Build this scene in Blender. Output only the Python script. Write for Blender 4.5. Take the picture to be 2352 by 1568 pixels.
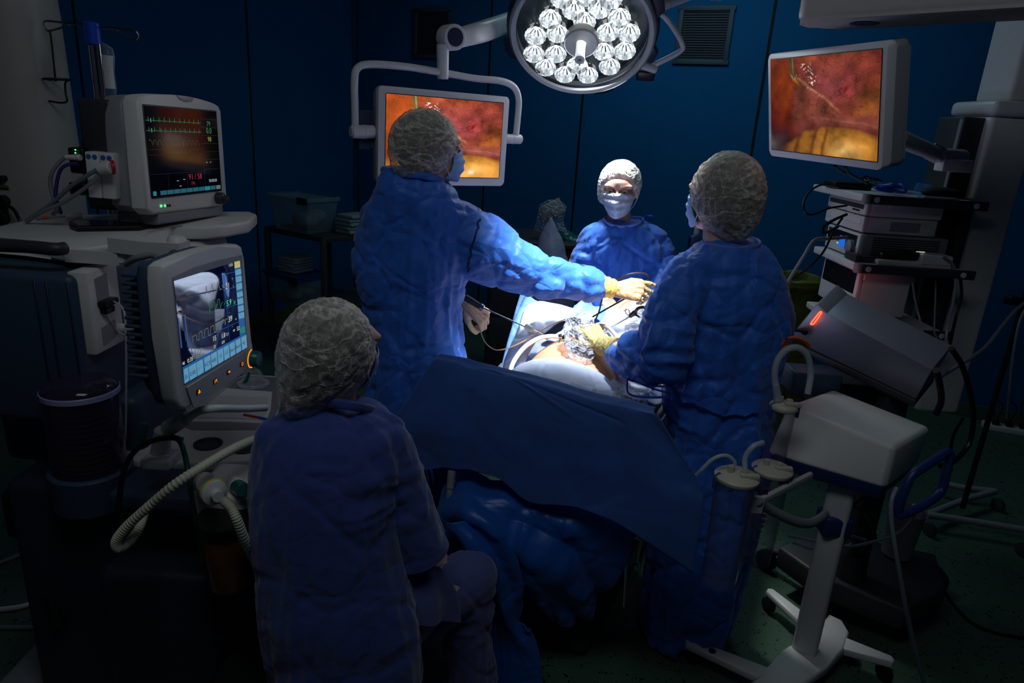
import bpy, bmesh, math, random
import numpy as np
from mathutils import Vector, Matrix, Quaternion, noise
V = Vector
for o in list(bpy.data.objects): bpy.data.objects.remove(o)
scene = bpy.context.scene
COL = scene.collection
random.seed(7)

# ---------------------------------------------------------------- camera
# Everything is laid out in a frame whose +Y is the camera heading; at the end
# the whole place is turned so that the room walls run along the world axes.
ROOM_TURN = math.radians(25.0)
CAM_H = 1.8
PITCH = math.radians(17.6)
ROLL = math.radians(3.66)
FPX = 1568.0
_f = V((0, math.cos(PITCH), -math.sin(PITCH)))
_u0 = V((0, math.sin(PITCH), math.cos(PITCH)))
_r0 = V((1, 0, 0))
_u = _u0 * math.cos(ROLL) - _r0 * math.sin(ROLL)
_r = _r0 * math.cos(ROLL) + _u0 * math.sin(ROLL)
cam_data = bpy.data.cameras.new('camera')
cam = bpy.data.objects.new('camera', cam_data)
COL.objects.link(cam)
cam_data.sensor_width = 36.0
cam_data.lens = 36.0 * FPX / 2352.0
cam_data.clip_start = 0.05
cam.matrix_world = Matrix(((_r.x, _u.x, -_f.x, 0), (_r.y, _u.y, -_f.y, 0), (_r.z, _u.z, -_f.z, CAM_H), (0, 0, 0, 1)))
scene.camera = cam

scene.view_settings.view_transform = 'Standard'
scene.view_settings.look = 'None'
scene.view_settings.gamma = 1.0
scene.view_settings.use_curve_mapping = False
scene.view_settings.exposure = 0.0
scene.cycles.max_bounces = 7; scene.cycles.diffuse_bounces = 3; scene.cycles.glossy_bounces = 3
scene.cycles.transmission_bounces = 4; scene.cycles.transparent_max_bounces = 12
scene.cycles.use_adaptive_sampling = True; scene.cycles.adaptive_threshold = 0.02
scene.cycles.use_denoising = True

# ---------------------------------------------------------------- world + lights
world = bpy.data.worlds.new('world'); scene.world = world
world.use_nodes = True
bg = world.node_tree.nodes['Background']
bg.inputs[0].default_value = (0.55, 0.75, 1.0, 1)
bg.inputs[1].default_value = 0.014

def lamp(name, kind, loc, target, energy, color=(1, 1, 1), **kw):
    d = bpy.data.lights.new(name, kind)
    d.energy = energy; d.color = color
    for k, v in kw.items(): setattr(d, k, v)
    o = bpy.data.objects.new(name, d); COL.objects.link(o)
    o.location = loc
    o.rotation_euler = (V(target) - V(loc)).to_track_quat('-Z', 'Y').to_euler()
    return o
FIELD = V((0.22, 2.52, 1.05))
LIGHT_C = V((0.33, 3.40, 2.22))
lamp('surgical_beam', 'SPOT', LIGHT_C + (FIELD - LIGHT_C).normalized() * 0.14, (0.40, 2.90, 0.95), 150, (0.95, 0.98, 1.0),
     spot_size=math.radians(52), spot_blend=1.0, shadow_soft_size=0.10)
lamp('surgical_spill', 'AREA', LIGHT_C + (FIELD - LIGHT_C).normalized() * 0.14, FIELD, 3.0, (0.85, 0.93, 1.0), shape='DISK', size=0.45)
# beam of the second surgical lamp head, above the picture on the camera side
LAMP2 = V((0.42, 2.05, 2.72)); FIELD2 = V((0.24, 2.56, 1.15))
lamp('second_surgical_beam', 'SPOT', LAMP2 + (FIELD2 - LAMP2).normalized() * 0.16, FIELD2, 520, (0.92, 0.97, 1.0),
     spot_size=math.radians(36), spot_blend=0.8, shadow_soft_size=0.10)
# soft unseen lamps added under the ceiling as fill for the dim ambient light
lamp('ceiling_fill_light', 'AREA', (0.7, 4.3, 3.2), (0.9, 5.0, 0), 13.0, (0.55, 0.88, 1.0), shape='RECTANGLE', size=1.2, size_y=1.2)
lamp('near_fill_light', 'AREA', (-0.1, 0.6, 3.2), (0.0, 1.9, 0.4), 10.0, (0.80, 0.91, 1.0), shape='RECTANGLE', size=1.4, size_y=0.8)

# ---------------------------------------------------------------- projection helpers
CAMP = V((0, 0, CAM_H))
def ray(px, py): return _f + _r * ((px - 1176) / FPX) + _u * (-(py - 784) / FPX)
def at(px, py, Y):
    d = ray(px, py); return CAMP + d * (Y / d.y)
def onz(px, py, z):
    d = ray(px, py); return CAMP + d * ((z - CAM_H) / d.z)
def onplane(px, py, p0, n):
    d = ray(px, py); return CAMP + d * ((V(p0) - CAMP).dot(n) / d.dot(n))
def quad(c, w):
    D = [ray(*p) for p in c]
    A = np.array([list(D[0]), list(-D[1]), list(D[2]), list(-D[3])]).T
    n = np.linalg.svd(A)[2][-1]
    if n.sum() < 0: n = -n
    p = [CAMP + D[i] * float(n[i]) for i in range(4)]
    s = w / (((p[1] - p[0]).length + (p[2] - p[3]).length) / 2)
    p = [CAMP + D[i] * float(n[i]) * s for i in range(4)]
    C = (p[0] + p[1] + p[2] + p[3]) / 4
    X = ((p[1] - p[0]) + (p[2] - p[3])).normalized()
    h = ((p[3] - p[0]).length + (p[2] - p[1]).length) / 2
    U = (p[0] - p[3]) + (p[1] - p[2])
    U = (U - X * U.dot(X)).normalized()
    N = X.cross(U)
    return C, X, U, N, h          # centre, right, up, normal towards viewer, height

def frame(C, X=None, Y=None, Z=None):
    """matrix with given axes (two are enough)"""
    if X is not None: X = V(X).normalized()
    if Y is not None: Y = V(Y).normalized()
    if Z is not None: Z = V(Z).normalized()
    if X is None and Y is None: X = Z.orthogonal().normalized()
    if X is None: X = Y.cross(Z).normalized()
    if Y is None: Y = Z.cross(X).normalized()
    if Z is None: Z = X.cross(Y).normalized()
    Y = Z.cross(X).normalized()
    C = V(C)
    return Matrix(((X.x, Y.x, Z.x, C.x), (X.y, Y.y, Z.y, C.y), (X.z, Y.z, Z.z, C.z), (0, 0, 0, 1)))
def TR(x, y, z, yaw=0, tilt=0, roll=0):
    return Matrix.Translation((x, y, z)) @ Matrix.Rotation(math.radians(yaw), 4, 'Z') @ Matrix.Rotation(math.radians(tilt), 4, 'X') @ Matrix.Rotation(math.radians(roll), 4, 'Y')

# ---------------------------------------------------------------- materials
def s2l(c):
    return tuple((x / 255 / 12.92) if x / 255 <= 0.04045 else ((x / 255 + 0.055) / 1.055) ** 2.4 for x in c)
def mat(name, rgb, rough=0.5, metal=0.0, bump=0.0, bscale=60, var=0.0, vscale=5, emit=None, estr=0, trans=0, alpha=1, spec=0.5, wrinkle=0, wscale=9, sheen=0, translucent=0, ior=1.45, coat=0):
    m = bpy.data.materials.new(name); m.use_nodes = True
    nt = m.node_tree; b = nt.nodes['Principled BSDF']
    c = (*s2l(rgb), 1)
    b.inputs['Base Color'].default_value = c
    b.inputs['Roughness'].default_value = rough
    b.inputs['Metallic'].default_value = metal
    b.inputs['Specular IOR Level'].default_value = spec
    b.inputs['IOR'].default_value = ior
    b.inputs['Transmission Weight'].default_value = trans
    b.inputs['Alpha'].default_value = alpha
    b.inputs['Coat Weight'].default_value = coat
    b.inputs['Sheen Weight'].default_value = sheen
    if emit is not None:
        b.inputs['Emission Color'].default_value = (*s2l(emit), 1)
        b.inputs['Emission Strength'].default_value = estr
    tc = nt.nodes.new('ShaderNodeTexCoord')
    if var > 0:
        n = nt.nodes.new('ShaderNodeTexNoise'); n.inputs['Scale'].default_value = vscale; n.inputs['Detail'].default_value = 4
        nt.links.new(tc.outputs['Object'], n.inputs['Vector'])
        mx = nt.nodes.new('ShaderNodeMix'); mx.data_type = 'RGBA'
        mx.inputs[6].default_value = tuple(x * (1 - var) for x in c[:3]) + (1,)
        mx.inputs[7].default_value = tuple(min(1, x * (1 + var)) for x in c[:3]) + (1,)
        nt.links.new(n.outputs['Fac'], mx.inputs[0]); nt.links.new(mx.outputs[2], b.inputs['Base Color'])
    h = None
    if bump > 0:
        n = nt.nodes.new('ShaderNodeTexNoise'); n.inputs['Scale'].default_value = bscale; n.inputs['Detail'].default_value = 3
        nt.links.new(tc.outputs['Object'], n.inputs['Vector'])
        bp = nt.nodes.new('ShaderNodeBump'); bp.inputs['Strength'].default_value = bump; bp.inputs['Distance'].default_value = 0.01
        nt.links.new(n.outputs['Fac'], bp.inputs['Height']); nt.links.new(bp.outputs['Normal'], b.inputs['Normal']); h = bp
    if wrinkle > 0:
        n = nt.nodes.new('ShaderNodeTexNoise'); n.inputs['Scale'].default_value = wscale * 0.5; n.inputs['Detail'].default_value = 2
        nt.links.new(tc.outputs['Object'], n.inputs['Vector'])
        av = nt.nodes.new('ShaderNodeVectorMath'); av.operation = 'SCALE'; av.inputs['Scale'].default_value = 0.12
        nt.links.new(n.outputs['Color'], av.inputs[0])
        ad = nt.nodes.new('ShaderNodeVectorMath'); ad.operation = 'ADD'
        nt.links.new(tc.outputs['Object'], ad.inputs[0]); nt.links.new(av.outputs[0], ad.inputs[1])
        vo = nt.nodes.new('ShaderNodeTexVoronoi'); vo.feature = 'DISTANCE_TO_EDGE'; vo.inputs['Scale'].default_value = wscale
        nt.links.new(ad.outputs[0], vo.inputs['Vector'])
        vo2 = nt.nodes.new('ShaderNodeTexVoronoi'); vo2.feature = 'F1'; vo2.inputs['Scale'].default_value = wscale * 1.7
        nt.links.new(ad.outputs[0], vo2.inputs['Vector'])
        mm = nt.nodes.new('ShaderNodeMath'); mm.operation = 'ADD'
        ml = nt.nodes.new('ShaderNodeMath'); ml.operation = 'MINIMUM'; ml.inputs[1].default_value = 0.12
        nt.links.new(vo.outputs['Distance'], ml.inputs[0])
        m2 = nt.nodes.new('ShaderNodeMath'); m2.operation = 'MULTIPLY'; m2.inputs[1].default_value = 0.35
        nt.links.new(vo2.outputs['Distance'], m2.inputs[0])
        nt.links.new(ml.outputs[0], mm.inputs[0]); nt.links.new(m2.outputs[0], mm.inputs[1])
        bp = nt.nodes.new('ShaderNodeBump'); bp.inputs['Strength'].default_value = wrinkle; bp.inputs['Distance'].default_value = 0.05
        nt.links.new(mm.outputs[0], bp.inputs['Height'])
        if h is not None: nt.links.new(h.outputs['Normal'], bp.inputs['Normal'])
        nt.links.new(bp.outputs['Normal'], b.inputs['Normal'])
    if translucent > 0:
        out = nt.nodes['Material Output']
        tl = nt.nodes.new('ShaderNodeBsdfTranslucent'); tl.inputs['Color'].default_value = c
        ms = nt.nodes.new('ShaderNodeMixShader'); ms.inputs[0].default_value = translucent
        nt.links.new(b.outputs[0], ms.inputs[1]); nt.links.new(tl.outputs[0], ms.inputs[2]); nt.links.new(ms.outputs[0], out.inputs['Surface'])
    return m
def film(name, rgb, opac_face, opac_edge, rough=0.5, wrinkle=0.0, wscale=14, spec=0.5):
    """thin see-through sheet: denser where one looks along it"""
    m = mat(name, rgb, rough, wrinkle=wrinkle, wscale=wscale, spec=spec)
    nt = m.node_tree; b = nt.nodes['Principled BSDF']; out = nt.nodes['Material Output']
    tr = nt.nodes.new('ShaderNodeBsdfTransparent')
    lw = nt.nodes.new('ShaderNodeLayerWeight'); lw.inputs['Blend'].default_value = 0.5
    mr = nt.nodes.new('ShaderNodeMapRange'); mr.inputs['To Min'].default_value = opac_face; mr.inputs['To Max'].default_value = opac_edge
    nt.links.new(lw.outputs['Facing'], mr.inputs['Value'])
    ms = nt.nodes.new('ShaderNodeMixShader')
    nt.links.new(mr.outputs[0], ms.inputs[0]); nt.links.new(tr.outputs[0], ms.inputs[1]); nt.links.new(b.outputs[0], ms.inputs[2])
    nt.links.new(ms.outputs[0], out.inputs['Surface'])
    return m
def vcol_emit(name, strength, gloss=True):
    m = bpy.data.materials.new(name); m.use_nodes = True
    nt = m.node_tree; b = nt.nodes['Principled BSDF']
    a = nt.nodes.new('ShaderNodeVertexColor'); a.layer_name = 'Col'
    b.inputs['Base Color'].default_value = (0.01, 0.01, 0.012, 1); b.inputs['Roughness'].default_value = 0.15
    nt.links.new(a.outputs['Color'], b.inputs['Emission Color']); b.inputs['Emission Strength'].default_value = strength
    return m

MT = {}
MT['wall'] = mat('wall_blue_paint', (6, 84, 134), 0.75, var=0.10, vscale=3, bump=0.05, bscale=200, spec=0.15)
MT['seam'] = mat('black_joint', (4, 5, 8), 0.8)
MT['wplastic'] = mat('white_plastic', (205, 203, 200), 0.42, bump=0.03, bscale=300, var=0.03)
MT['dimwhite'] = mat('dimmed_white_paint', (158, 154, 148), 0.45, bump=0.02, bscale=200)  # white finish darkened in its colour to stand in for dim edge light
MT['wmetal'] = mat('white_painted_metal', (200, 200, 202), 0.35, var=0.03)
MT['grey'] = mat('grey_plastic', (130, 132, 136), 0.45, bump=0.04, bscale=250)
MT['mgrey'] = mat('silver_grey_paint', (128, 129, 142), 0.36, metal=0.25, bump=0.03, bscale=400)
MT['slate'] = mat('slate_blue_plastic', (48, 66, 88), 0.5, bump=0.03, bscale=250)
MT['dgrey'] = mat('dark_grey_plastic', (48, 50, 54), 0.5, bump=0.04, bscale=200)
MT['black'] = mat('black_plastic', (14, 14, 16), 0.45)
MT['blackgloss'] = mat('black_gloss', (8, 8, 10), 0.12)
MT['rubber'] = mat('black_rubber', (16, 16, 17), 0.75)
MT['steel'] = mat('brushed_steel', (190, 190, 192), 0.25, metal=1.0)
MT['chrome'] = mat('chrome', (225, 225, 228), 0.08, metal=1.0)
MT['blueplastic'] = mat('blue_plastic', (28, 50, 104), 0.4, bump=0.03, bscale=200)
MT['bluebright'] = mat('bright_blue_clamp', (20, 70, 190), 0.35)
MT['gown'] = mat('blue_gown_fabric', (48, 108, 208), 0.52, wrinkle=0.65, wscale=7, bump=0.05, bscale=500, sheen=0.25, spec=0.35, translucent=0.12, var=0.08)
MT['drape'] = mat('blue_drape_sheet', (70, 114, 190), 0.72, wrinkle=0.22, wscale=5, bump=0.06, bscale=600, sheen=0.5, translucent=0.42, spec=0.25, var=0.12, vscale=14)
MT['drape2'] = mat('shiny_blue_drape', (20, 84, 168), 0.38, wrinkle=0.5, wscale=6, sheen=0.1, var=0.08)
MT['scrub'] = mat('navy_scrub_cotton', (52, 68, 132), 0.85, wrinkle=0.5, wscale=6, bump=0.12, bscale=700, sheen=0.3, spec=0.2)
MT['pants'] = mat('lilac_scrub_trousers', (80, 88, 142), 0.85, wrinkle=0.2, wscale=7, bump=0.12, bscale=700, sheen=0.3, spec=0.2)
MT['wdrape'] = mat('white_blue_sheet', (200, 212, 236), 0.6, wrinkle=0.6, wscale=8, bump=0.05, bscale=500, translucent=0.25)
MT['ltblue'] = mat('light_blue_drape', (104, 148, 226), 0.6, wrinkle=0.3, wscale=8, translucent=0.2)
MT['skin'] = mat('skin', (192, 142, 114), 0.5, bump=0.05, bscale=300, var=0.05, spec=0.4)
MT['face'] = mat('face_skin', (206, 164, 146), 0.5, bump=0.04, bscale=300, var=0.06, spec=0.4)
MT['latex'] = mat('cream_latex_glove', (160, 130, 92), 0.5, wrinkle=0.25, wscale=30, bump=0.1, bscale=150, spec=0.4, var=0.06)
MT['hair'] = mat('dark_hair', (44, 32, 26), 0.55, bump=0.6, bscale=90)
def capmat(name, rgb, lo, hi):
    m = film(name, rgb, lo, hi, 0.6)
    nt = m.node_tree; b = nt.nodes['Principled BSDF']
    tc = nt.nodes.new('ShaderNodeTexCoord')
    def streak(scale, sx, sy, sz, w0, w1):
        mp = nt.nodes.new('ShaderNodeMapping'); mp.inputs['Scale'].default_value = (sx, sy, sz)
        nt.links.new(tc.outputs['Object'], mp.inputs[0])
        n = nt.nodes.new('ShaderNodeTexNoise'); n.inputs['Scale'].default_value = scale; n.inputs['Detail'].default_value = 3; n.inputs['Distortion'].default_value = 0.3
        nt.links.new(mp.outputs[0], n.inputs['Vector'])
        a = nt.nodes.new('ShaderNodeMath'); a.operation = 'SUBTRACT'; a.inputs[1].default_value = 0.5; nt.links.new(n.outputs['Fac'], a.inputs[0])
        c = nt.nodes.new('ShaderNodeMath'); c.operation = 'ABSOLUTE'; nt.links.new(a.outputs[0], c.inputs[0])
        r = nt.nodes.new('ShaderNodeMapRange'); r.inputs['From Min'].default_value = 0.0; r.inputs['From Max'].default_value = w0; r.inputs['To Min'].default_value = w1; r.inputs['To Max'].default_value = 0.0
        nt.links.new(c.outputs[0], r.inputs['Value']); return r.outputs[0]
    s1 = streak(9, 1.0, 0.6, 2.2, 0.030, 0.42); s2 = streak(17, 2.2, 0.7, 1.0, 0.030, 0.26); s3 = streak(34, 1, 1.5, 0.7, 0.04, 0.12)
    base = [n for n in nt.nodes if n.type == 'MAP_RANGE' and n.inputs['To Max'].default_value == hi or (n.type == 'MAP_RANGE' and abs(n.inputs['To Min'].default_value - lo) < 1e-4)][0]
    ms = [n for n in nt.nodes if n.type == 'MIX_SHADER'][0]
    cur = base.outputs[0]
    for x in (s1, s2, s3):
        ad = nt.nodes.new('ShaderNodeMath'); ad.operation = 'ADD'; ad.use_clamp = True
        nt.links.new(cur, ad.inputs[0]); nt.links.new(x, ad.inputs[1]); cur = ad.outputs[0]
    nt.links.new(cur, ms.inputs[0])
    bp = nt.nodes.new('ShaderNodeBump'); bp.inputs['Strength'].default_value = 0.5; bp.inputs['Distance'].default_value = 0.006
    nt.links.new(cur, bp.inputs['Height']); nt.links.new(bp.outputs['Normal'], b.inputs['Normal'])
    return m
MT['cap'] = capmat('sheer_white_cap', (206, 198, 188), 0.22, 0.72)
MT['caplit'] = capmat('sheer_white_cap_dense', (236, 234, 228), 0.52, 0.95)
MT['mask'] = mat('pale_blue_mask', (150, 186, 226), 0.7, wrinkle=0.2, wscale=26, bump=0.05, bscale=500, translucent=0.15)
MT['maskw'] = mat('pale_mask_front', (198, 210, 232), 0.7, wrinkle=0.2, wscale=26, translucent=0.12)
MT['elastic'] = mat('white_elastic', (220, 222, 226), 0.7)
MT['clear'] = film('clear_plastic', (215, 222, 232), 0.10, 0.55, 0.08, spec=0.8)
MT['clearwr'] = film('crinkled_clear_plastic', (200, 208, 228), 0.20, 0.75, 0.10, wrinkle=1.0, wscale=26, spec=1.0)
MT['tube'] = mat('milky_tubing', (212, 214, 205), 0.3, spec=0.6)
MT['clrtube'] = mat('clear_tubing', (200, 205, 210), 0.2, spec=0.8, alpha=0.55)
MT['hose'] = mat('cream_corrugated_hose', (196, 196, 172), 0.45)
MT['paper'] = mat('white_paper', (214, 214, 214), 0.8)
MT['ink'] = mat('printed_ink', (70, 70, 80), 0.8)
MT['amber'] = mat('amber_canister', (130, 66, 14), 0.12, alpha=0.85, spec=0.8)
MT['smoke'] = film('smoked_clear_dome', (60, 50, 76), 0.35, 0.85, 0.06, spec=1.0)
MT['olive'] = mat('olive_bag', (88, 92, 22), 0.6, wrinkle=0.4, wscale=8)
MT['orange'] = mat('orange_plastic', (232, 92, 24), 0.4)
MT['green'] = mat('dark_green_tube', (10, 70, 60), 0.3)
MT['teal'] = mat('teal_plastic', (10, 86, 84), 0.3)
MT['yellow'] = mat('yellow_ring', (200, 180, 30), 0.4)
MT['cable'] = mat('black_cable', (16, 17, 20), 0.4)
MT['gcable'] = mat('grey_cable', (130, 132, 138), 0.45)
MT['gcable2'] = mat('light_grey_tubing', (116, 124, 134), 0.35)
MT['copper'] = mat('beige_thin_cable', (176, 142, 118), 0.4)
MT['red'] = mat('red_ring', (180, 20, 40), 0.4)
MT['iris'] = mat('brown_iris', (60, 38, 26), 0.15)
MT['eyewhite'] = mat('eye_white', (220, 212, 206), 0.2)
MT['brow'] = mat('brow_hair', (66, 44, 34), 0.7)
MT['towel'] = mat('folded_cloths', (120, 142, 146), 0.85, bump=0.2, bscale=120)
MT['ventmat'] = mat('grey_vent_paint', (50, 66, 80), 0.6)
MT['screenblack'] = mat('screen_glass_black', (6, 7, 12), 0.10, spec=0.7)
def emis(name, rgb, s):
    return mat(name, (2, 2, 2), 0.4, emit=rgb, estr=s)
MT['e_cyan'] = emis('cyan_screen_key', (112, 178, 214), 0.60)
MT['e_teal'] = emis('teal_screen_key', (52, 128, 148), 0.40)
MT['e_tealg'] = emis('green_screen_key', (40, 160, 150), 0.50)
MT['e_blue'] = emis('blue_screen_band', (30, 110, 190), 0.5)
MT['e_navy'] = emis('navy_screen', (10, 18, 58), 0.45)
MT['e_navy2'] = emis('dark_screen', (8, 9, 26), 0.5)
MT['e_green'] = emis('green_screen_line', (60, 190, 120), 0.32)
MT['e_white'] = emis('white_screen_text', (230, 235, 220), 0.7)
MT['e_grey'] = emis('grey_screen_text', (150, 160, 180), 0.35)
MT['e_greyw'] = emis('grey_screen_wave', (150, 160, 150), 0.5)
MT['e_yellow'] = emis('yellow_screen_text', (200, 190, 70), 0.4)
MT['e_red'] = emis('red_screen_text', (200, 60, 80), 0.45)
MT['e_ink'] = emis('dark_key_text', (14, 40, 70), 0.2)
MT['e_amber'] = emis('amber_key_light', (255, 130, 20), 1.6)
MT['e_gled'] = emis('green_led', (90, 255, 140), 1.6)
MT['e_redglow'] = emis('red_socket_light', (255, 60, 34), 7.0)
MT['e_redin'] = emis('red_socket_inside', (230, 70, 60), 0.5)
MT['e_led'] = emis('lamp_led', (255, 255, 255), 4.5)

MT['e_olive'] = emis('olive_screen_wave', (120, 130, 50), 0.3)
MT['e_dimblue'] = emis('dim_screen_line', (50, 70, 110), 0.25)
MT['e_tealg2'] = emis('bright_teal_key', (40, 160, 180), 0.5)
MT['e_greyhi'] = emis('pale_screen_text', (200, 210, 220), 0.6)
MT['e_greenhi'] = emis('bright_green_screen_text', (80, 220, 160), 0.8)
MT['e_yellowk'] = emis('yellow_screen_key', (205, 200, 110), 0.7)
MT['e_bluebar'] = emis('blue_screen_bar', (80, 120, 200), 0.35)
MT['e_blued'] = emis('blue_small_display', (30, 110, 230), 0.8)
MT['bluebright2'] = mat('blue_module_key', (40, 90, 160), 0.4)
MT['violet'] = mat('violet_cable', (60, 40, 120), 0.4)
MT['ventglass'] = mat('ventilator_glass', (4, 5, 14), 0.02, spec=0.8, coat=0.4, ior=1.5, emit=(8, 14, 50), estr=0.25)
MT['lilacring'] = mat('pale_bellows_ring', (150, 150, 190), 0.4)
MT['papergrid'] = mat('chart_paper', (196, 196, 196), 0.8, var=0.2, vscale=120)
MT['bintub'] = film('frosted_bin_plastic', (120, 140, 150), 0.35, 0.7, 0.3)
MT['mgrey2'] = mat('light_grey_metal', (150, 148, 152), 0.4, metal=0.2)
MT['cleartint'] = film('blue_tinted_clear', (80, 130, 200), 0.2, 0.6, 0.15)
MT['jar'] = film('clear_jar', (110, 110, 140), 0.05, 0.40, 0.08, spec=0.7)
MT['lidcream'] = mat('cream_lid', (190, 186, 165), 0.4)
MT['blueclip'] = mat('slate_blue_clip', (50, 80, 130), 0.4)
def floor_mat():
    m = mat('green_speckled_floor', (62, 86, 70), 0.42, bump=0.02, bscale=100, spec=0.4)
    nt = m.node_tree; b = nt.nodes['Principled BSDF']
    tc = nt.nodes.new('ShaderNodeTexCoord')
    v = nt.nodes.new('ShaderNodeTexVoronoi'); v.inputs['Scale'].default_value = 62; v.inputs['Randomness'].default_value = 1
    nt.links.new(tc.outputs['Object'], v.inputs['Vector'])
    n = nt.nodes.new('ShaderNodeTexNoise'); n.inputs['Scale'].default_value = 34
    nt.links.new(tc.outputs['Object'], n.inputs['Vector'])
    th = nt.nodes.new('ShaderNodeMapRange'); th.inputs['From Min'].default_value = 0.42; th.inputs['From Max'].default_value = 0.66
    th.inputs['To Min'].default_value = 0.05; th.inputs['To Max'].default_value = 0.34
    nt.links.new(n.outputs['Fac'], th.inputs['Value'])
    lt = nt.nodes.new('ShaderNodeMath'); lt.operation = 'LESS_THAN'
    nt.links.new(v.outputs['Distance'], lt.inputs[0]); nt.links.new(th.outputs[0], lt.inputs[1])
    n2 = nt.nodes.new('ShaderNodeTexNoise'); n2.inputs['Scale'].default_value = 120
    nt.links.new(tc.outputs['Object'], n2.inputs['Vector'])
    m1 = nt.nodes.new('ShaderNodeMix'); m1.data_type = 'RGBA'
    m1.inputs[6].default_value = (*s2l((56, 80, 64)), 1); m1.inputs[7].default_value = (*s2l((76, 102, 84)), 1)
    nt.links.new(n2.outputs['Fac'], m1.inputs[0])
    m2 = nt.nodes.new('ShaderNodeMix'); m2.data_type = 'RGBA'; m2.inputs[7].default_value = (0.004, 0.006, 0.006, 1)
    nt.links.new(m1.outputs[2], m2.inputs[6]); nt.links.new(lt.outputs[0], m2.inputs[0])
    nt.links.new(m2.outputs[2], b.inputs['Base Color'])
    return m
MT['floor'] = floor_mat()
MT['grey2'] = mat('lamp_rim_grey', (168, 170, 174), 0.35)
MT['navyshell'] = mat('navy_lamp_housing', (40, 44, 72), 0.4)
MT['navy'] = mat('navy_plastic', (34, 38, 62), 0.4)
MT['darkplum'] = mat('dark_plum_plastic', (40, 32, 44), 0.35)
MT['lampplate'] = mat('lamp_inner_plate', (60, 66, 68), 0.25, metal=0.7)
MT['glasscover'] = film('lamp_glass', (200, 210, 215), 0.02, 0.12, 0.03, spec=0.8)
MT['cupa'] = mat('mirror_facet', (190, 195, 198), 0.15, metal=1.0, emit=(150, 165, 165), estr=0.04)
MT['cupb'] = mat('bright_mirror_facet', (235, 238, 240), 0.2, metal=0.8, emit=(235, 242, 245), estr=0.30)
MT['cupc'] = mat('glowing_mirror_facet', (235, 238, 240), 0.2, metal=0.8, emit=(245, 250, 250), estr=0.9)

# ---------------------------------------------------------------- object helpers
def thing(name, label, cat, loc=(0, 0, 0), group=None, M=None):
    o = bpy.data.objects.new(name, None); COL.objects.link(o)
    o.matrix_world = M if M is not None else Matrix.Translation(V(loc))
    o.empty_display_size = 0.1
    o['label'] = label; o['category'] = cat
    if group: o['group'] = group
    return o
def tag(o, label, cat, group=None, kind=None):
    o['label'] = label; o['category'] = cat
    if group: o['group'] = group
    if kind: o['kind'] = kind
    return o
def wm(o):
    return o.matrix_basis if o.parent is None else wm(o.parent) @ o.matrix_basis
def link(name, me, m, parent=None, base=None):
    """me is in the layout frame; it is re-expressed around its own origin or its parent's"""
    o = bpy.data.objects.new(name, me); COL.objects.link(o)
    if not isinstance(m, (list, tuple)): m = [m]
    for x in m: me.materials.append(x)
    if parent is not None:
        o.parent = parent
        me.transform(wm(parent).inverted())
    else:
        n = len(me.vertices); co = np.empty(n * 3); me.vertices.foreach_get('co', co); co = co.reshape(-1, 3)
        lo, hi = co.min(0), co.max(0)
        c = V(((lo[0] + hi[0]) / 2, (lo[1] + hi[1]) / 2, lo[2]))
        me.transform(Matrix.Translation(-c)); o.matrix_basis = Matrix.Translation(c)
    return o

def catmull(pts, n=8, closed=False):
    pts = [V(p) for p in pts]
    if len(pts) < 3 and not closed:
        return [pts[0].lerp(pts[-1], i / n) for i in range(n + 1)]
    out = []; L = len(pts)
    rng = range(L if closed else L - 1)
    for i in rng:
        if closed: p0, p1, p2, p3 = pts[(i - 1) % L], pts[i], pts[(i + 1) % L], pts[(i + 2) % L]
        else:
            p1, p2 = pts[i], pts[i + 1]
            p0 = pts[i - 1] if i > 0 else p1 * 2 - p2
            p3 = pts[i + 2] if i + 2 < L else p2 * 2 - p1
        for k in range(n):
            t = k / n
            out.append(0.5 * ((2 * p1) + (p2 - p0) * t + (2 * p0 - 5 * p1 + 4 * p2 - p3) * t * t + (3 * p1 - p0 - 3 * p2 + p3) * t ** 3))
    if not closed: out.append(pts[-1].copy())
    return out

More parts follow.
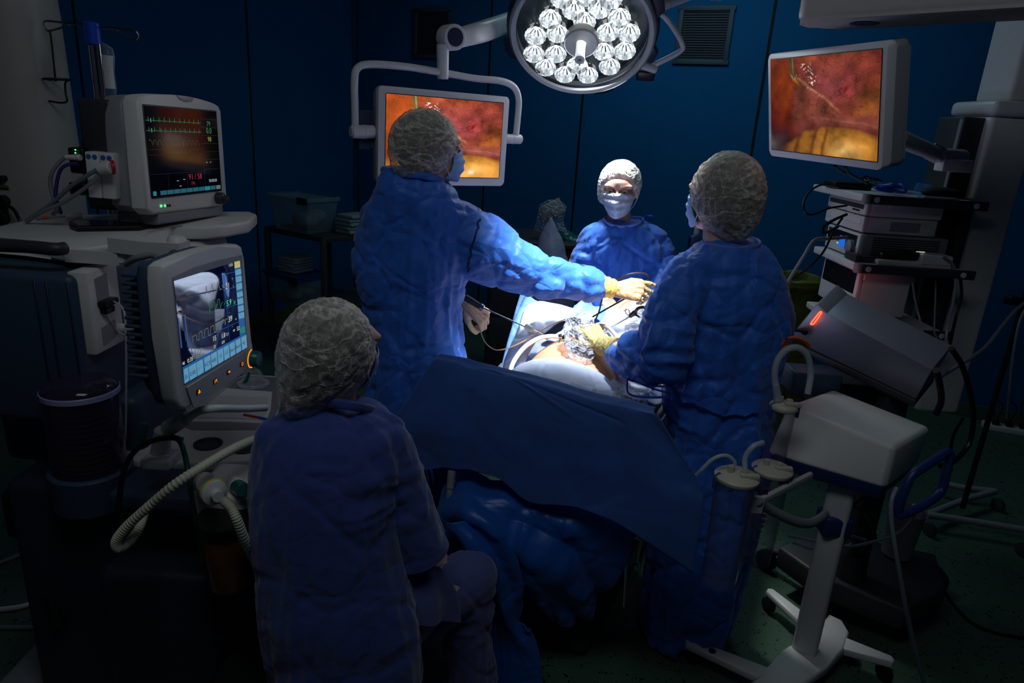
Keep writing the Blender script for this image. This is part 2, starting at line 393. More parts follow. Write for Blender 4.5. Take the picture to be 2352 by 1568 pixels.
class B:
    """collects shapes; positions are local to self.m, stored in the layout frame"""
    def __init__(self, m=None):
        self.bm = bmesh.new(); self.m = m if m is not None else Matrix.Identity(4); self.mi = 0
    def _fin(self, vs, M=None):
        T = self.m @ M if M is not None else self.m
        bmesh.ops.transform(self.bm, matrix=T, verts=vs)
    def _mark(self, n0):
        for f in self.bm.faces[n0:] if False else []: pass
    def box(self, c, s, bev=0.0, seg=3, M=None, taper=None):
        r = bmesh.ops.create_cube(self.bm, size=1.0)
        vs = r['verts']
        for v in vs:
            v.co = V((v.co.x * s[0], v.co.y * s[1], v.co.z * s[2]))
            if taper and v.co.z > 0: v.co.x *= taper[0]; v.co.y *= taper[1]
            v.co += V(c)
        faces = set(f for v in vs for f in v.link_faces)
        for f in faces: f.material_index = self.mi
        if bev > 0:
            es = list(set(e for v in vs for e in v.link_edges))
            rr = bmesh.ops.bevel(self.bm, geom=es, offset=bev, segments=seg, profile=0.5, affect='EDGES', clamp_overlap=True)
            vs = list(set(v for f in rr['faces'] for v in f.verts) | set(v for v in vs if v.is_valid))
            allv = set(vs); st = list(allv)
            while st:
                v = st.pop()
                for e in v.link_edges:
                    w = e.other_vert(v)
                    if w not in allv: allv.add(w); st.append(w)
            vs = list(allv)
            for f in set(f for v in vs for f in v.link_faces): f.material_index = self.mi
        self._fin(vs, M); return self
    def prism(self, poly, z0, z1, bev=0.0, seg=3, M=None):
        """outline in local XY extruded along Z"""
        lo = [self.bm.verts.new((p[0], p[1], z0)) for p in poly]; hi = [self.bm.verts.new((p[0], p[1], z1)) for p in poly]
        fs = [self.bm.faces.new(list(reversed(lo))), self.bm.faces.new(hi)]; n = len(poly)
        for i in range(n): fs.append(self.bm.faces.new((lo[i], lo[(i + 1) % n], hi[(i + 1) % n], hi[i])))
        for f in fs: f.material_index = self.mi
        vs = lo + hi
        if bev > 0:
            es = list(set(e for f in fs[:2] for e in f.edges))
            rr = bmesh.ops.bevel(self.bm, geom=es, offset=bev, segments=seg, profile=0.5, affect='EDGES', clamp_overlap=True)
            allv = set(v for v in vs if v.is_valid) | set(v for f in rr['faces'] for v in f.verts); st = list(allv)
            while st:
                v = st.pop()
                for e in v.link_edges:
                    w = e.other_vert(v)
                    if w not in allv: allv.add(w); st.append(w)
            vs = list(allv)
            for f in set(f for v in vs for f in v.link_faces): f.material_index = self.mi
        self._fin(vs, M); return self
    def rings(self, rings, cap=True, closed=False, M=None):
        rv = [[self.bm.verts.new(p) for p in r] for r in rings]
        n = len(rv[0])
        K = len(rv) if closed else len(rv) - 1
        for i in range(K):
            a, b2 = rv[i], rv[(i + 1) % len(rv)]
            for j in range(n):
                f = self.bm.faces.new((a[j], a[(j + 1) % n], b2[(j + 1) % n], b2[j])); f.material_index = self.mi
        if cap and not closed:
            f = self.bm.faces.new(list(reversed(rv[0]))); f.material_index = self.mi
            f = self.bm.faces.new(rv[-1]); f.material_index = self.mi
        self._fin([v for r in rv for v in r], M); return self
    def lathe(self, prof, n=32, M=None, cap=True, arc=1.0):
        rings = [[V((r * math.cos(2 * math.pi * j / n), r * math.sin(2 * math.pi * j / n), z)) for j in range(n)] for r, z in prof]
        return self.rings(rings, cap, False, M)
    def cyl(self, p0, p1, r, r1=None, n=20, bev=0.0):
        p0, p1 = V(p0), V(p1); d = p1 - p0; L = d.length
        q = d.to_track_quat('Z', 'Y').to_matrix().to_4x4()
        r1 = r if r1 is None else r1
        prof = [(r, 0), (r1, L)] if bev == 0 else [(r - bev, 0), (r, bev), (r1, L - bev), (r1 - bev, L)]
        return self.lathe(prof, n, Matrix.Translation(p0) @ q)
    def ell(self, c, r, M=None, sub=3):
        ret = bmesh.ops.create_icosphere(self.bm, subdivisions=sub, radius=1.0)
        for v in ret['verts']: v.co = V((v.co.x * r[0], v.co.y * r[1], v.co.z * r[2])) + V(c)
        for f in set(f for v in ret['verts'] for f in v.link_faces): f.material_index = self.mi
        self._fin(ret['verts'], M); return self
    def cap2(self, p0, r0, p1, r1, sub=2):
        """tapered capsule"""
        p0, p1 = V(p0), V(p1); d = p1 - p0; L = max(d.length, 1e-5)
        q = d.to_track_quat('Z', 'Y').to_matrix().to_4x4()
        prof = []
        for k in range(0, 5):
            a = -math.pi / 2 + k * math.pi / 8 * 0.999 + 0.02; prof.append((max(r0 * math.cos(a), 1e-4), r0 * math.sin(a)))
        for k in range(0, 5):
            a = k * math.pi / 8 * 0.99; prof.append((max(r1 * math.cos(a), 1e-4), L + r1 * math.sin(a)))
        return self.lathe(prof, 16, Matrix.Translation(p0) @ q)
    def tube(self, pts, r, n=10, k=6, smooth=True, closed=False, flat=1.0):
        P = catmull(pts, k, closed) if smooth else [V(p) for p in pts]
        N = len(P); rings = []; up = None
        for i in range(N):
            if closed: t = (P[(i + 1) % N] - P[(i - 1) % N])
            else: t = P[min(i + 1, N - 1)] - P[max(i - 1, 0)]
            if t.length < 1e-9: t = V((0, 0, 1))
            t.normalize()
            if up is None:
                up = V((0, 0, 1)) if abs(t.z) < 0.9 else V((1, 0, 0))
            up = (up - t * up.dot(t))
            if up.length < 1e-6: up = t.orthogonal()
            up.normalize(); s = t.cross(up)
            rr = r(i / (N - 1)) if callable(r) else r
            rings.append([P[i] + s * (rr * math.cos(2 * math.pi * j / n)) + up * (rr * flat * math.sin(2 * math.pi * j / n)) for j in range(n)])
        return self.rings(rings, not closed, closed)
    def build(self, name, m, parent=None, smooth=True, angle=40):
        bmesh.ops.recalc_face_normals(self.bm, faces=self.bm.faces)
        me = bpy.data.meshes.new(name); self.bm.to_mesh(me); self.bm.free()
        if smooth:
            for p in me.polygons: p.use_smooth = True
            me.set_sharp_from_angle(angle=math.radians(angle))
        return link(name, me, m, parent)

def rrect(w, h, r, n=6):
    out = []
    for cx, cy, a0 in ((w / 2 - r, h / 2 - r, 0), (-w / 2 + r, h / 2 - r, 90), (-w / 2 + r, -h / 2 + r, 180), (w / 2 - r, -h / 2 + r, 270)):
        for k in range(n + 1):
            a = math.radians(a0 + 90 * k / n); out.append((cx + r * math.cos(a), cy + r * math.sin(a)))
    return out

def remesh(b, voxel, smooth=2, fac=0.5):
    me = bpy.data.meshes.new('tmp'); bmesh.ops.recalc_face_normals(b.bm, faces=b.bm.faces); b.bm.to_mesh(me); b.bm.free()
    o = bpy.data.objects.new('tmp', me); COL.objects.link(o)
    md = o.modifiers.new('r', 'REMESH'); md.mode = 'VOXEL'; md.voxel_size = voxel; md.use_smooth_shade = True
    if smooth:
        s = o.modifiers.new('s', 'SMOOTH'); s.iterations = smooth; s.factor = fac
    dg = bpy.context.evaluated_depsgraph_get(); dg.update()
    me2 = bpy.data.meshes.new_from_object(o.evaluated_get(dg))
    bpy.data.objects.remove(o); bpy.data.meshes.remove(me)
    for p in me2.polygons: p.use_smooth = True
    return me2
def displace(me, fn):
    """fn(co, normal) -> offset vector"""
    me.update()
    nr = [v.normal.copy() for v in me.vertices]
    for v, n in zip(me.vertices, nr): v.co += fn(v.co, n)
    me.update()
def vor(p, s):
    d = noise.voronoi(p * s)[0]; return d[1] - d[0]
def ridge(p):
    return 1 - abs(noise.noise(p)) * 2

def sheet(name, rows, m, parent=None, nu=10, nv=10, fn=None, thick=0.0015, closed=False):
    """cloth from rows of control points; smooth surface through them"""
    rows2 = [catmull(r, nu, closed) for r in rows]
    cols = list(zip(*rows2))
    grid = [catmull(c, nv) for c in cols]
    bm = bmesh.new(); U = len(grid); W = len(grid[0])
    vs = [[bm.verts.new(grid[i][j]) for j in range(W)] for i in range(U)]
    for i in range(U if closed else U - 1):
        for j in range(W - 1):
            bm.faces.new((vs[i][j], vs[(i + 1) % U][j], vs[(i + 1) % U][j + 1], vs[i][j + 1]))
    bm.normal_update()
    if fn:
        nn = [[v.normal.copy() for v in r] for r in vs]
        for i in range(U):
            for j in range(W):
                vs[i][j].co += fn(i / (U - 1), j / (W - 1), vs[i][j].co.copy(), nn[i][j])
    if thick:
        bmesh.ops.recalc_face_normals(bm, faces=bm.faces)
        bmesh.ops.solidify(bm, geom=list(bm.faces), thickness=thick)
    me = bpy.data.meshes.new(name); bm.to_mesh(me); bm.free()
    for p in me.polygons: p.use_smooth = True
    return link(name, me, m, parent)

def text_mesh(strings, T, parent, name, m):
    """strings: (text, x, y, height[, align]) laid in the XY plane of T"""
    mes = []
    bm = bmesh.new()
    for s in strings:
        t, x, y, h = s[:4]; al = s[4] if len(s) > 4 else 'LEFT'
        cu = bpy.data.curves.new('t', 'FONT'); cu.body = t; cu.size = h * 1.35; cu.align_x = al; cu.resolution_u = 2
        if len(s) > 5: cu.space_character = s[5]
        o = bpy.data.objects.new('t', cu); COL.objects.link(o)
        dg = bpy.context.evaluated_depsgraph_get(); dg.update()
        me = bpy.data.meshes.new_from_object(o.evaluated_get(dg))
        me.transform(T @ Matrix.Translation((x, y, 0)))
        bm.from_mesh(me)
        bpy.data.objects.remove(o); bpy.data.curves.remove(cu); bpy.data.meshes.remove(me)
    me = bpy.data.meshes.new(name); bm.to_mesh(me); bm.free()
    return link(name, me, m, parent)
def ribbon(bld, pts, w, z=0.0):
    """thin line drawn in the local XY plane"""
    for a, b2 in zip(pts[:-1], pts[1:]):
        a = V((*a, z)); b2 = V((*b2, z)); d = (b2 - a)
        if d.length < 1e-7: continue
        d.normalize(); s = V((-d.y, d.x, 0)) * w / 2; e = d * w * 0.3
        vs = [bld.bm.verts.new(bld.m @ q) for q in (a - s - e, b2 - s + e, b2 + s + e, a + s - e)]
        f = bld.bm.faces.new(vs); f.material_index = bld.mi
def rect(bld, x0, y0, x1, y1, z=0.0):
    vs = [bld.bm.verts.new(bld.m @ V(q)) for q in ((x0, y0, z), (x1, y0, z), (x1, y1, z), (x0, y1, z))]
    bld.bm.faces.new(vs).material_index = bld.mi
# ================================================================ the room
wd = V((math.sin(ROOM_TURN), math.cos(ROOM_TURN), 0))       # along the left wall, into depth
wr = V((math.cos(ROOM_TURN), -math.sin(ROOM_TURN), 0))      # along the back wall, to the right
WL0 = V((-2.20, 5.70, 0))
d820 = onplane(820, 690, WL0, wr)
CORNER = V((d820.x, d820.y, 0))
CEIL = 3.3
def wall_frame(o, x): return frame(o, X=x, Z=None, Y=V((0, 0, 1)))
Mback = frame(CORNER, X=wr, Y=V((0, 0, 1)))                  # local z towards the room
Mleft = frame(CORNER, X=wd, Y=V((0, 0, 1)))                  # local x runs into depth, z towards the room
def structure(o): o['kind'] = 'structure'; return o
b = B(Mback); b.box((3.4, CEIL / 2, -0.06), (7.2, CEIL, 0.12)); structure(b.build('wall_back', MT['wall'], smooth=False))
b = B(Mleft); b.box((-4.2, CEIL / 2, -0.06), (8.3, CEIL, 0.12)); structure(b.build('wall_left', MT['wall'], smooth=False))
cen = CORNER + wr * 3.4 - wd * 4.1
Mroom = frame(cen, X=wr, Y=wd)
b = B(Mroom); b.box((0, 0, -0.05), (7.2, 8.4, 0.1)); structure(b.build('floor', MT['floor'], smooth=False))
b = B(Mroom); b.box((0, 0, CEIL + 0.05), (7.2, 8.4, 0.1)); structure(b.build('ceiling', mat('ceiling_white', (120, 130, 140), 0.8), smooth=False))
b = B(frame(CORNER + wr * 7.0, X=-wd, Y=V((0, 0, 1)))); b.box((4.2, CEIL / 2, -0.06), (8.4, CEIL, 0.12)); structure(b.build('wall_right', MT['wall'], smooth=False))
# panel joints
k = 0
def joint(M, px, py, w=0.014):
    global k
    p = onplane(px, py, CORNER, (M.to_3x3() @ V((0, 0, 1))))
    q = M.inverted() @ p; k += 1
    b = B(M); b.box((q.x, CEIL / 2, 0.0015), (w, CEIL, 0.003)); structure(b.build('trim_%d' % k, MT['seam'], smooth=False))
joint(Mleft, 186, 170); joint(Mleft, 583, 370, 0.018)
joint(Mback, 822, 200, 0.01)
joint(Mback, 1121, 214, 0.017); joint(Mback, 1329, 335, 0.017); joint(Mback, 1755, 172, 0.02); joint(Mback, 2285, 120, 0.018)
# cove strip at the floor
b = B(Mback); b.box((3.4, 0.05, 0.006), (7.0, 0.10, 0.012), 0.004, 2); structure(b.build('baseboard_back', MT['floor'], smooth=False))
b = B(Mleft); b.box((-4.0, 0.05, 0.006), (8.0, 0.10, 0.012), 0.004, 2); structure(b.build('baseboard_left', MT['floor'], smooth=False))

def air_vent(px0, py0, px1, py1, label):
    n = Mback.to_3x3() @ V((0, 0, 1)); inv = Mback.inverted()
    a = inv @ onplane(px0, py0, CORNER, n); c = inv @ onplane(px1, py1, CORNER, n)
    cx, cy, w, h = (a.x + c.x) / 2, (a.y + c.y) / 2, abs(c.x - a.x), abs(a.y - c.y)
    t = thing('air_vent', label, 'vent', group='wall air vents', M=Mback @ Matrix.Translation((cx, cy - h / 2, 0)))
    M = Mback @ Matrix.Translation((cx, cy, 0))
    b = B(M)
    for x, y, sx, sy in ((0, h / 2, w + 0.05, 0.035), (0, -h / 2, w + 0.05, 0.035), (-w / 2, 0, 0.035, h), (w / 2, 0, 0.035, h)):
        b.box((x, y, 0.014), (sx, sy, 0.02), 0.004, 2)
    b.build('frame', MT['ventmat'], t)
    b = B(M)
    n_ = int(h / 0.018)
    for i in range(n_):
        b.box((0, -h / 2 + 0.02 + (h - 0.04) * i / (n_ - 1), 0.010), (w - 0.03, 0.010, 0.004), M=None)
    b.build('louvre_grille', mat('vent_slats', (36, 50, 64), 0.6), t, smooth=False)
    b = B(M); b.box((0, 0, 0.004), (w, h, 0.003)); b.build('backing', MT['seam'], t, smooth=False)
air_vent(957, 24, 1032, 131, 'grey louvred air vent high on the blue wall behind the arm of the framed monitor')
air_vent(1568, 20, 1666, 144, 'grey louvred air vent high on the blue wall right of the round lamp')
# ================================================================ people
def smooth01(x):
    x = max(0.0, min(1.0, x)); return x * x * (3 - 2 * x)

def sec(xl, xr, y, Y, ry, yr=None, n=40, ex=2.4, back=0.0):
    """one garment cross section: its left and right edge and its half depth"""
    a = at(xl, y, Y); c = at(xr, yr if yr is not None else y, Y)
    cen = (a + c) / 2; hx = (c - a) / 2
    hy = V((-hx.y, hx.x, 0)); hy = hy.normalized() * ry if hy.length > 1e-6 else V((0, ry, 0))
    out = []
    for j in range(n):
        t = 2 * math.pi * j / n; ct, st = math.cos(t), math.sin(t)
        k = lambda v: math.copysign(abs(v) ** (2 / ex), v)
        out.append(cen + hx * k(ct) + hy * k(st) + V((0, back, 0)))
    return out

def loftrings(rows, k=5):
    n = len(rows[0]); cols = [catmull([r[j] for r in rows], k) for j in range(n)]
    return [[c[i] for c in cols] for i in range(len(cols[0]))]

def make_folds(seed, axis, z0, z1, vamp=0.014, camp=0.007, cs=6.5, nv=2.6, jamp=0.0, joints=()):
    ax = V(axis)
    def fn(co, n):
        p = co
        a = math.atan2(co.y - ax.y, co.x - ax.x)
        t = smooth01((z1 - co.z) / (z1 - z0))
        w = noise.noise(V((math.cos(a) * nv + seed, math.sin(a) * nv, co.z * 0.9)))
        w2 = noise.noise(V((math.cos(a) * nv * 2.2 + seed, math.sin(a) * nv * 2.2 + 4, co.z * 1.7)))
        d = vamp * (0.25 + t) * ((1 - abs(w) * 3.2) + 0.5 * (1 - abs(w2) * 3))
        q = V((co.x, co.y, co.z * 0.75)) + V((seed, seed * 2, 0))
        q += noise.noise_vector(q * 2.2) * 0.10
        e = min(vor(q, cs), 0.5)
        d += camp * 0.75 * (smooth01(e / 0.16) - 0.75) + camp * 0.6 * (e - 0.2)
        q2 = V((co.x, co.y, co.z * 1.3)) + noise.noise_vector(co * 5) * 0.05
        d += camp * 0.30 * (smooth01(vor(q2, cs * 2.3) / 0.12) - 0.7)
        for J, R in joints:
            dj = (co - J).length / R
            if dj < 1:
                d += (1 - dj) * jamp * (1 - abs(noise.noise(V((co.x * 9, co.y * 9, co.z * 22)) + V((seed, 0, 0)))) * 3.4)
        return n * d
    return fn

def chain(b, pts):
    """pts: (position, radius) joined by tapered capsules"""
    for (p, r), (q, s) in zip(pts[:-1], pts[1:]): b.cap2(p, r, q, s)

def hand_pts(H, curls, thumb=None, spread=1.0, s=1.0, mirror=False):
    """H: wrist frame, +Y along the hand, +X thumb side, +Z back of the hand"""
    def shapes(b):
        keep = b.m; b.m = H @ Matrix.Scale(s, 4) @ (Matrix.Scale(-1, 4, V((1, 0, 0))) if mirror else Matrix.Identity(4))
        base = [(-0.030, 0.082), (-0.010, 0.090), (0.011, 0.091), (0.031, 0.086)]
        ln = [0.062, 0.078, 0.084, 0.074]; rd = [0.0078, 0.0088, 0.0092, 0.0088]
        b.cap2((0, -0.03, 0), 0.026, (0, 0.01, 0), 0.024)
        for x, y in base: b.cap2((x * 0.45, 0.005, 0), 0.017, (x, y, 0), 0.0125)
        for i in range(4):
            x, y = base[i]; p = V((x, y, 0)); a = 0; fr = (0.45, 0.30, 0.25)
            sp = math.radians((i - 1.5) * 5 * spread)
            for j in range(3):
                a += math.radians(curls[i][j])
                d = V((math.sin(sp) * math.cos(a), math.cos(a) * math.cos(sp), -math.sin(a)))
                q = p + d * ln[i] * fr[j]; b.cap2(p, rd[i] * (1 - 0.08 * j), q, rd[i] * (0.95 - 0.09 * j)); p = q
        th = thumb or [(0.020, 0.018, -0.006), (0.046, 0.046, -0.022), (0.052, 0.074, -0.036), (0.046, 0.094, -0.048)]
        rr = [0.017, 0.0125, 0.0105, 0.009]
        for i in range(3): b.cap2(th[i], rr[i], th[i + 1], rr[i + 1])
        b.m = keep
    return shapes

def head_shapes(b, H):
    keep = b.m; b.m = H
    b.ell((0, -0.012, 0.028), (0.074, 0.094, 0.086)); b.ell((0, 0.028, -0.028), (0.061, 0.064, 0.082))
    b.ell((0, 0.046, -0.078), (0.040, 0.042, 0.034)); b.ell((0, 0.060, 0.030), (0.056, 0.036, 0.034))
    b.cap2((0, 0.094, 0.010), 0.0085, (0, 0.112, -0.024), 0.0120)
    for s in (-1, 1):
        b.ell((s * 0.011, 0.103, -0.028), (0.009, 0.010, 0.008)); b.ell((s * 0.037, 0.062, -0.022), (0.022, 0.026, 0.020))
        b.ell((s * 0.076, -0.006, -0.008), (0.008, 0.018, 0.030)); b.cap2((s * 0.052, 0.076, 0.026), 0.011, (s * 0.014, 0.089, 0.022), 0.011)
    b.ell((0, 0.088, -0.050), (0.024, 0.014, 0.012))
    b.cap2((0, -0.018, -0.06), 0.052, (0, -0.035, -0.16), 0.056)
    b.m = keep

def person(label, base, headM, hs, neck, sh, el, wr, hips, kn, an, skin='skin', handsh=(None, None), voxel=0.007, group=None):
    t = thing('person', label, 'person', base)
    b = B()
    Hm = headM @ Matrix.Scale(hs, 4)
    head_shapes(b, Hm)
    nk = Hm @ V((0, -0.035, -0.15)); mid = (sh[0] + sh[1]) / 2; hip = (hips[0] + hips[1]) / 2
    b.cap2(nk, 0.056, mid, 0.075); b.cap2(sh[0], 0.042, sh[1], 0.042); chest = mid.lerp(hip, 0.3)
    b.cap2(mid.lerp(hip, 0.12), 0.10, chest, 0.12); b.cap2(chest, 0.12, hip, 0.11); b.cap2(hips[0], 0.085, hips[1], 0.085)
    for i in (0, 1):
        chain(b, [(sh[i], 0.040), (el[i], 0.034), (wr[i], 0.026)])
        chain(b, [(hips[i], 0.080), (kn[i], 0.056), (an[i], 0.040)])
        f = V(headM.to_3x3() @ V((0, 1, 0))); f.z = 0; f.normalize()
        b.cap2(an[i] + V((0, 0, -0.03)), 0.038, an[i] + f * 0.15 + V((0, 0, -0.045)), 0.034)
        if handsh[i]: handsh[i](b)
    me = remesh(b, voxel, 3)
    Hi = Hm.inverted()
    def socket(co, n):
        q = Hi @ co; d = 0
        for s in (-1, 1):
            r = V(((q.x - s * 0.031) / 1.35, (q.y - 0.090) * 0.6, q.z - 0.005)).length
            d -= 0.013 * math.exp(-(r / 0.0105) ** 2)
        d -= 0.004 * math.exp(-((q.z - 0.012) / 0.012) ** 2 - (q.x / 0.012) ** 2) if q.y > 0.07 else 0
        return n * d * hs
    displace(me, socket)
    body = link('body', me, MT[skin], t)
    return t, body

def eyes(t, H, hs, look=(0, 1, 0)):
    Hm = H @ Matrix.Scale(hs, 4)
    for s in (-1, 1):
        c = V((s * 0.031, 0.0800, 0.0050))
        b = B(Hm); b.ell(c, (0.0120,) * 3); e = b.build('eye', MT['eyewhite'], t)
        L = V(look).normalized()
        b = B(Hm @ Matrix.Translation(c) @ L.to_track_quat('Z', 'Y').to_matrix().to_4x4())
        b.lathe([(0.0001, 0.0124), (0.003, 0.01235), (0.0058, 0.0110)], 16, cap=False); b.build('iris', MT['iris'], e)
        b = B(Hm)
        for sg, lim in ((1, 0.18), (-1, 0.42)):
            ret = bmesh.ops.create_icosphere(b.bm, subdivisions=4, radius=0.0134)
            kill = [v for v in ret['verts'] if sg * v.co.z < 0.0134 * lim + abs(v.co.x) * -0.25]
            keepv = [v for v in ret['verts'] if v not in set(kill)]
            bmesh.ops.delete(b.bm, geom=kill, context='VERTS')
            for v in keepv: v.co = Hm @ (v.co + c)
        b.build('eyelids', MT['face'], e)
        b = B(Hm); b.tube([(s * 0.012, 0.0985, 0.0215), (s * 0.026, 0.0985, 0.027), (s * 0.040, 0.090, 0.0275), (s * 0.052, 0.078, 0.021)], lambda u: 0.0035 * (1 - 0.5 * u), 8, 5, flat=0.7)
        b.build('eyebrow', MT['brow'], t)

def hairmass(t, H, r=(0.094, 0.114, 0.106), c=(0, -0.032, 0.024), extra=None):
    b = B(H); b.ell(c, r, sub=4)
    if extra: b.ell(extra[0], extra[1], sub=3)
    me = remesh(b, 0.006, 2)
    Hi = H.inverted()
    # keep hair behind the face
    bm = bmesh.new(); bm.from_mesh(me)
    kill = [v for v in bm.verts if (Hi @ v.co).y > 0.055 - 0.0 * v.co.z and (Hi @ v.co).z < 0.075]
    bmesh.ops.delete(bm, geom=kill, context='VERTS'); bm.to_mesh(me); bm.free()
    for p in me.polygons: p.use_smooth = True
    return link('hair', me, MT['hair'], t)

def bouffant(t, H, c, r, mat_, cut=(0.0, 0.84, -0.54, 0.052), sag=None, seed=0.0, sub=6, amp=0.006):
    """sheer pleated cap; cut = plane of the elastic edge (nx, ny, nz, distance) in the head frame"""
    bm = bmesh.new()
    ret = bmesh.ops.create_icosphere(bm, subdivisions=sub, radius=1.0)
    cn = V(cut[:3]).normalized()
    for v in bm.verts:
        d = v.co.copy()
        p = V((d.x * r[0], d.y * r[1], d.z * r[2])) + V(c)
        if sag:
            k = math.exp(-((p - V(sag[0])).length / sag[2]) ** 2); p += V(sag[1]) * k
        # pleats gathered towards the elastic edge
        edge = cut[3] - p.dot(cn)
        u = math.atan2(d.x, d.z + 0.001) * 1.0
        g = math.exp(-max(edge, 0) / 0.030)
        q = V((d.x * 1.6 + seed, d.y * 4.5 + seed, d.z * 4.5))
        q = q + noise.noise_vector(d * 1.8 + V((seed, 0, 0))) * 1.1
        w = (1 - abs(noise.noise(q)) * 3.2) + 0.6 * (1 - abs(noise.noise(q * 2.3)) * 3)
        p += d * (amp * w * 0.5)
        ang = math.atan2(p.x - c[0], p.z - c[2])
        p += d * (g * 0.004 * math.sin(ang * 46 + 3 * noise.noise(d * 5)))
        if edge > 0 and edge < 0.018: p -= d * 0.010 * (1 - edge / 0.018)
        v.co = p
    kill = [v for v in bm.verts if v.co.dot(cn) > cut[3]]
    bmesh.ops.delete(bm, geom=kill, context='VERTS')
    # elastic band along the open edge
    me = bpy.data.meshes.new('cap'); bm.to_mesh(me); bm.free(); me.transform(H)
    for p in me.polygons: p.use_smooth = True
    cap = link('bouffant_cap', me, mat_, t)
    return cap

def facemask(t, H, hs, m=None, loops=True):
    Hm = H @ Matrix.Scale(hs, 4)
    U, W = 37, 25; bm = bmesh.new(); g = []
    for j in range(W):
        v = j / (W - 1); z = 0.000 - 0.112 * v; row = []
        for i in range(U):
            u = i / (U - 1) * 2 - 1; a = u * math.radians(74)
            bul = (1 - u * u)
            rx, ry = 0.074 - 0.022 * v ** 1.5, 0.082 + 0.010 * math.sin(v * math.pi)
            x = math.sin(a) * rx; y = 0.018 + math.cos(a) * ry - 0.020 * v ** 3
            y += 0.020 * math.exp(-(u / 0.30) ** 2) * math.sin(min(v * 1.3, 1) * math.pi * 0.55 + 0.35)
            y += 0.006 * bul
            zz = z + 0.014 * u * u * (1 - v) * -1 + 0.022 * u * u * v
            pl = (math.sin(v * math.pi * 7) * 0.0026) * (0.4 + bul)
            y += pl + 0.0016 * noise.noise(V((u * 4, v * 6, 1.3)))
            row.append(bm.verts.new((x, y, zz)))
        g.append(row)
    for j in range(W - 1):
        for i in range(U - 1): bm.faces.new((g[j][i], g[j][i + 1], g[j + 1][i + 1], g[j + 1][i]))
    bmesh.ops.recalc_face_normals(bm, faces=bm.faces)
    bmesh.ops.solidify(bm, geom=list(bm.faces), thickness=0.0015)
    me = bpy.data.meshes.new('m'); bm.to_mesh(me); bm.free(); me.transform(Hm)
    for p in me.polygons: p.use_smooth = True
    o = link('face_mask', me, m or MT['mask'], t)
    b = B(Hm)
    b.tube([(-0.066, 0.047, -0.006), (-0.03, 0.092, 0.0), (0, 0.125, 0.001), (0.03, 0.092, 0.0), (0.066, 0.047, -0.006)], 0.0016, 6, 6)
    b.build('nose_strip', MT['elastic'], o)
    if loops:
        b = B(Hm)
        for s in (-1, 1):
            b.tube([(s * 0.070, 0.040, -0.008), (s * 0.080, 0.014, 0.006), (s * 0.086, -0.012, 0.010), (s * 0.084, -0.018, -0.020), (s * 0.070, 0.014, -0.060), (s * 0.050, 0.040, -0.088)], 0.0014, 6, 6)
        b.build('ear_loop', MT['elastic'], o)
    return o

def headframe(px, py, Y, face, up=(0, 0, 1)):
    c = at(px, py, Y); f = V(face).normalized()
    return frame(c, Y=f, Z=(V(up) - f * V(up).dot(f)).normalized())

def glove(t, H, curls, mirror, wristpts, thumb=None, s=1.06, label=None, m='latex', cuff=None):
    b = B(); hand_pts(H, curls, thumb, s=s, mirror=mirror)(b)
    if wristpts: chain(b, wristpts)
    me = remesh(b, 0.0032, 3)
    displace(me, lambda co, n: n * (0.0012 * (1 - abs(noise.noise(co * 45)) * 3)))
    o = link('glove', me, MT[m], t)
    if label: o['label'] = label
    if cuff:
        b = B(); p0, p1, r0, r1 = cuff; b.tube([p0, V(p0).lerp(V(p1), 0.5), p1], lambda u: r0 + (r1 - r0) * u + 0.0015 * math.sin(u * 24), 24, 12)
        c = b.build('glove_cuff', MT['latexcuff' if m != 'latexolive' else m], o)
    return o
MT['latexolive'] = mat('glove_over_wrist', (140, 128, 80), 0.5, wrinkle=0.3, wscale=30, bump=0.1, bscale=150)
MT['latexdim'] = mat('pale_glove', (222, 190, 160), 0.5, bump=0.1, bscale=150)
MT['latexcuff'] = mat('yellow_latex_cuff', (214, 182, 84), 0.45, wrinkle=0.3, wscale=30)

R3 = [(30, 35, 25)] * 4

# ---------------------------------------------------------------- A: surgeon left of the table, back to the camera, arm stretched across
HA = headframe(992, 345, 2.42, (0.76, 0.65, 0.06))
shA = [at(872, 470, 2.50), at(1060, 520, 2.44)]          # left, right
elA = [at(930, 690, 2.72), at(1225, 622, 2.50)]
wrA = [at(1068, 695, 2.72), at(1395, 655, 2.56)]
hipA = [at(915, 790, 2.48), at(1010, 800, 2.46)]
HrA = frame(at(1415, 664, 2.56), Y=(at(1480, 690, 2.60) - at(1415, 664, 2.56)), Z=V((-0.25, -0.75, 0.6)))
HlA = frame(at(1070, 698, 2.66), Y=V((0.88, -0.25, -0.35)), Z=V((0.35, -0.55, 0.75)))
tA, _ = person('person in blue gown and sheer cap, back turned, reaching an arm across the table', onz(960, 1290, 0.0), HA, 1.0, None,
               shA, elA, wrA, hipA, [V((-0.33, 2.50, 0.5)), V((-0.15, 2.50, 0.5))], [V((-0.34, 2.48, 0.07)), V((-0.16, 2.48, 0.07))], 'face')
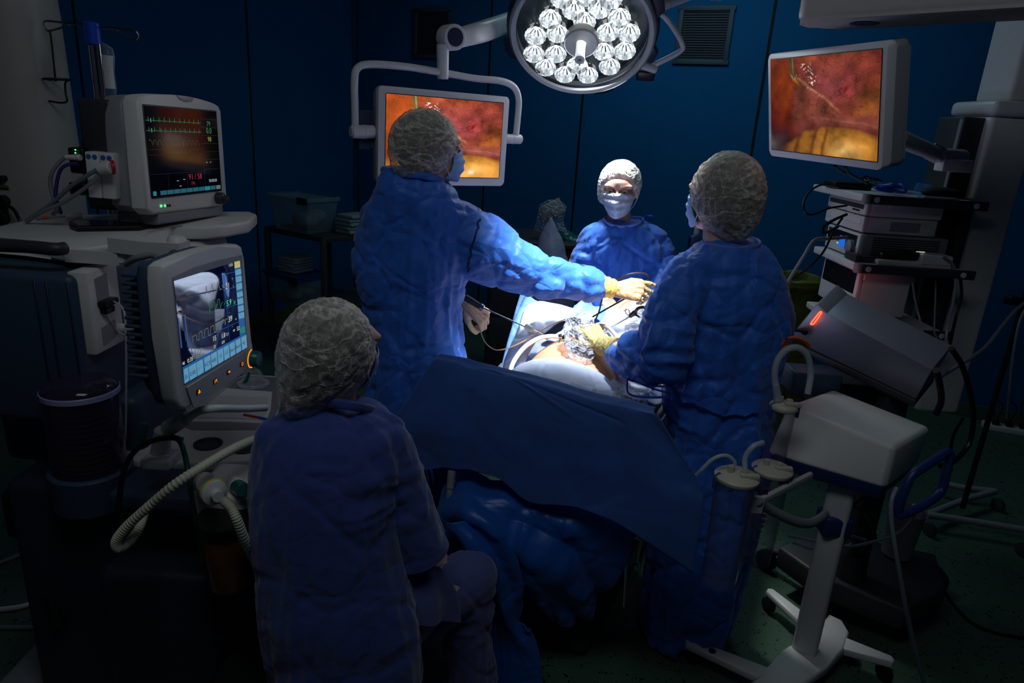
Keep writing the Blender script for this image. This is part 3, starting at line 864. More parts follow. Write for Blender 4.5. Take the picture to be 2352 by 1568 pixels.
def gownA():
    b = B()
    rows = [sec(882, 1004, 388, 2.42, 0.088, 404), sec(874, 1026, 402, 2.42, 0.110, 422), sec(862, 1052, 432, 2.43, 0.135, 452), sec(838, 1080, 478, 2.455, 0.150, 500), sec(820, 1086, 540, 2.47, 0.150, 560),
            sec(813, 1078, 600, 2.47, 0.155), sec(830, 1060, 670, 2.47, 0.150), sec(848, 1056, 730, 2.47, 0.155), sec(856, 1062, 790, 2.46, 0.165),
            sec(852, 1076, 860, 2.45, 0.175), sec(838, 1082, 960, 2.44, 0.185), sec(820, 1080, 1080, 2.43, 0.195), sec(800, 1078, 1210, 2.42, 0.20), sec(796, 1076, 1262, 2.42, 0.20)]
    b.rings(loftrings(rows, 4))
    chain(b, [(at(1040, 520, 2.46), 0.100), (at(1105, 566, 2.46), 0.122), (at(1170, 602, 2.48), 0.100), (at(1235, 630, 2.50), 0.080), (at(1262, 636, 2.51), 0.078)])
    chain(b, [(at(1262, 638, 2.51), 0.068), (at(1310, 642, 2.535), 0.068), (at(1348, 652, 2.55), 0.070), (at(1368, 656, 2.56), 0.050)])
    chain(b, [(at(880, 500, 2.50), 0.085), (at(905, 620, 2.62), 0.080), (at(950, 690, 2.72), 0.068), (at(1048, 697, 2.72), 0.050)])
    me = remesh(b, 0.0085, 5)
    J = [(at(1262, 628, 2.51), 0.16), (at(1365, 655, 2.55), 0.09), (at(1085, 640, 2.46), 0.13)]
    displace(me, make_folds(1.3, at(960, 700, 2.47), 0.3, 1.45, 0.016, 0.010, 6.5, 2.2, 0.010, J))
    g = link('surgical_gown', me, MT['gown'], tA)
    # armhole seam with stitching
    b = B()
    pts = [at(1112, 484, 2.36), at(1098, 520, 2.335), at(1084, 560, 2.325), at(1074, 605, 2.325), at(1071, 640, 2.34)]
    tree = surf(me, g)
    P = [snap(tree, p, 0.0015) for p in catmull(pts, 10)]
    b.tube(P, 0.0035, 6, 1, smooth=False); b.build('sleeve_seam', MT['seamblue'], g)
    # turned-back band at the elbow
    b = B(); a0, a1 = at(1258, 632, 2.51), at(1272, 635, 2.514)
    # collar band
    pts = [at(x, y, Y) for x, y, Y in ((880, 390, 2.40), (905, 396, 2.345), (940, 400, 2.325), (975, 404, 2.33), (1004, 412, 2.37), (1012, 414, 2.44), (980, 394, 2.52), (925, 388, 2.50))]
    b = B(); b.tube(pts, 0.010, 8, 6, closed=True, flat=1.3); b.build('collar', MT['gown'], g)
    # loose flap edge at the back, right side, running down to the hem
    return g
from mathutils.bvhtree import BVHTree
def surf(me, o):
    W = wm(o); return BVHTree.FromPolygons([W @ v.co for v in me.vertices], [tuple(p.vertices) for p in me.polygons])
def snap(tree, p, off=0.001):
    l, n, i, d = tree.find_nearest(p)
    return l + n * off if l is not None else p
MT['seamblue'] = mat('dark_blue_seam', (14, 30, 84), 0.7)
gA = gownA()
hairmass(tA, HA)
bouffant(tA, HA, (0.0, -0.032, 0.024), (0.100, 0.120, 0.112), MT['cap'], sag=((0, -0.11, -0.06), (0, -0.022, -0.022), 0.07), seed=1.0)
facemask(tA, HA, 1.0)
eyes(tA, HA, 1.0)
glove(tA, HrA, [(62, 50, 30), (55, 50, 30), (45, 50, 30), (20, 30, 20)], True, [(wrA[1], 0.030), (at(1378, 655, 2.55), 0.036)],
      thumb=[(0.020, 0.018, -0.006), (0.046, 0.046, -0.022), (0.050, 0.080, -0.030), (0.040, 0.104, -0.036)], cuff=(at(1368, 654, 2.555), at(1412, 664, 2.56), 0.046, 0.036))
glove(tA, HlA, [(60, 60, 40), (60, 60, 40), (58, 60, 40), (52, 60, 40)], False, [(wrA[0], 0.030), (at(1045, 694, 2.70), 0.040)], m='latexdim')

# ---------------------------------------------------------------- B: surgeon right of the table
HB = headframe(1652, 452, 2.22, (-0.50, 0.86, 0.0))
shB = [at(1570, 640, 2.15), at(1750, 645, 2.24)]
elB = [at(1520, 810, 2.06), at(1762, 805, 2.38)]
wrB = [at(1398, 800, 2.26), at(1650, 850, 2.52)]
hipB = [at(1590, 930, 2.20), at(1710, 930, 2.24)]
HwB = frame(at(1385, 795, 2.30), Y=(at(1322, 752, 2.44) - at(1385, 795, 2.30)), Z=V((0.1, -0.5, 0.85)))
tB, _ = person('person in blue gown with back turned, standing right of the table beside the suction unit', V((0.60, 2.16, 0)), HB, 1.0, None,
               shB, elB, wrB, hipB, [at(1585, 1180, 2.17), at(1660, 1180, 2.20)], [onz(1560, 1455, 0.07), onz(1635, 1440, 0.07)], 'face')
def gownB():
    b = B()
    rows = [sec(1630, 1740, 548, 2.20, 0.060, 552), sec(1605, 1755, 556, 2.20, 0.080, 566), sec(1572, 1778, 588, 2.20, 0.105, 598), sec(1540, 1794, 632, 2.20, 0.125, 640), sec(1520, 1806, 690, 2.20, 0.140),
            sec(1512, 1810, 750, 2.20, 0.145), sec(1515, 1796, 810, 2.20, 0.145), sec(1528, 1776, 870, 2.19, 0.145), sec(1535, 1764, 930, 2.18, 0.145),
            sec(1542, 1758, 1000, 2.17, 0.155), sec(1535, 1752, 1080, 2.16, 0.165), sec(1520, 1740, 1180, 2.15, 0.17), sec(1500, 1715, 1290, 2.14, 0.17), sec(1488, 1690, 1390, 2.14, 0.15), sec(1480, 1674, 1448, 2.14, 0.14, 1422)]
    b.rings(loftrings(rows, 4))
    chain(b, [(at(1585, 632, 2.14), 0.075), (at(1548, 700, 2.10), 0.080), (at(1528, 770, 2.06), 0.078), (at(1525, 815, 2.06), 0.080)])
    chain(b, [(at(1525, 815, 2.06), 0.080), (at(1480, 818, 2.12), 0.076), (at(1445, 815, 2.18), 0.064), (at(1422, 812, 2.22), 0.050)])
    chain(b, [(at(1750, 640, 2.24), 0.07), (at(1772, 730, 2.34), 0.075), (at(1762, 810, 2.38), 0.07), (at(1650, 850, 2.52), 0.05)])
    me = remesh(b, 0.0085, 5)
    J = [(at(1500, 815, 2.05), 0.20), (at(1435, 815, 2.18), 0.10), (at(1535, 930, 2.08), 0.16)]
    displace(me, make_folds(5.1, at(1650, 800, 2.22), 0.2, 1.4, 0.018, 0.011, 6, 2.4, 0.015, J))
    g = link('surgical_gown', me, MT['gown'], tB)
    tree = surf(me, g)
    b = B()
    # waist ties knotted on the left side
    for pts in ([(1545, 905, 2.02), (1500, 892, 2.0), (1450, 872, 2.0), (1440, 866, 2.0)], [(1545, 910, 2.02), (1500, 912, 1.99), (1446, 905, 1.98), (1440, 868, 2.0)], [(1452, 870, 1.99), (1468, 862, 1.99), (1500, 895, 1.99)]):
        b = B(); b.tube([at(*p) for p in pts], 0.008, 8, 6, flat=0.35); b.build('waist_tie', MT['tieblue'], g)
    b = B(); b.tube([snap(tree, p, 0.004) for p in catmull([at(1500, 915, 2.0), at(1560, 935, 2.0), at(1660, 958, 2.0), at(1755, 960, 2.0)], 8)], 0.011, 8, 1, smooth=False, flat=0.3)
    b.build('waist_band', MT['gown'], g)
    pts = [at(x, y, Y) for x, y, Y in ((1622, 560, 2.16), (1640, 566, 2.13), (1680, 572, 2.12), (1720, 570, 2.13), (1745, 563, 2.17), (1735, 552, 2.24), (1690, 545, 2.28), (1640, 548, 2.24))]
    b = B(); b.tube(pts, 0.006, 8, 6, closed=True, flat=1.6); b.build('collar', MT['scrubcollar'], g)
    return g
MT['tieblue'] = mat('blue_tie_tape', (24, 60, 160), 0.6)
MT['scrubcollar'] = mat('lilac_collar', (96, 124, 206), 0.8)
gB = gownB()
hairmass(tB, HB, r=(0.098, 0.114, 0.120), c=(0, -0.032, 0.016), extra=((0, -0.07, -0.055), (0.055, 0.05, 0.05)))
bouffant(tB, HB, (0.0, -0.032, 0.016), (0.104, 0.120, 0.126), MT['cap'], sag=((0, -0.10, -0.09), (0, -0.020, -0.028), 0.08), seed=4.0)
facemask(tB, HB, 1.0)
eyes(tB, HB, 1.0)
glove(tB, HwB, [(45, 40, 25), (42, 40, 25), (40, 40, 25), (30, 35, 20)], True, [(wrB[0], 0.032), (at(1412, 806, 2.24), 0.040)],
      cuff=(at(1418, 806, 2.235), at(1380, 793, 2.30), 0.047, 0.034), m='latexolive')

# ---------------------------------------------------------------- D: nurse behind the table, facing the camera
HD = headframe(1424, 436, 3.27, (-0.24, -0.96, -0.08), up=(-0.03, 0, 1))
shD = [at(1492, 560, 3.30), at(1370, 560, 3.30)]
elD = [at(1520, 655, 3.22), at(1345, 650, 3.20)]
wrD = [at(1470, 690, 3.05), at(1392, 690, 3.05)]
hipD = [at(1480, 720, 3.30), at(1385, 720, 3.30)]
HrD = frame(wrD[1], Y=V((0.55, -0.60, -0.45)), Z=V((0.2, -0.6, 0.75)))
HlD = frame(wrD[0], Y=V((-0.65, -0.55, -0.35)), Z=V((0.2, -0.6, 0.75)))
tD, _ = person('person in blue gown, white cap and mask standing behind the table and facing us', V((0.62, 3.3, 0)), HD, 1.04, None,
               shD, elD, wrD, hipD, [V((0.72, 3.28, 0.48)), V((0.52, 3.28, 0.48))], [V((0.72, 3.28, 0.07)), V((0.52, 3.28, 0.07))], 'face', voxel=0.0055)
def gownD():
    b = B()
    rows = [sec(1390, 1476, 505, 3.30, 0.066, 508), sec(1370, 1498, 511, 3.30, 0.084, 516), sec(1342, 1522, 526, 3.30, 0.10, 532), sec(1326, 1534, 560, 3.30, 0.13), sec(1322, 1538, 610, 3.30, 0.14),
            sec(1330, 1540, 660, 3.30, 0.14), sec(1332, 1540, 720, 3.30, 0.15), sec(1326, 1544, 800, 3.30, 0.16), sec(1318, 1546, 900, 3.30, 0.17), sec(1312, 1546, 980, 3.30, 0.17)]
    b.rings(loftrings(rows, 4))
    chain(b, [(at(1360, 560, 3.30), 0.075), (at(1344, 610, 3.26), 0.076), (at(1340, 655, 3.20), 0.070), (at(1376, 688, 3.08), 0.052)])
    chain(b, [(at(1502, 560, 3.30), 0.075), (at(1520, 610, 3.26), 0.078), (at(1524, 660, 3.20), 0.072), (at(1484, 690, 3.08), 0.052)])
    me = remesh(b, 0.0085, 4)
    displace(me, make_folds(9.2, at(1435, 700, 3.3), 0.3, 1.45, 0.016, 0.009, 7, 2.6, 0.010, [(elD[0], 0.2), (elD[1], 0.2)]))
    g = link('surgical_gown', me, MT['gown'], tD)
    pts = [at(x, y, Y) for x, y, Y in ((1387, 503, 3.28), (1396, 513, 3.232), (1420, 520, 3.215), (1446, 519, 3.215), (1468, 512, 3.232), (1478, 504, 3.28), (1464, 500, 3.35), (1404, 499, 3.35))]
    b = B(); b.tube(pts, 0.0045, 8, 6, closed=True, flat=1.6); b.build('collar', MT['scrubcollar'], g)
    b = B(); b.tube([at(1478, 500, 3.33), at(1490, 496, 3.30), at(1498, 498, 3.30), at(1488, 504, 3.32)], 0.006, 6, 4); b.build('neck_tie', MT['tieblue'], g)
    return g
gD = gownD()
hairmass(tD, HD, r=(0.084, 0.100, 0.092), c=(0, -0.028, 0.032), extra=((0.02, -0.10, -0.01), (0.05, 0.045, 0.045)))
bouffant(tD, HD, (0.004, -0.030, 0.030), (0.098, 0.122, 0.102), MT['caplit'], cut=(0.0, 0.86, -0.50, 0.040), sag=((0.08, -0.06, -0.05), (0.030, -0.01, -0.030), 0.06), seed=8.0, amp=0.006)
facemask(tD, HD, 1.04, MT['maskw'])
eyes(tD, HD, 1.04, look=(0.05, 1, -0.05))
glove(tD, HrD, R3, True, [(wrD[1], 0.030), (at(1376, 688, 3.08), 0.036)], m='latexdim')
glove(tD, HlD, R3, False, [(wrD[0], 0.030), (at(1484, 690, 3.08), 0.036)], m='latexdim')

# ---------------------------------------------------------------- C: seated person in scrubs, back to the camera
HC = headframe(783, 805, 1.56, (0.36, 0.93, -0.05))
shC = [at(655, 1010, 1.46), at(878, 1010, 1.52)]
elC = [at(640, 1250, 1.45), at(945, 1325, 1.52)]
wrC = [at(800, 1290, 1.72), at(1010, 1290, 1.70)]
hipC = [at(720, 1490, 1.40), at(870, 1470, 1.47)]
kneeC = [at(900, 1400, 1.85), at(1078, 1318, 1.70)]
anC = [at(960, 1560, 1.86), V((0, 0, 0))]
anC[1] = kneeC[1] + V((0.02, 0.02, -(kneeC[1].z - 0.09))); anC[0] = V((kneeC[0].x, kneeC[0].y, 0.09))
HrC = frame(wrC[1], Y=V((-0.5, 0.80, -0.2)), Z=V((0.1, -0.2, 0.95)))
HlC = frame(wrC[0], Y=V((0.5, 0.80, -0.2)), Z=V((0.1, -0.2, 0.95)))
tC, bC = person('person in dark blue scrubs sitting on a black stool in front, back turned', V((-0.40, 1.45, 0)), HC, 1.03, None,
               shC, elC, wrC, hipC, kneeC, anC, 'face', handsh=(hand_pts(HlC, R3), hand_pts(HrC, R3, mirror=True)))
def scrubC():
    b = B()
    rows = [sec(712, 850, 922, 1.50, 0.060, 930), sec(668, 880, 936, 1.49, 0.085, 950), sec(626, 908, 966, 1.48, 0.11, 985), sec(600, 915, 1010, 1.47, 0.125, 1030), sec(588, 918, 1070, 1.46, 0.135), sec(582, 910, 1130, 1.45, 0.14), sec(586, 905, 1200, 1.44, 0.14),
            sec(598, 915, 1280, 1.43, 0.14), sec(608, 935, 1360, 1.42, 0.15), sec(618, 952, 1430, 1.42, 0.155), sec(630, 955, 1500, 1.41, 0.155), sec(645, 960, 1580, 1.41, 0.155), sec(650, 950, 1640, 1.41, 0.15)]
    b.rings(loftrings(rows, 4))
    chain(b, [(at(876, 1010, 1.49), 0.066), (at(905, 1090, 1.50), 0.068), (at(930, 1170, 1.50), 0.070), (at(958, 1248, 1.51), 0.072)])
    chain(b, [(at(640, 1010, 1.46), 0.058), (at(628, 1100, 1.46), 0.058), (at(630, 1220, 1.46), 0.058)])
    me = remesh(b, 0.0065, 4)
    def fn0(co, n): return V((0, 0, 0))
    displace(me, make_folds(3.4, at(770, 1200, 1.46), 0.4, 1.25, 0.008, 0.005, 5, 2.4, 0.006, [(at(905, 1120, 1.46), 0.16), (at(800, 1120, 1.40), 0.14), (at(930, 1440, 1.4), 0.16)]))
    s = link('scrub_top', me, MT['scrub'], tC)
    # sleeve opening: flared edge over the elbow
    ax = (at(975, 1300, 1.515) - at(930, 1170, 1.50)).normalized()
    c0 = at(948, 1225, 1.508)
    q = frame(c0, Z=ax, X=V((1, 0, 0.3)))
    b = B(q); b.lathe([(0.066, -0.02), (0.072, 0.01), (0.077, 0.045), (0.079, 0.062), (0.076, 0.0625), (0.073, 0.045), (0.066, 0.0)], 36, cap=False)
    me2 = b
    o = b.build('sleeve', MT['scrub'], s)
    # folded shirt tail lying over the thigh
    rows = [[at(938, 1300, 1.50), at(975, 1296, 1.53), at(1010, 1300, 1.56)],
            [at(946, 1345, 1.46), at(990, 1335, 1.49), at(1035, 1332, 1.54)],
            [at(955, 1400, 1.44), at(1005, 1390, 1.48), at(1050, 1375, 1.54)],
            [at(962, 1442, 1.44), at(1010, 1434, 1.48), at(1052, 1430, 1.54)]]
    sheet('shirt_tail', rows, MT['pants'], s, 10, 8, lambda u, v, p, n: n * 0.007 * math.sin(u * 9 + 2 * v) * (0.4 + v), 0.003)
    b = B(); b.tube([at(756, 924, 1.44), at(800, 930, 1.43), at(845, 938, 1.47), at(858, 944, 1.53), at(820, 925, 1.58)], 0.009, 8, 6, flat=1.4); b.build('collar', MT['scrub'], s)
    b = B()
    chain(b, [(at(760, 1520, 1.42), 0.11), (at(900, 1440, 1.55), 0.098), (kneeC[1] + V((0, 0, -0.012)), 0.082)])
    chain(b, [(kneeC[1] + V((0, 0, -0.012)), 0.080), (kneeC[1] + V((0.0, 0.0, -0.22)), 0.072), (anC[1] + V((0, 0, 0.05)), 0.080)])
    chain(b, [(at(720, 1540, 1.42), 0.10), (kneeC[0], 0.078), (anC[0] + V((0, 0, 0.05)), 0.075)])
    me = remesh(b, 0.007, 5)
    displace(me, make_folds(6.6, kneeC[1], 0.0, 0.5, 0.006, 0.005, 7, 2.0, 0.010, [(kneeC[1] + V((0, 0, -0.12)), 0.14)]))
    link('scrub_trousers', me, MT['pants'], tC)
    return s
gC = scrubC()
hairmass(tC, HC, r=(0.088, 0.110, 0.104), c=(0, -0.034, 0.016), extra=((-0.0, -0.09, -0.055), (0.055, 0.055, 0.06)))
bouffant(tC, HC, (-0.006, -0.046, 0.012), (0.102, 0.122, 0.122), MT['cap'], sag=((-0.02, -0.12, -0.09), (-0.012, -0.026, -0.050), 0.075), seed=12.0)
facemask(tC, HC, 1.03)
eyes(tC, HC, 1.03)
for an in anC:
    b = B(); b.cap2(an + V((0, -0.02, -0.045)), 0.048, an + V((0.05, 0.16, -0.05)), 0.045); link('clog', remesh(b, 0.007, 2), MT['elastic'], tC)
# ================================================================ centre: lamp, monitors, table
# ---------------------------------------------------------------- picture shown by both monitors
def _hash(ix, iy, s): 
    h = np.sin(ix * 127.1 + iy * 311.7 + s * 74.7) * 43758.5453; return h - np.floor(h)
def vnoise(x, y, s=0):
    ix, iy = np.floor(x), np.floor(y); fx, fy = x - ix, y - iy; fx = fx * fx * (3 - 2 * fx); fy = fy * fy * (3 - 2 * fy)
    a, b_, c, d = _hash(ix, iy, s), _hash(ix + 1, iy, s), _hash(ix, iy + 1, s), _hash(ix + 1, iy + 1, s)
    return (a * (1 - fx) + b_ * fx) * (1 - fy) + (c * (1 - fx) + d * fx) * fy
def fbm(x, y, s=0, o=4):
    r = 0; a = 0.5
    for k in range(o): r = r + a * vnoise(x * 2 ** k, y * 2 ** k, s + k); a *= 0.5
    return r / (1 - 0.5 ** o)
def tissue(u, v, bright):
    wu = u + 0.10 * (fbm(u * 4, v * 4, 3) - 0.5); wv = v + 0.10 * (fbm(u * 4, v * 4, 9) - 0.5)
    L = lambda c: np.array(s2l(c))
    def mixc(c, col, w): return c * (1 - w[..., None]) + L(col) * w[..., None]
    g = lambda cx, cy, sx, sy: np.exp(-((wu - cx) / sx) ** 2 - ((wv - cy) / sy) ** 2)
    st = lambda e0, e1, x: np.clip((x - e0) / (e1 - e0), 0, 1) ** 2 * (3 - 2 * np.clip((x - e0) / (e1 - e0), 0, 1))
    c = np.ones(u.shape + (3,)) * L((142, 66, 54))
    c = mixc(c, (182, 92, 50), g(0.5, 0.02, 0.3, 0.10))
    c = mixc(c, (160, 78, 72), g(0.48, 0.25, 0.22, 0.2) * 0.8)
    c = mixc(c, (168, 84, 88), g(0.62, 0.36, 0.14, 0.10) * 0.7)
    left = st(0.30, 0.20, wu)
    c = mixc(c, (166, 72, 26), left)
    c = mixc(c, (132, 46, 22), left * st(0.35, 0.6, wv))
    c = mixc(c, (96, 30, 30), left * st(0.6, 0.95, wv))
    c = mixc(c, (190, 92, 34), g(0.15, 0.42, 0.09, 0.22) * 0.55)
    tri = st(0.0, 0.04, wu - 0.24) * st(0.0, 0.04, wv - 0.20 - 0.75 * (wu - 0.24)) * st(0.0, 0.05, 0.80 - wv)
    c = mixc(c, (150, 86, 66), tri * 0.85)
    c = mixc(c, (118, 54, 50), tri * st(0.5, 0.8, wv) * 0.7)
    ridge_ = np.exp(-((wv - 0.20 - 0.75 * (wu - 0.25)) / 0.018) ** 2) * st(0.22, 0.27, wu) * st(0.72, 0.6, wu)
    c = mixc(c, (214, 150, 108), ridge_ * 0.7)
    c = mixc(c, (126, 70, 28), g(0.98, 0.45, 0.16, 0.16) * 0.9)
    c = mixc(c, (172, 104, 40), g(0.9, 0.55, 0.12, 0.07) * 0.6)
    band = np.exp(-((wv - 0.615 - 0.10 * (wu - 0.5)) / 0.055) ** 2) * st(0.36, 0.46, wu)
    c = mixc(c, (150, 84, 74), band * 0.85)
    c = mixc(c, (176, 110, 84), np.exp(-((wv - 0.60 - 0.16 * (wu - 0.5)) / 0.012) ** 2) * st(0.45, 0.6, wu) * 0.6)
    node = g(0.75, 0.29, 0.065, 0.10)
    c = mixc(c, (172, 72, 74), node * 0.8)
    c = mixc(c, (90, 20, 26), np.exp(-(((u - 0.815) / 0.014) ** 2 + ((v - 0.28) / 0.09) ** 2)) * 0.5)
    c = mixc(c, (128, 14, 22), np.exp(-(((u - 0.735 + (v - .33) * 0.5) / 0.018) ** 2 + ((v - 0.335) / 0.035) ** 2)))
    # vessels
    ves = np.abs(fbm(u * 7 + 3, v * 9, 5) - 0.5); c = mixc(c, (96, 22, 26), st(0.022, 0.0, ves) * 0.35 * st(0.7, 0.6, v))
    stri = np.abs(np.sin((u * 0.9 + v * 1.6) * 60 + 8 * fbm(u * 6, v * 6, 2))); c = c * (0.92 + 0.16 * (stri * st(0.45, 0.6, wu) * st(0.62, 0.5, wv))[..., None])
    # pale mound at the bottom
    top = 0.675 + 0.95 * np.maximum(0.52 - wu, 0) ** 1.3 + 0.16 * np.maximum(wu - 0.62, 0)
    mound = st(0.0, 0.025, wv - top) * st(0.13, 0.21, wu + 0.0 * wv)
    mc = np.ones(u.shape + (3,)) * L((178, 118, 44))
    mc = mixc(mc, (224, 158, 70), np.exp(-((wu - 0.72) / 0.30) ** 2 - ((v - 0.92) / 0.20) ** 2))
    mc = mixc(mc, (250, 206, 130), np.exp(-((wu - 0.73) / 0.12) ** 2 - ((v - 0.93) / 0.08) ** 2) * 0.8)
    for x0, sx in ((0.30, 0.020), (0.43, 0.016), (0.53, 0.016)):
        xx = x0 + (0.22 - 0.0) * np.maximum(0, (0.95 - wv)) ** 1.3 * (1 if x0 > 0.4 else 0.6)
        mc = mixc(mc, (112, 54, 30), np.exp(-((wu - xx) / sx) ** 2) * 0.7)
    mc = mixc(mc, (130, 70, 36), st(0.06, 0.0, wv - top) * 0.6)
    c = c * (1 - mound[..., None]) + mc * mound[..., None]
    c = mixc(c, (64, 30, 40), st(0.60, 1.0, wv) * st(0.34, 0.12, wu) * 0.85)
    # instrument, upper left
    tool = np.exp(-((u - 0.225 - 0.08 * v) / 0.022) ** 2) * st(0.24, 0.16, v)
    c = mixc(c, (92, 100, 62), tool); c = mixc(c, (170, 176, 130), np.exp(-((u - 0.232 - 0.08 * v) / 0.006) ** 2) * st(0.22, 0.12, v) * 0.7)
    c = mixc(c, (236, 226, 150), np.exp(-((u - 0.262) / 0.008) ** 2 - ((v - 0.215) / 0.014) ** 2))
    c = mixc(c, (225, 190, 160), np.exp(-((u - 0.235 - (v - 0.2) * 0.5) / 0.008) ** 2 - ((v - 0.20) / 0.03) ** 2))
    c = mixc(c, (206, 150, 40), np.exp(-((u - 0.285 - (v - 0.26) * 0.6) / 0.014) ** 2 - ((v - 0.255) / 0.05) ** 2) * 0.8)
    # wet glints
    sp = _hash(np.floor(u * 95), np.floor(v * 75), 3.0)
    arc = np.exp(-((u - 0.385 - 0.10 * v + 0.03 * np.sin(v * 20)) / 0.035) ** 2) * st(0.02, 0.06, v) * st(0.36, 0.26, v) + 0.5 * np.exp(-((u - 0.29) / 0.02) ** 2 - ((v - 0.2) / 0.03) ** 2)
    gl = (sp > 0.80 - 0.0 * u) * arc
    c = mixc(c, (255, 240, 225), np.clip(gl * 1.4, 0, 1))
    c = mixc(c, (255, 225, 215), (_hash(np.floor(u * 120), np.floor(v * 90), 5.0) > 0.75) * np.exp(-((u - 0.735) / 0.03) ** 2 - ((v - 0.245 + 0.5 * (u - 0.735)) / 0.01) ** 2))
    vv_ = np.abs(fbm(u * 16 + 1, v * 13, 15, 3) - 0.5); c = mixc(c, (88, 20, 26), st(0.035, 0.0, vv_) * 0.55 * st(0.72, 0.6, v))
    c = c * (0.12 + 1.75 * fbm(u * 9, v * 8, 7, 5))[..., None]
    c = np.maximum(c, 0) ** 1.12 * 1.15
    if bright > 1:
        c = mixc(c, (206, 116, 54), st(0.5, 0.0, u) * 0.18)
        c = mixc(c, (250, 176, 84), st(0.72, 0.95, v) * 0.45)
        c = mixc(c, (255, 250, 225), np.exp(-((u - 0.735) / 0.022) ** 2 - ((v - 0.93) / 0.022) ** 2))
    if bright < 1: c = c * (0.62 + 0.38 * st(0.1, 0.55, u))[..., None]
    return np.clip(c * bright, 0, 4)
def screen_picture(T, w, h, bright, parent, name='screen', nx=300, ny=200):
    xs = np.linspace(-w / 2, w / 2, nx); ys = np.linspace(h / 2, -h / 2, ny)
    X, Y = np.meshgrid(xs, ys); U, W_ = (X / w + 0.5), (0.5 - Y / h)
    col = tissue(U, W_, bright)
    n = nx * ny
    co = np.stack([X.ravel(), Y.ravel(), np.zeros(n)], 1)
    idx = np.arange(n).reshape(ny, nx)
    quads_ = np.stack([idx[:-1, :-1].ravel(), idx[1:, :-1].ravel(), idx[1:, 1:].ravel(), idx[:-1, 1:].ravel()], 1)
    me = bpy.data.meshes.new(name)
    me.from_pydata(co.tolist(), [], quads_.tolist())
    at_ = me.color_attributes.new('Col', 'FLOAT_COLOR', 'POINT')
    rgba = np.concatenate([col.reshape(-1, 3), np.ones((n, 1))], 1).astype(np.float32)
    at_.data.foreach_set('color', rgba.ravel())
    me.transform(T)
    return link(name, me, MT['tissue'], parent)
MT['tissue'] = vcol_emit('monitor_picture', 1.0)

# ---------------------------------------------------------------- surgical lamp
LC = at(1336, 82, 3.28)
vv = (CAMP - LC).normalized(); dn = (V((0, 0, -1)) - vv * V((0, 0, -1)).dot(vv)).normalized()
LN = (vv * math.cos(math.radians(38)) + dn * math.sin(math.radians(38))).normalized()
LX = (dn.cross(vv)).normalized(); LX = (LX * math.cos(0.05) + dn.cross(LN) * 0).normalized()
ML = frame(LC, Z=LN, X=(LX - LN * LX.dot(LN)).normalized())
LR = 0.322
tL = thing('surgical_lamp', 'round multi-lens surgical lamp switched on above the operating table', 'lamp', M=ML)
b = B(ML); b.lathe([(LR - 0.030, -0.002), (LR - 0.026, 0.010), (LR - 0.010, 0.014), (LR, 0.004), (LR + 0.002, -0.018), (LR - 0.004, -0.040), (LR - 0.03, -0.05), (LR - 0.034, -0.02)], 96, cap=False)
b.build('rim', MT['grey2'] if 'grey2' in MT else MT['wmetal'], tL)
b = B(ML); b.lathe([(0.001, -0.14), (0.18, -0.135), (LR - 0.05, -0.105), (LR + 0.005, -0.06), (LR + 0.016, -0.045), (LR + 0.006, -0.032), (LR - 0.012, -0.034)], 72, cap=False); b.build('housing', MT['navyshell'] if 'navyshell' in MT else MT['blueplastic'], tL)
b = B(ML)
for a0 in (0.35, 1.95, 2.75, 3.6, 4.71, 5.75):
    if True:
        b = B(ML); a = a0; q = Matrix.Rotation(a, 4, 'Z')
        b.prism([(LR - 0.01, -0.075), (LR + 0.038, -0.045), (LR + 0.045, 0), (LR + 0.038, 0.045), (LR - 0.01, 0.075)], -0.075, -0.028, 0.006, 2, M=q)
        b.build('housing_lug', MT['navy'] if 'navy' in MT else MT['blueplastic'], tL)
b = B(ML); b.lathe([(0.001, -0.076), (LR - 0.03, -0.074)], 64, cap=False); b.build('reflector_plate', MT['lampplate'], tL)
b = B(ML); b.lathe([(0.085, -0.0015), (LR - 0.028, -0.0015), (LR - 0.028, 0.0015), (0.085, 0.0015)], 64, cap=False); b.build('glass_cover', MT['glasscover'], tL)
def lampproj(zx, zy):
    px, py = 780 + zx / 2.8, zy / 2.8
    return ML.inverted() @ onplane(px, py, LC - LN * 0.03, LN)
cups = [(1505, 45), (1672, 38), (1357, 105), (1577, 122), (1800, 98), (1262, 213), (1403, 198), (1725, 190), (1862, 195), (1252, 330), (1392, 330), (1700, 315), (1835, 310), (1327, 418), (1450, 462), (1597, 466), (1530, 402), (1737, 410), (1430, -30), (1590, -42), (1745, -25)]
proto = None
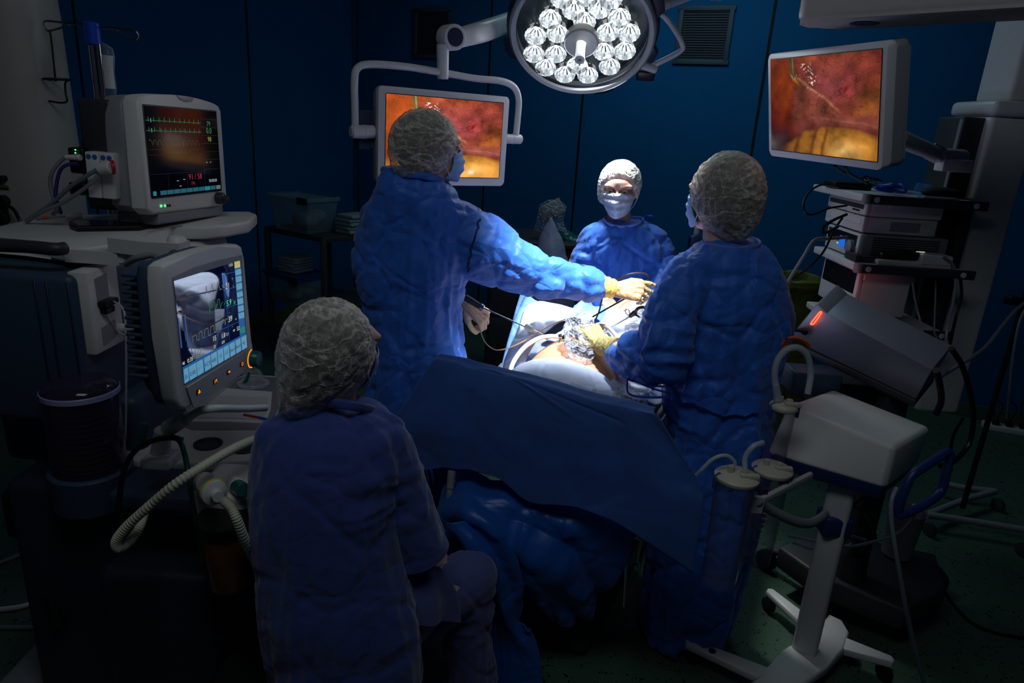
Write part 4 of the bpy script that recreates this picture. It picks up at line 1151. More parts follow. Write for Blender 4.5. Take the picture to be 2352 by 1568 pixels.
for cx, cy in cups:
    q = lampproj(cx, cy)
    if proto is None:
        Mc = ML @ Matrix.Translation((q.x, q.y, -0.036))
        n = 32; prof = [(0.0500, 0.026), (0.0490, 0.016), (0.0455, 0.000), (0.0385, -0.016), (0.027, -0.029), (0.012, -0.036), (0.004, -0.037)]
        rings = [[V((r * (1 - 0.05 * (j % 2)) * math.cos(2 * math.pi * j / n), r * (1 - 0.05 * (j % 2)) * math.sin(2 * math.pi * j / n), z)) for j in range(n)] for r, z in prof]
        b = B(Mc); b.rings(rings, cap=False)
        i = 0
        for f in b.bm.faces:
            ring_, seg_ = i // n, i % n
            f.material_index = 2 if ring_ >= 3 and seg_ % 3 else (1 if (seg_ % 5 in (0, 1) and ring_ < 4) or (ring_ == 2 and seg_ % 2) else 0); i += 1
        cup = b.build('reflector', [MT['cupa'], MT['cupb'], MT['cupc']], tL, smooth=False)
        b = B(Mc); b.ell((0, 0, -0.030), (0.010, 0.010, 0.007), sub=2); led = b.build('bulb', MT['e_led'], cup)
        proto = (cup, led, q.copy())
    else:
        c2 = proto[0].copy(); COL.objects.link(c2); c2.parent = tL
        dq = V((q.x - proto[2].x, q.y - proto[2].y, 0))
        c2.matrix_basis = Matrix.Translation(dq) @ Matrix.Rotation(0, 4, 'Z')
        l2 = proto[1].copy(); COL.objects.link(l2); l2.parent = c2
hq = lampproj(1556, 250)
Mh = ML @ Matrix.Translation((hq.x * 0.3, hq.y * 0.4, 0))
b = B(Mh); b.lathe([(0.001, 0.036), (0.070, 0.036), (0.076, 0.030), (0.076, 0.018), (0.072, 0.014), (0.072, -0.01), (0.001, -0.01)], 48); hub = b.build('hub', MT['wplastic'], tL)
b = B(Mh); b.lathe([(0.024, 0.034), (0.021, 0.05), (0.021, 0.115), (0.023, 0.130), (0.022, 0.136), (0.009, 0.137), (0.008, 0.130)], 28, cap=False); hd = b.build('handle', MT['wplastic'], hub)
b = B(Mh); b.lathe([(0.001, 0.1315), (0.0085, 0.132)], 20, cap=False); b.build('handle_socket', MT['grey'], hd)
# side handle and yoke tube at the right
def onl(px, py, off=-0.03): return onplane(px, py, LC + LN * off, LN)
b = B(); P = [onl(1496, 26, -0.05), onl(1522, 34, -0.05), onl(1545, 62, -0.05), onl(1566, 98, -0.05), onl(1562, 118, -0.05), onl(1505, 148, -0.04)]
b.tube(P, 0.0125, 16, 6); b.build('side_handle', MT['wmetal'], tL)
b = B(); b.cyl(onl(1462, 142), onl(1508, 160), 0.024, 0.020, 20, 0.004); b.build('handle_mount', MT['wmetal'], tL)
b = B(frame(onl(1483, 172, -0.06), X=LX, Z=LN)); b.box((0, 0, 0), (0.085, 0.055, 0.03), 0.008); b.build('handle_switch', MT['darkplum'] , tL)
b = B(); b.cyl(onl(1488, 26, -0.05), onl(1535, 6, -0.10), 0.026, 0.026, 24, 0.004); b.tube([onl(1535, 6, -0.10), onl(1600, -18, -0.2), onl(1700, -50, -0.3), V((1.2, 3.9, 3.24))], 0.024, 16, 5)
b.cyl(V((1.2, 3.9, 3.18)), V((1.2, 3.9, CEIL)), 0.06); b.build('suspension_arm', MT['wmetal'], tL)

# ---------------------------------------------------------------- monitor on a yoke behind the left surgeon
def monitor_body(t, C, X, U, N, w, h, sw, sh, dy=0.0, th=0.065, bez=None, side=None, dx=0.0):
    M = frame(C, X=X, Y=U)
    b = B(M); b.prism(rrect(w, h, 0.018), -0.030, 0.0, 0.004, 2); o = b.build('bezel', bez or MT['wmetal'], t)
    b = B(M); b.prism(rrect(w - 0.006, h - 0.006, 0.02), -th, -0.028, 0.012, 3); b.build('back_housing', side or MT['grey'], t)
    b = B(M @ Matrix.Translation((dx, dy, 0))); b.prism(rrect(sw + 0.006, sh + 0.006, 0.003, 2), 0.0002, 0.0010); b.build('screen_edge', MT['black'], t)
    return M
C, X, U, N, h = quad([(874, 196), (1174, 223), (1154, 427), (864, 424)], 0.60)
tM = thing('monitor', 'wide white-framed monitor showing an orange keyhole camera picture, hung in a tube yoke', 'monitor', M=frame(C, X=X, Y=U))
M = monitor_body(tM, C, X, U, N, 0.60, h, 0.538, h - 0.064, dy=0.004)
screen_picture(M @ Matrix.Translation((0.0, 0.004, 0.0016)), 0.538, h - 0.064, 1.01, tM)
text_mesh([('.......   ..', 0.0, -h / 2 + 0.010, 0.008)], M @ Matrix.Translation((0.02, 0, 0.001)), tM, 'button_marks', MT['grey'])
Mi = M.inverted()
def inM(px, py, zoff=-0.04): return Mi @ onplane(px, py, C + N * zoff, N)
b = B(M)
P = [inM(x, y) for x, y in ((816, 296), (815, 240), (814, 190), (820, 158), (850, 148), (930, 153), (1017, 167), (1090, 180), (1150, 186), (1180, 200), (1191, 228), (1189, 270), (1184, 318))]
b.tube(P, 0.0145, 16, 6); b.build('yoke', MT['wmetal'], tM)
for (a, c, r) in (((806, 302), (860, 303), 0.026), ((1152, 318), (1197, 320), 0.021)):
    b = B(M); p, q = inM(*a), inM(*c); b.cyl(p, q, r, r, 28, 0.005); b.cyl(p.lerp(q, 0.55), p.lerp(q, 0.62), r + 0.0015, n=28); b.cyl(p - (q - p).normalized() * 0.002, p, r * 0.75, n=24); b.build('yoke_joint', MT['wmetal'], tM)
p0, p1 = inM(826, 252, -0.08), inM(858, 344, -0.08)
b = B(M); b.box(((p0.x + p1.x) / 2, (p0.y + p1.y) / 2, -0.09), (abs(p1.x - p0.x) + 0.02, abs(p1.y - p0.y), 0.06), 0.003, 1)
b.box(((p0.x + p1.x) / 2 + 0.012, (p0.y + p1.y) / 2, -0.058), (0.012, abs(p1.y - p0.y) * 0.9, 0.01)); b.build('back_bracket', MT['slate'], tM)
# stem, elbow and spring arm
b = B(M); a, c = inM(1017, 182), inM(1017, 102); b.cyl(a, c, 0.0235, 0.026, 28, 0.003)
b.cyl(a.lerp(c, 0.30), a.lerp(c, 0.32), 0.0245); b.build('stem', MT['wmetal'], tM)
ec = inM(1038, 86)
b = B(M @ Matrix.Translation(ec)); b.lathe([(0.043, -0.05), (0.050, -0.045), (0.050, 0.025), (0.046, 0.030), (0.001, 0.030)], 40); b.build('elbow', MT['wmetal'], tM)
b = B(M @ Matrix.Translation(ec)); b.lathe([(0.036, 0.029), (0.035, 0.033), (0.001, 0.034)], 36); b.build('elbow_cap', MT['navy'] if 'navy' in MT else MT['dgrey'], tM)
b = B()
P = [M @ inM(1050, 88, -0.06), M @ inM(1110, 72, -0.12), at(1172, 50, 3.66), at(1225, 28, 3.90), at(1250, 12, 4.05)]
rr = []
pts = catmull(P, 6); rings = []
for i, p in enumerate(pts):
    t_ = (pts[min(i + 1, len(pts) - 1)] - pts[max(i - 1, 0)]).normalized(); s_ = t_.cross(V((0, 0, 1))).normalized(); u_ = s_.cross(t_)
    k_ = i / (len(pts) - 1); hh = 0.038 + 0.006 * math.sin(k_ * math.pi); ww = 0.030
    rings.append([p + s_ * (ww * math.copysign(abs(math.cos(a)) ** 0.6, math.cos(a))) + u_ * (hh * math.copysign(abs(math.sin(a)) ** 0.6, math.sin(a))) for a in [2 * math.pi * j / 24 for j in range(24)]])
b.rings(rings); b.cyl(P[-1] + V((0, 0, -0.05)), V((P[-1].x, P[-1].y, CEIL)), 0.05); b.build('spring_arm', MT['wmetal'], tM)

# ---------------------------------------------------------------- operating table, patient and sheets
MTb = frame((0.06, 1.94, 0), X=wr, Y=wd)       # origin under the screen bar, +Y towards the patient's feet
TP = lambda s, t_, z: MTb @ V((s, t_, z))
tT = thing('operating_table', 'operating table on a single column under the blue and white sheets', 'table', M=MTb)
b = B(MTb); b.box((0, 0.62, 0.765), (0.54, 1.10, 0.05), 0.015); b.build('table_top', MT['dgrey'], tT)
b = B(MTb); b.box((0, 0.62, 0.815), (0.52, 1.08, 0.05), 0.02); b.build('mattress', MT['black'], tT)
b = B(MTb); b.box((0, 0.62, 0.44), (0.26, 0.34, 0.62), 0.03); b.build('column', MT['dgrey'], tT)
b = B(MTb); b.box((0, 0.62, 0.065), (0.46, 0.95, 0.11), 0.03); b.build('base', MT['dgrey'], tT)
for s in (-1, 1):
    b = B(MTb); b.box((s * 0.29, 0.62, 0.765), (0.010, 1.0, 0.030), 0.003, 2); b.build('side_rail', MT['steel'], tT)
# rod and clamp hanging off the rail on the right
b = B(); b.cyl(at(1441, 1222, 1.86), at(1433, 1390, 1.93), 0.007); b.build('clamp_rod', MT['steel'], tT)
b = B(frame(at(1450, 1222, 1.86), X=wr, Y=wd)); b.box((0, 0, 0), (0.06, 0.03, 0.022), 0.004, 2); b.cyl((0.03, 0, -0.02), (0.028, 0, -0.10), 0.006); b.cyl((0.028, 0, -0.10), (0.028, 0, -0.125), 0.013, 0.012, 16, 0.003); b.build('rail_clamp', MT['steel'], tT)
# screen bar
tF = thing('screen_support_bar', 'metal bar holding up the blue screen sheet at the head of the table', 'bar', TP(0, 0, 0.8))
b = B(); zb = 1.040; L0, R0 = onz(1014, 838, zb), onz(1490, 962, zb)
b.tube([V((L0.x, L0.y + 0.02, 0.79)), V((L0.x, L0.y + 0.01, 0.95)), V((L0.x, L0.y, zb - 0.03)), L0 + V((0.03, -0.015, 0)), L0.lerp(R0, 0.5), R0 + V((-0.03, 0.015, 0)), V((R0.x, R0.y, zb - 0.03)), V((R0.x, R0.y + 0.01, 0.95)), V((R0.x, R0.y + 0.02, 0.79))], 0.008, 12, 5)
b.build('bar', MT['steel'], tF)

# patient
tP = thing('person', 'patient lying on the table, bare belly showing between white sheets', 'person', TP(0, 0.6, 0.84))
b = B(MTb)
b.ell((0, 0.58, 0.885), (0.235, 0.36, 0.160), sub=4); b.ell((0, 0.25, 0.90), (0.20, 0.24, 0.125), sub=3); b.ell((0, 0.95, 0.91), (0.19, 0.22, 0.11), sub=3)
b.cap2((0, 0.22, 0.90), 0.06, (0, 0.14, 0.90), 0.055); b.ell((0, 0.125, 0.905), (0.078, 0.095, 0.090)); b.cap2((0, 0.14, 0.975), 0.014, (0, 0.12, 0.995), 0.009)
for s in (-1, 1):
    b.cap2((s * 0.09, 0.95, 0.91), 0.080, (s * 0.11, 1.15, 0.895), 0.060); b.cap2((s * 0.11, 1.15, 0.895), 0.055, (s * 0.11, 1.20, 0.50), 0.038); b.cap2((s * 0.11, 1.20, 0.50), 0.036, (s * 0.11, 1.23, 0.47), 0.030)
    if s > 0: b.cap2((s * 0.19, 0.20, 0.90), 0.055, (s * 0.235, 0.45, 0.88), 0.042); b.cap2((s * 0.235, 0.45, 0.88), 0.042, (s * 0.23, 0.72, 0.875), 0.03)
    else:
        # the other arm lies out to the side on an arm board
        a1_, a2_ = MTb.inverted() @ at(925, 990, 2.10), MTb.inverted() @ at(858, 962, 2.10)
        b.cap2((-0.17, 0.22, 0.89), 0.052, a1_, 0.036); b.cap2(a1_, 0.036, a2_, 0.025)
me = remesh(b, 0.010, 5)
navel = TP(0.0, 0.66, 1.045)
displace(me, lambda co, n: n * (-0.016 * math.exp(-((co - navel).length / 0.014) ** 2)))
body = link('body', me, MT['skin'], tP)

def field(name, s0, s1, t0, t1, hfun, m, parent=None, ns=60, nt=60, label=None, cat=None, amp=0.008, sc=9, thick=0.002, seed=0, group=None):
    bm = bmesh.new(); g = []
    for i in range(ns + 1):
        r_ = []
        for j in range(nt + 1):
            s = s0 + (s1 - s0) * i / ns; t_ = t0 + (t1 - t0) * j / nt
            p = hfun(s, t_)
            q = V(p) + V((seed, 0, 0)); q2 = q + noise.noise_vector(q * 3) * 0.08
            d = amp * (min(vor(q2, sc), 0.5) * 2 - 0.3) + amp * 0.5 * (1 - abs(noise.noise(q2 * sc * 0.9)) * 3)
            r_.append(bm.verts.new(TP(p[0] + d * 0.5 * (1 if s > 0 else -1) * (1 if p[2] < 0.88 else 0), p[1], p[2] + d)))
        g.append(r_)
    for i in range(ns):
        for j in range(nt): bm.faces.new((g[i][j], g[i + 1][j], g[i + 1][j + 1], g[i][j + 1]))
    bmesh.ops.recalc_face_normals(bm, faces=bm.faces); bmesh.ops.solidify(bm, geom=list(bm.faces), thickness=thick)
    me = bpy.data.meshes.new(name); bm.to_mesh(me); bm.free()
    for p in me.polygons: p.use_smooth = True
    o = link(name, me, m, parent)
    if label: tag(o, label, cat, group)
    return o
def overbody(base, extra=0.012, drop=0.35, half=0.29):
    def f(s, t_):
        a = abs(s); sg = 1 if s > 0 else -1
        if a <= half:
            z1 = 0.885 + 0.165 * math.sqrt(max(0, 1 - (s / 0.245) ** 2 - ((t_ - 0.58) / 0.375) ** 2)) if (s / 0.245) ** 2 + ((t_ - 0.58) / 0.375) ** 2 < 1 else 0
            z2 = 0.90 + 0.13 * math.sqrt(max(0, 1 - (s / 0.215) ** 2 - ((t_ - 0.25) / 0.26) ** 2)) if (s / 0.215) ** 2 + ((t_ - 0.25) / 0.26) ** 2 < 1 else 0
            z3 = 0.91 + 0.115 * math.sqrt(max(0, 1 - (s / 0.20) ** 2 - ((t_ - 0.95) / 0.24) ** 2)) if (s / 0.20) ** 2 + ((t_ - 0.95) / 0.24) ** 2 < 1 else 0
            zl = base + 0.07 * math.exp(-((a - 0.11) / 0.09) ** 2) if t_ > 0.95 else base
            return (s, t_, max(z1, z2, z3, zl) + extra)
        ex = a - half
        return (sg * (half + 0.02 + 0.06 * math.sin(min(ex, 0.2) * 4) + 0.02 * math.sin(t_ * 17) * min(ex * 6, 1)), t_, base + extra - ex)
    return f
field('chest_sheet', -0.50, 0.50, 0.08, 0.33, overbody(0.89), MT['wdrape'], None, 70, 40, 'pale blue-white sheet over the chest of the patient, near side of the bare belly', 'sheet', amp=0.004, sc=12)
def flank(s, t_):
    return (s, t_, 0.895 - 0.05 * math.sin((t_ - 0.25) * 5) ** 2)
field('flank_sheet', -0.40, -0.13, 0.24, 0.92, flank, MT['wdrape'], None, 30, 50, 'white sheet tucked along the left side of the bare belly', 'sheet', amp=0.008, sc=9, seed=5)
def legs(s, t_):
    p = overbody(0.90)(s, t_)
    k = math.exp(-((t_ - 1.15) / 0.20) ** 2 - ((s + 0.15) / 0.14) ** 2) * 0.045
    return (p[0], p[1], p[2] + (k if abs(s) < 0.3 else 0))
field('leg_sheet', -0.72, 0.62, 0.84, 1.24, legs, MT['wdrape'], None, 90, 90, 'brightly lit white sheet over the hips and legs of the patient', 'sheet', amp=0.010, sc=8, seed=3)
# side sheet at the left hip: pale blue, hanging, pulled up in a peak
rows = [[at(1252, 690, 2.86), at(1290, 700, 2.80), at(1330, 712, 2.78)],
        [at(1205, 705, 2.80), at(1250, 722, 2.72), at(1300, 730, 2.70)],
        [at(1185, 770, 2.70), at(1215, 765, 2.60), at(1240, 775, 2.60)],
        [at(1158, 850, 2.60), at(1185, 840, 2.52), at(1200, 850, 2.50)],
        [at(1150, 930, 2.55), at(1175, 930, 2.48), at(1200, 930, 2.46)]]
tag(sheet('side_sheet', rows, MT['wdrape'], None, 14, 14, lambda u, v, p, n: n * 0.012 * (1 - 3 * abs(noise.noise(V((p.x * 9, p.y * 9, p.z * 2.5)))))), 'white sheet hanging in folds over the left edge of the table beside the belly', 'sheet')
rows = [[at(1196, 672, 3.0), at(1232, 688, 2.92)], [at(1176, 730, 2.92), at(1205, 740, 2.84)], [at(1160, 800, 2.84), at(1184, 800, 2.76)], [at(1146, 870, 2.76), at(1172, 870, 2.68)], [at(1140, 950, 2.7), at(1170, 950, 2.64)]]
tag(sheet('blue_side_sheet', rows, MT['ltblue'], None, 12, 12, lambda u, v, p, n: n * 0.012 * math.sin(u * 9 + v * 3)), 'pale blue sheet hanging behind the white one at the left table edge', 'sheet')
rows = [[at(1320, 700, 2.98), at(1345, 688, 2.98), at(1372, 700, 3.0), at(1400, 716, 3.05)],
        [at(1300, 718, 2.86), at(1340, 705, 2.84), at(1375, 715, 2.86), at(1410, 730, 2.9)],
        [at(1310, 738, 2.78), at(1345, 735, 2.76), at(1380, 738, 2.78), at(1420, 745, 2.8)]]
tag(sheet('folded_sheet', rows, MT['ltblue'], None, 10, 10, lambda u, v, p, n: n * 0.012 * math.sin(u * 13 + v * 4)), 'small pale blue folded sheet on the white leg sheet in front of the nurse', 'sheet')

# ---- the blue screen sheet
def scr(u, v, p, n):
    d = 0.012 * math.sin(u * 8.0 + 1.5 * math.sin(v * 3)) * v + 0.010 * v * (1 - 3 * abs(noise.noise(V((u * 4, v * 1.4, 2.0)))))
    d += 0.0045 * (min(vor(p + noise.noise_vector(p * 3) * 0.06, 5.0), 0.5) * 2 - 0.5)
    if v < 0.05: d += 0.004
    d += 0.006 * math.exp(-((v - 0.36 - 0.30 * (u - 0.25)) / 0.010) ** 2) * smooth01((u - 0.15) * 8) * smooth01((0.85 - u) * 8)
    d -= 0.006 * math.exp(-((v - 0.30 - 0.62 * (u - 0.18)) / 0.010) ** 2) * smooth01((u - 0.18) * 8) * smooth01((0.62 - u) * 8)
    d += 0.012 * math.exp(-((u - 0.21 + 0.05 * (1 - v)) / 0.035) ** 2) * v
    return n * d
rows = [[(1003, 818, 2.060), (1090, 836, 2.015), (1180, 862, 1.965), (1270, 887, 1.91), (1350, 908, 1.86), (1430, 926, 1.80), (1502, 942, 1.745)],
        [(990, 832, 2.035), (1084, 852, 1.985), (1177, 878, 1.935), (1270, 903, 1.88), (1354, 924, 1.83), (1436, 944, 1.77), (1512, 958, 1.71)],
        [(940, 905, 2.03), (1060, 905, 1.955), (1165, 928, 1.905), (1270, 955, 1.85), (1365, 978, 1.80), (1455, 1000, 1.74), (1556, 1030, 1.68)],
        [(886, 985, 2.02), (1040, 985, 1.93), (1150, 1005, 1.88), (1270, 1040, 1.83), (1370, 1065, 1.77), (1480, 1085, 1.70), (1606, 1112, 1.64)],
        [(912, 1045, 2.0), (1045, 1045, 1.92), (1150, 1060, 1.87), (1262, 1098, 1.82), (1370, 1125, 1.76), (1485, 1150, 1.68), (1611, 1166, 1.61)],
        [(955, 1081, 1.98), (1045, 1083, 1.92), (1135, 1096, 1.87), (1215, 1150, 1.83), (1325, 1166, 1.77), (1450, 1220, 1.69), (1586, 1322, 1.60)]]
rows = [[at(*p) for p in r] for r in rows]
b_ = rows[0]
back = [[p + V((0.012, 0.03, 0.0)) for p in b_]]
back0 = [p + V((0.008, 0.035, -0.07)) for p in b_]
tag(sheet('screen_sheet', [back0, back[0]] + rows, MT['drape'], None, 20, 20, scr, 0.0012), 'large blue paper sheet stretched over a bar across the table in front', 'sheet')
# ---- shiny sheets hanging below it
def crump(a1, a2, sd):
    def f(u, v, p, n):
        q = p + noise.noise_vector(p * 2.5 + V((sd, 0, 0))) * 0.12
        w = noise.noise(p * 2.2 + V((sd, 0, 0))) * 0.35
        k1 = 1 - 3.4 * abs(noise.noise(V(((u - 0.75 * v + w) * 2.6, (u * 0.4 + v) * 0.8, sd))))
        k2 = 1 - 3.4 * abs(noise.noise(V(((u + 0.55 * v - w) * 5.0, v * 1.1, sd + 4))))
        return n * (a1 * 1.3 * k1 + a1 * 0.22 * k2 + a2 * (min(vor(q, 5), 0.5) * 2 - 0.5))
    return f
rows = [[(1030, 1062, 2.05), (1110, 1080, 2.00), (1210, 1110, 1.96), (1330, 1140, 1.92), (1432, 1180, 1.88)],
        [(992, 1160, 1.93), (1078, 1128, 1.86), (1215, 1168, 1.84), (1350, 1200, 1.82), (1446, 1225, 1.82)],
        [(1000, 1215, 1.86), (1098, 1192, 1.76), (1218, 1268, 1.78), (1350, 1262, 1.80), (1436, 1262, 1.82)],
        [(1075, 1290, 1.84), (1150, 1275, 1.78), (1236, 1345, 1.77), (1330, 1340, 1.80), (1404, 1340, 1.84)],
        [(1140, 1345, 1.88), (1190, 1340, 1.84), (1255, 1400, 1.82), (1320, 1400, 1.84), (1372, 1400, 1.88)],
        [(1200, 1390, 1.92), (1235, 1400, 1.90), (1270, 1440, 1.88), (1310, 1440, 1.88), (1350, 1425, 1.92)]]
tag(sheet('table_drape', [[at(*p) for p in r] for r in rows], MT['drape2'], None, 26, 22, crump(0.020, 0.008, 2.2), 0.0015), 'crumpled glossy blue sheet hanging under the screen sheet from the table end', 'sheet')
rows = [[(1010, 1195, 1.78), (1090, 1205, 1.76), (1180, 1260, 1.76), (1210, 1330, 1.80)],
        [(1020, 1240, 1.78), (1110, 1270, 1.74), (1180, 1335, 1.76), (1205, 1390, 1.80)],
        [(1040, 1330, 1.84), (1120, 1350, 1.78), (1170, 1400, 1.78), (1196, 1440, 1.80)],
        [(1060, 1420, 1.86), (1125, 1430, 1.80), (1175, 1450, 1.80), (1225, 1460, 1.82)],
        [(1075, 1500, 1.84), (1140, 1505, 1.80), (1190, 1510, 1.80), (1236, 1500, 1.82)],
        [(1085, 1590, 1.82), (1145, 1595, 1.78), (1195, 1590, 1.78), (1240, 1575, 1.80)]]
tag(sheet('floor_length_drape', [[at(*p) for p in r] for r in rows], MT['drape2'], None, 26, 20, crump(0.016, 0.007, 7.7), 0.0015), 'lower blue sheet trailing down to the floor beside the bent knee', 'sheet')
# corrugated connector peeping out under the screen sheet
tK = thing('breathing_connector', 'grey hose connector with a ribbed end under the left of the screen sheet', 'connector', at(1034, 1150, 1.93))
b = B(); b.cyl(at(1038, 1080, 1.95), at(1034, 1122, 1.93), 0.0135, 0.0125, 20, 0.002); b.cyl(at(1037, 1100, 1.945), at(1036, 1104, 1.943), 0.015); b.build('socket', MT['grey'], tK)
b = B(); b.tube([at(1034, 1122, 1.93), at(1030, 1160, 1.92), at(1022, 1200, 1.93), at(1010, 1260, 1.98)], lambda u: 0.010 + 0.0022 * (0.5 + 0.5 * math.sin(u * 170)), 14, 26); b.build('ribbed_hose', MT['grey'], tK)
for i, (x0, x1) in enumerate(((972, 968), (984, 990), (996, 985))):
    b = B(); b.tube([at(x0, 1075, 2.0), at(x0 + 6, 1110, 1.99), at(x1, 1150, 1.98), at(x1 + 10, 1200, 1.97)], 0.004, 8, 5)
    tag(b.build('cable', MT['cable']), ['leftmost black cable hanging under the left end of the screen sheet', 'middle black cable hanging under the left end of the screen sheet', 'black cable under the screen sheet closest to the grey ribbed connector'][i], 'cable', 'black cables under the screen sheet')

# ---------------------------------------------------------------- instruments at the belly
tI = thing('grasper', 'long steel instrument with a grey handle entering the belly from the left', 'instrument', at(1210, 750, 2.55))
b = B(); b.cyl(at(1068, 682, 2.63), at(1102, 703, 2.62), 0.014, 0.013, 20, 0.002); b.build('handle', MT['dgrey'], tI)
b = B(); b.cyl(at(1102, 703, 2.62), at(1110, 708, 2.62), 0.015, 0.015, 16, 0.002); b.build('collar_ring', MT['steel'], tI)
b = B(); b.cyl(at(1108, 706, 2.62), at(1246, 768, 2.53), 0.0030); b.build('shaft', MT['steel'], tI)
b = B(); p, q = at(1206, 748, 2.56), at(1222, 757, 2.55); b.cyl(p, q, 0.011, 0.013, 20, 0.002); b.cyl(q, at(1228, 760, 2.545), 0.009, 0.005); b.cyl(q, at(1246, 769, 2.53), 0.0052); b.build('port', MT['tube'], tI)
def cable(name, pts, r, m, label, group=None, k=6, n=8):
    b = B(); b.tube([at(*p) for p in pts], r, n, k); return tag(b.build(name, MT[m]), label, 'cable' if 'cable' in name else 'tube', group)
cable('thin_cable', [(1058, 700, 2.62), (1080, 722, 2.60), (1098, 745, 2.58), (1112, 782, 2.55), (1135, 802, 2.52), (1165, 800, 2.48), (1200, 785, 2.47), (1228, 768, 2.52), (1262, 748, 2.58), (1300, 732, 2.62)], 0.0024, 'copper', 'thin beige cable looping from the left instrument over the belly')
tI2 = thing('electrode_instrument', 'black instrument with an orange plug held by the outstretched yellow-cuffed hand', 'instrument', at(1470, 655, 2.60))
b = B(); b.cyl(at(1460, 662, 2.60), at(1478, 650, 2.60), 0.0075, 0.006, 14, 0.002); b.build('plug', MT['orange'], tI2)
b = B(); b.cyl(at(1445, 680, 2.59), at(1353, 732, 2.62), 0.0034); b.build('shaft', MT['cable'], tI2)
b = B(); b.tube([at(1478, 650, 2.60), at(1490, 640, 2.60), at(1486, 630, 2.60), at(1465, 627, 2.60), at(1438, 632, 2.60), at(1412, 648, 2.61), at(1390, 672, 2.62), at(1382, 690, 2.63), at(1376, 715, 2.64), at(1363, 745, 2.64)], 0.0033, 8, 6); b.build('lead', MT['cable'], tI2)
tI3 = thing('ring_handle_instrument', 'slim instrument with a black ring handle entering the belly from the right', 'instrument', at(1400, 752, 2.6))
b = B(); b.cyl(at(1448, 726, 2.58), at(1372, 770, 2.56), 0.0030); b.build('shaft', MT['steel'], tI3)
b = B(); b.cyl(at(1446, 727, 2.58), at(1460, 716, 2.57), 0.008, 0.011, 14, 0.002); b.tube([at(1458, 718, 2.57), at(1466, 708, 2.56), at(1480, 706, 2.55), at(1488, 716, 2.54)], 0.0065, 10, 5); b.tube([at(1452, 722, 2.575), at(1462, 724, 2.56), at(1468, 728, 2.56)], 0.004, 8, 4); b.build('handle', MT['black'], tI3)
b = B(); b.tube([at(x, y, 2.58) for x, y in ((1440, 722), (1436, 715), (1441, 710), (1446, 716), (1445, 724))], 0.0022, 8, 5, closed=True); b.build('wire_ring', MT['steel'], tI3)
b = B(); b.cyl(at(1403, 752, 2.57), at(1388, 761, 2.565), 0.012, 0.010, 18, 0.002); b.cyl(at(1388, 761, 2.565), at(1370, 771, 2.56), 0.006); b.build('port', MT['clear'], tI3)
# camera head in its clear sleeve
tE = thing('endoscope_camera', 'black keyhole camera head wrapped in a clear plastic sleeve over the belly', 'camera', at(1320, 760, 2.42))
b = B(); b.cyl(at(1322, 728, 2.44), at(1326, 760, 2.41), 0.020, 0.016, 20, 0.004); b.cyl(at(1312, 765, 2.46), at(1292, 776, 2.50), 0.012, 0.007, 16, 0.002); b.cyl(at(1326, 760, 2.41), at(1327, 775, 2.40), 0.010, 0.007); b.build('body', MT['black'], tE)
b = B(); b.tube([at(1326, 765, 2.40), at(1324, 800, 2.36), at(1318, 840, 2.31), at(1316, 880, 2.27), at(1318, 915, 2.22)], 0.0055, 10, 6); b.build('cable', MT['cable'], tE)
b = B(); p, q = at(1291, 772, 2.50), at(1282, 773, 2.50); b.cyl(p, q, 0.011, 0.009, 16, 0.001); b.cyl(at(1286, 778, 2.49), at(1284, 792, 2.48), 0.0035); b.build('port', MT['steel'], tE)
def sleeve_ring(cx, cy, Y, rx, ry, n=40):
    c = at(cx, cy, Y); return [c + _r * rx * math.cos(2 * math.pi * j / n) + V((0, 1, 0.25)) * ry * math.sin(2 * math.pi * j / n) for j in range(n)]
rows = [sleeve_ring(1322, 716, 2.46, 0.012, 0.012), sleeve_ring(1326, 722, 2.45, 0.040, 0.03), sleeve_ring(1330, 745, 2.43, 0.056, 0.060), sleeve_ring(1334, 775, 2.40, 0.064, 0.070), sleeve_ring(1336, 800, 2.37, 0.058, 0.06),
        sleeve_ring(1322, 822, 2.34, 0.040, 0.03), sleeve_ring(1326, 850, 2.30, 0.042, 0.025), sleeve_ring(1330, 880, 2.26, 0.046, 0.022), sleeve_ring(1332, 912, 2.22, 0.048, 0.02)]
b = B(); b.rings(loftrings(rows, 6), cap=False)
me = bpy.data.meshes.new('s'); b.bm.to_mesh(me); b.bm.free()
me.transform(Matrix.Translation((0, -0.05, 0.01)))
displace(me, lambda co, n: n * (0.010 * (min(vor(co, 22), 0.5) * 2 - 0.5) + 0.006 * (1 - 3 * abs(noise.noise(co * 24)))))
for p in me.polygons: p.use_smooth = False
link('plastic_sleeve', me, MT['clearwr'], tE)
cable('gas_tube', [(1281, 773, 2.50), (1262, 772, 2.49), (1235, 778, 2.44), (1205, 797, 2.38), (1183, 825, 2.32), (1173, 850, 2.28), (1176, 880, 2.22)], 0.0085, 'tube', 'milky gas tube curving round the left side of the belly to the camera port', n=12)
cable('suction_tube', [(1200, 872, 2.20), (1245, 872, 2.20), (1290, 862, 2.22), (1330, 860, 2.28), (1365, 848, 2.34), (1395, 832, 2.38), (1420, 800, 2.42)], 0.0070, 'tube', 'milky tube lying across the chest sheet, lower of the two beside the sleeve', n=12)
cable('drain_tube', [(1340, 872, 2.22), (1372, 868, 2.26), (1395, 858, 2.30), (1420, 845, 2.33), (1440, 830, 2.36)], 0.0070, 'tube', 'milky tube below the blue cuff of the right-hand surgeon', n=12)
cable('looped_tube', [(1330, 890, 2.18), (1345, 875, 2.20), (1368, 874, 2.21), (1382, 890, 2.20), (1384, 912, 2.18)], 0.0060, 'tube', 'milky tube looping behind the top edge of the screen sheet', n=12)
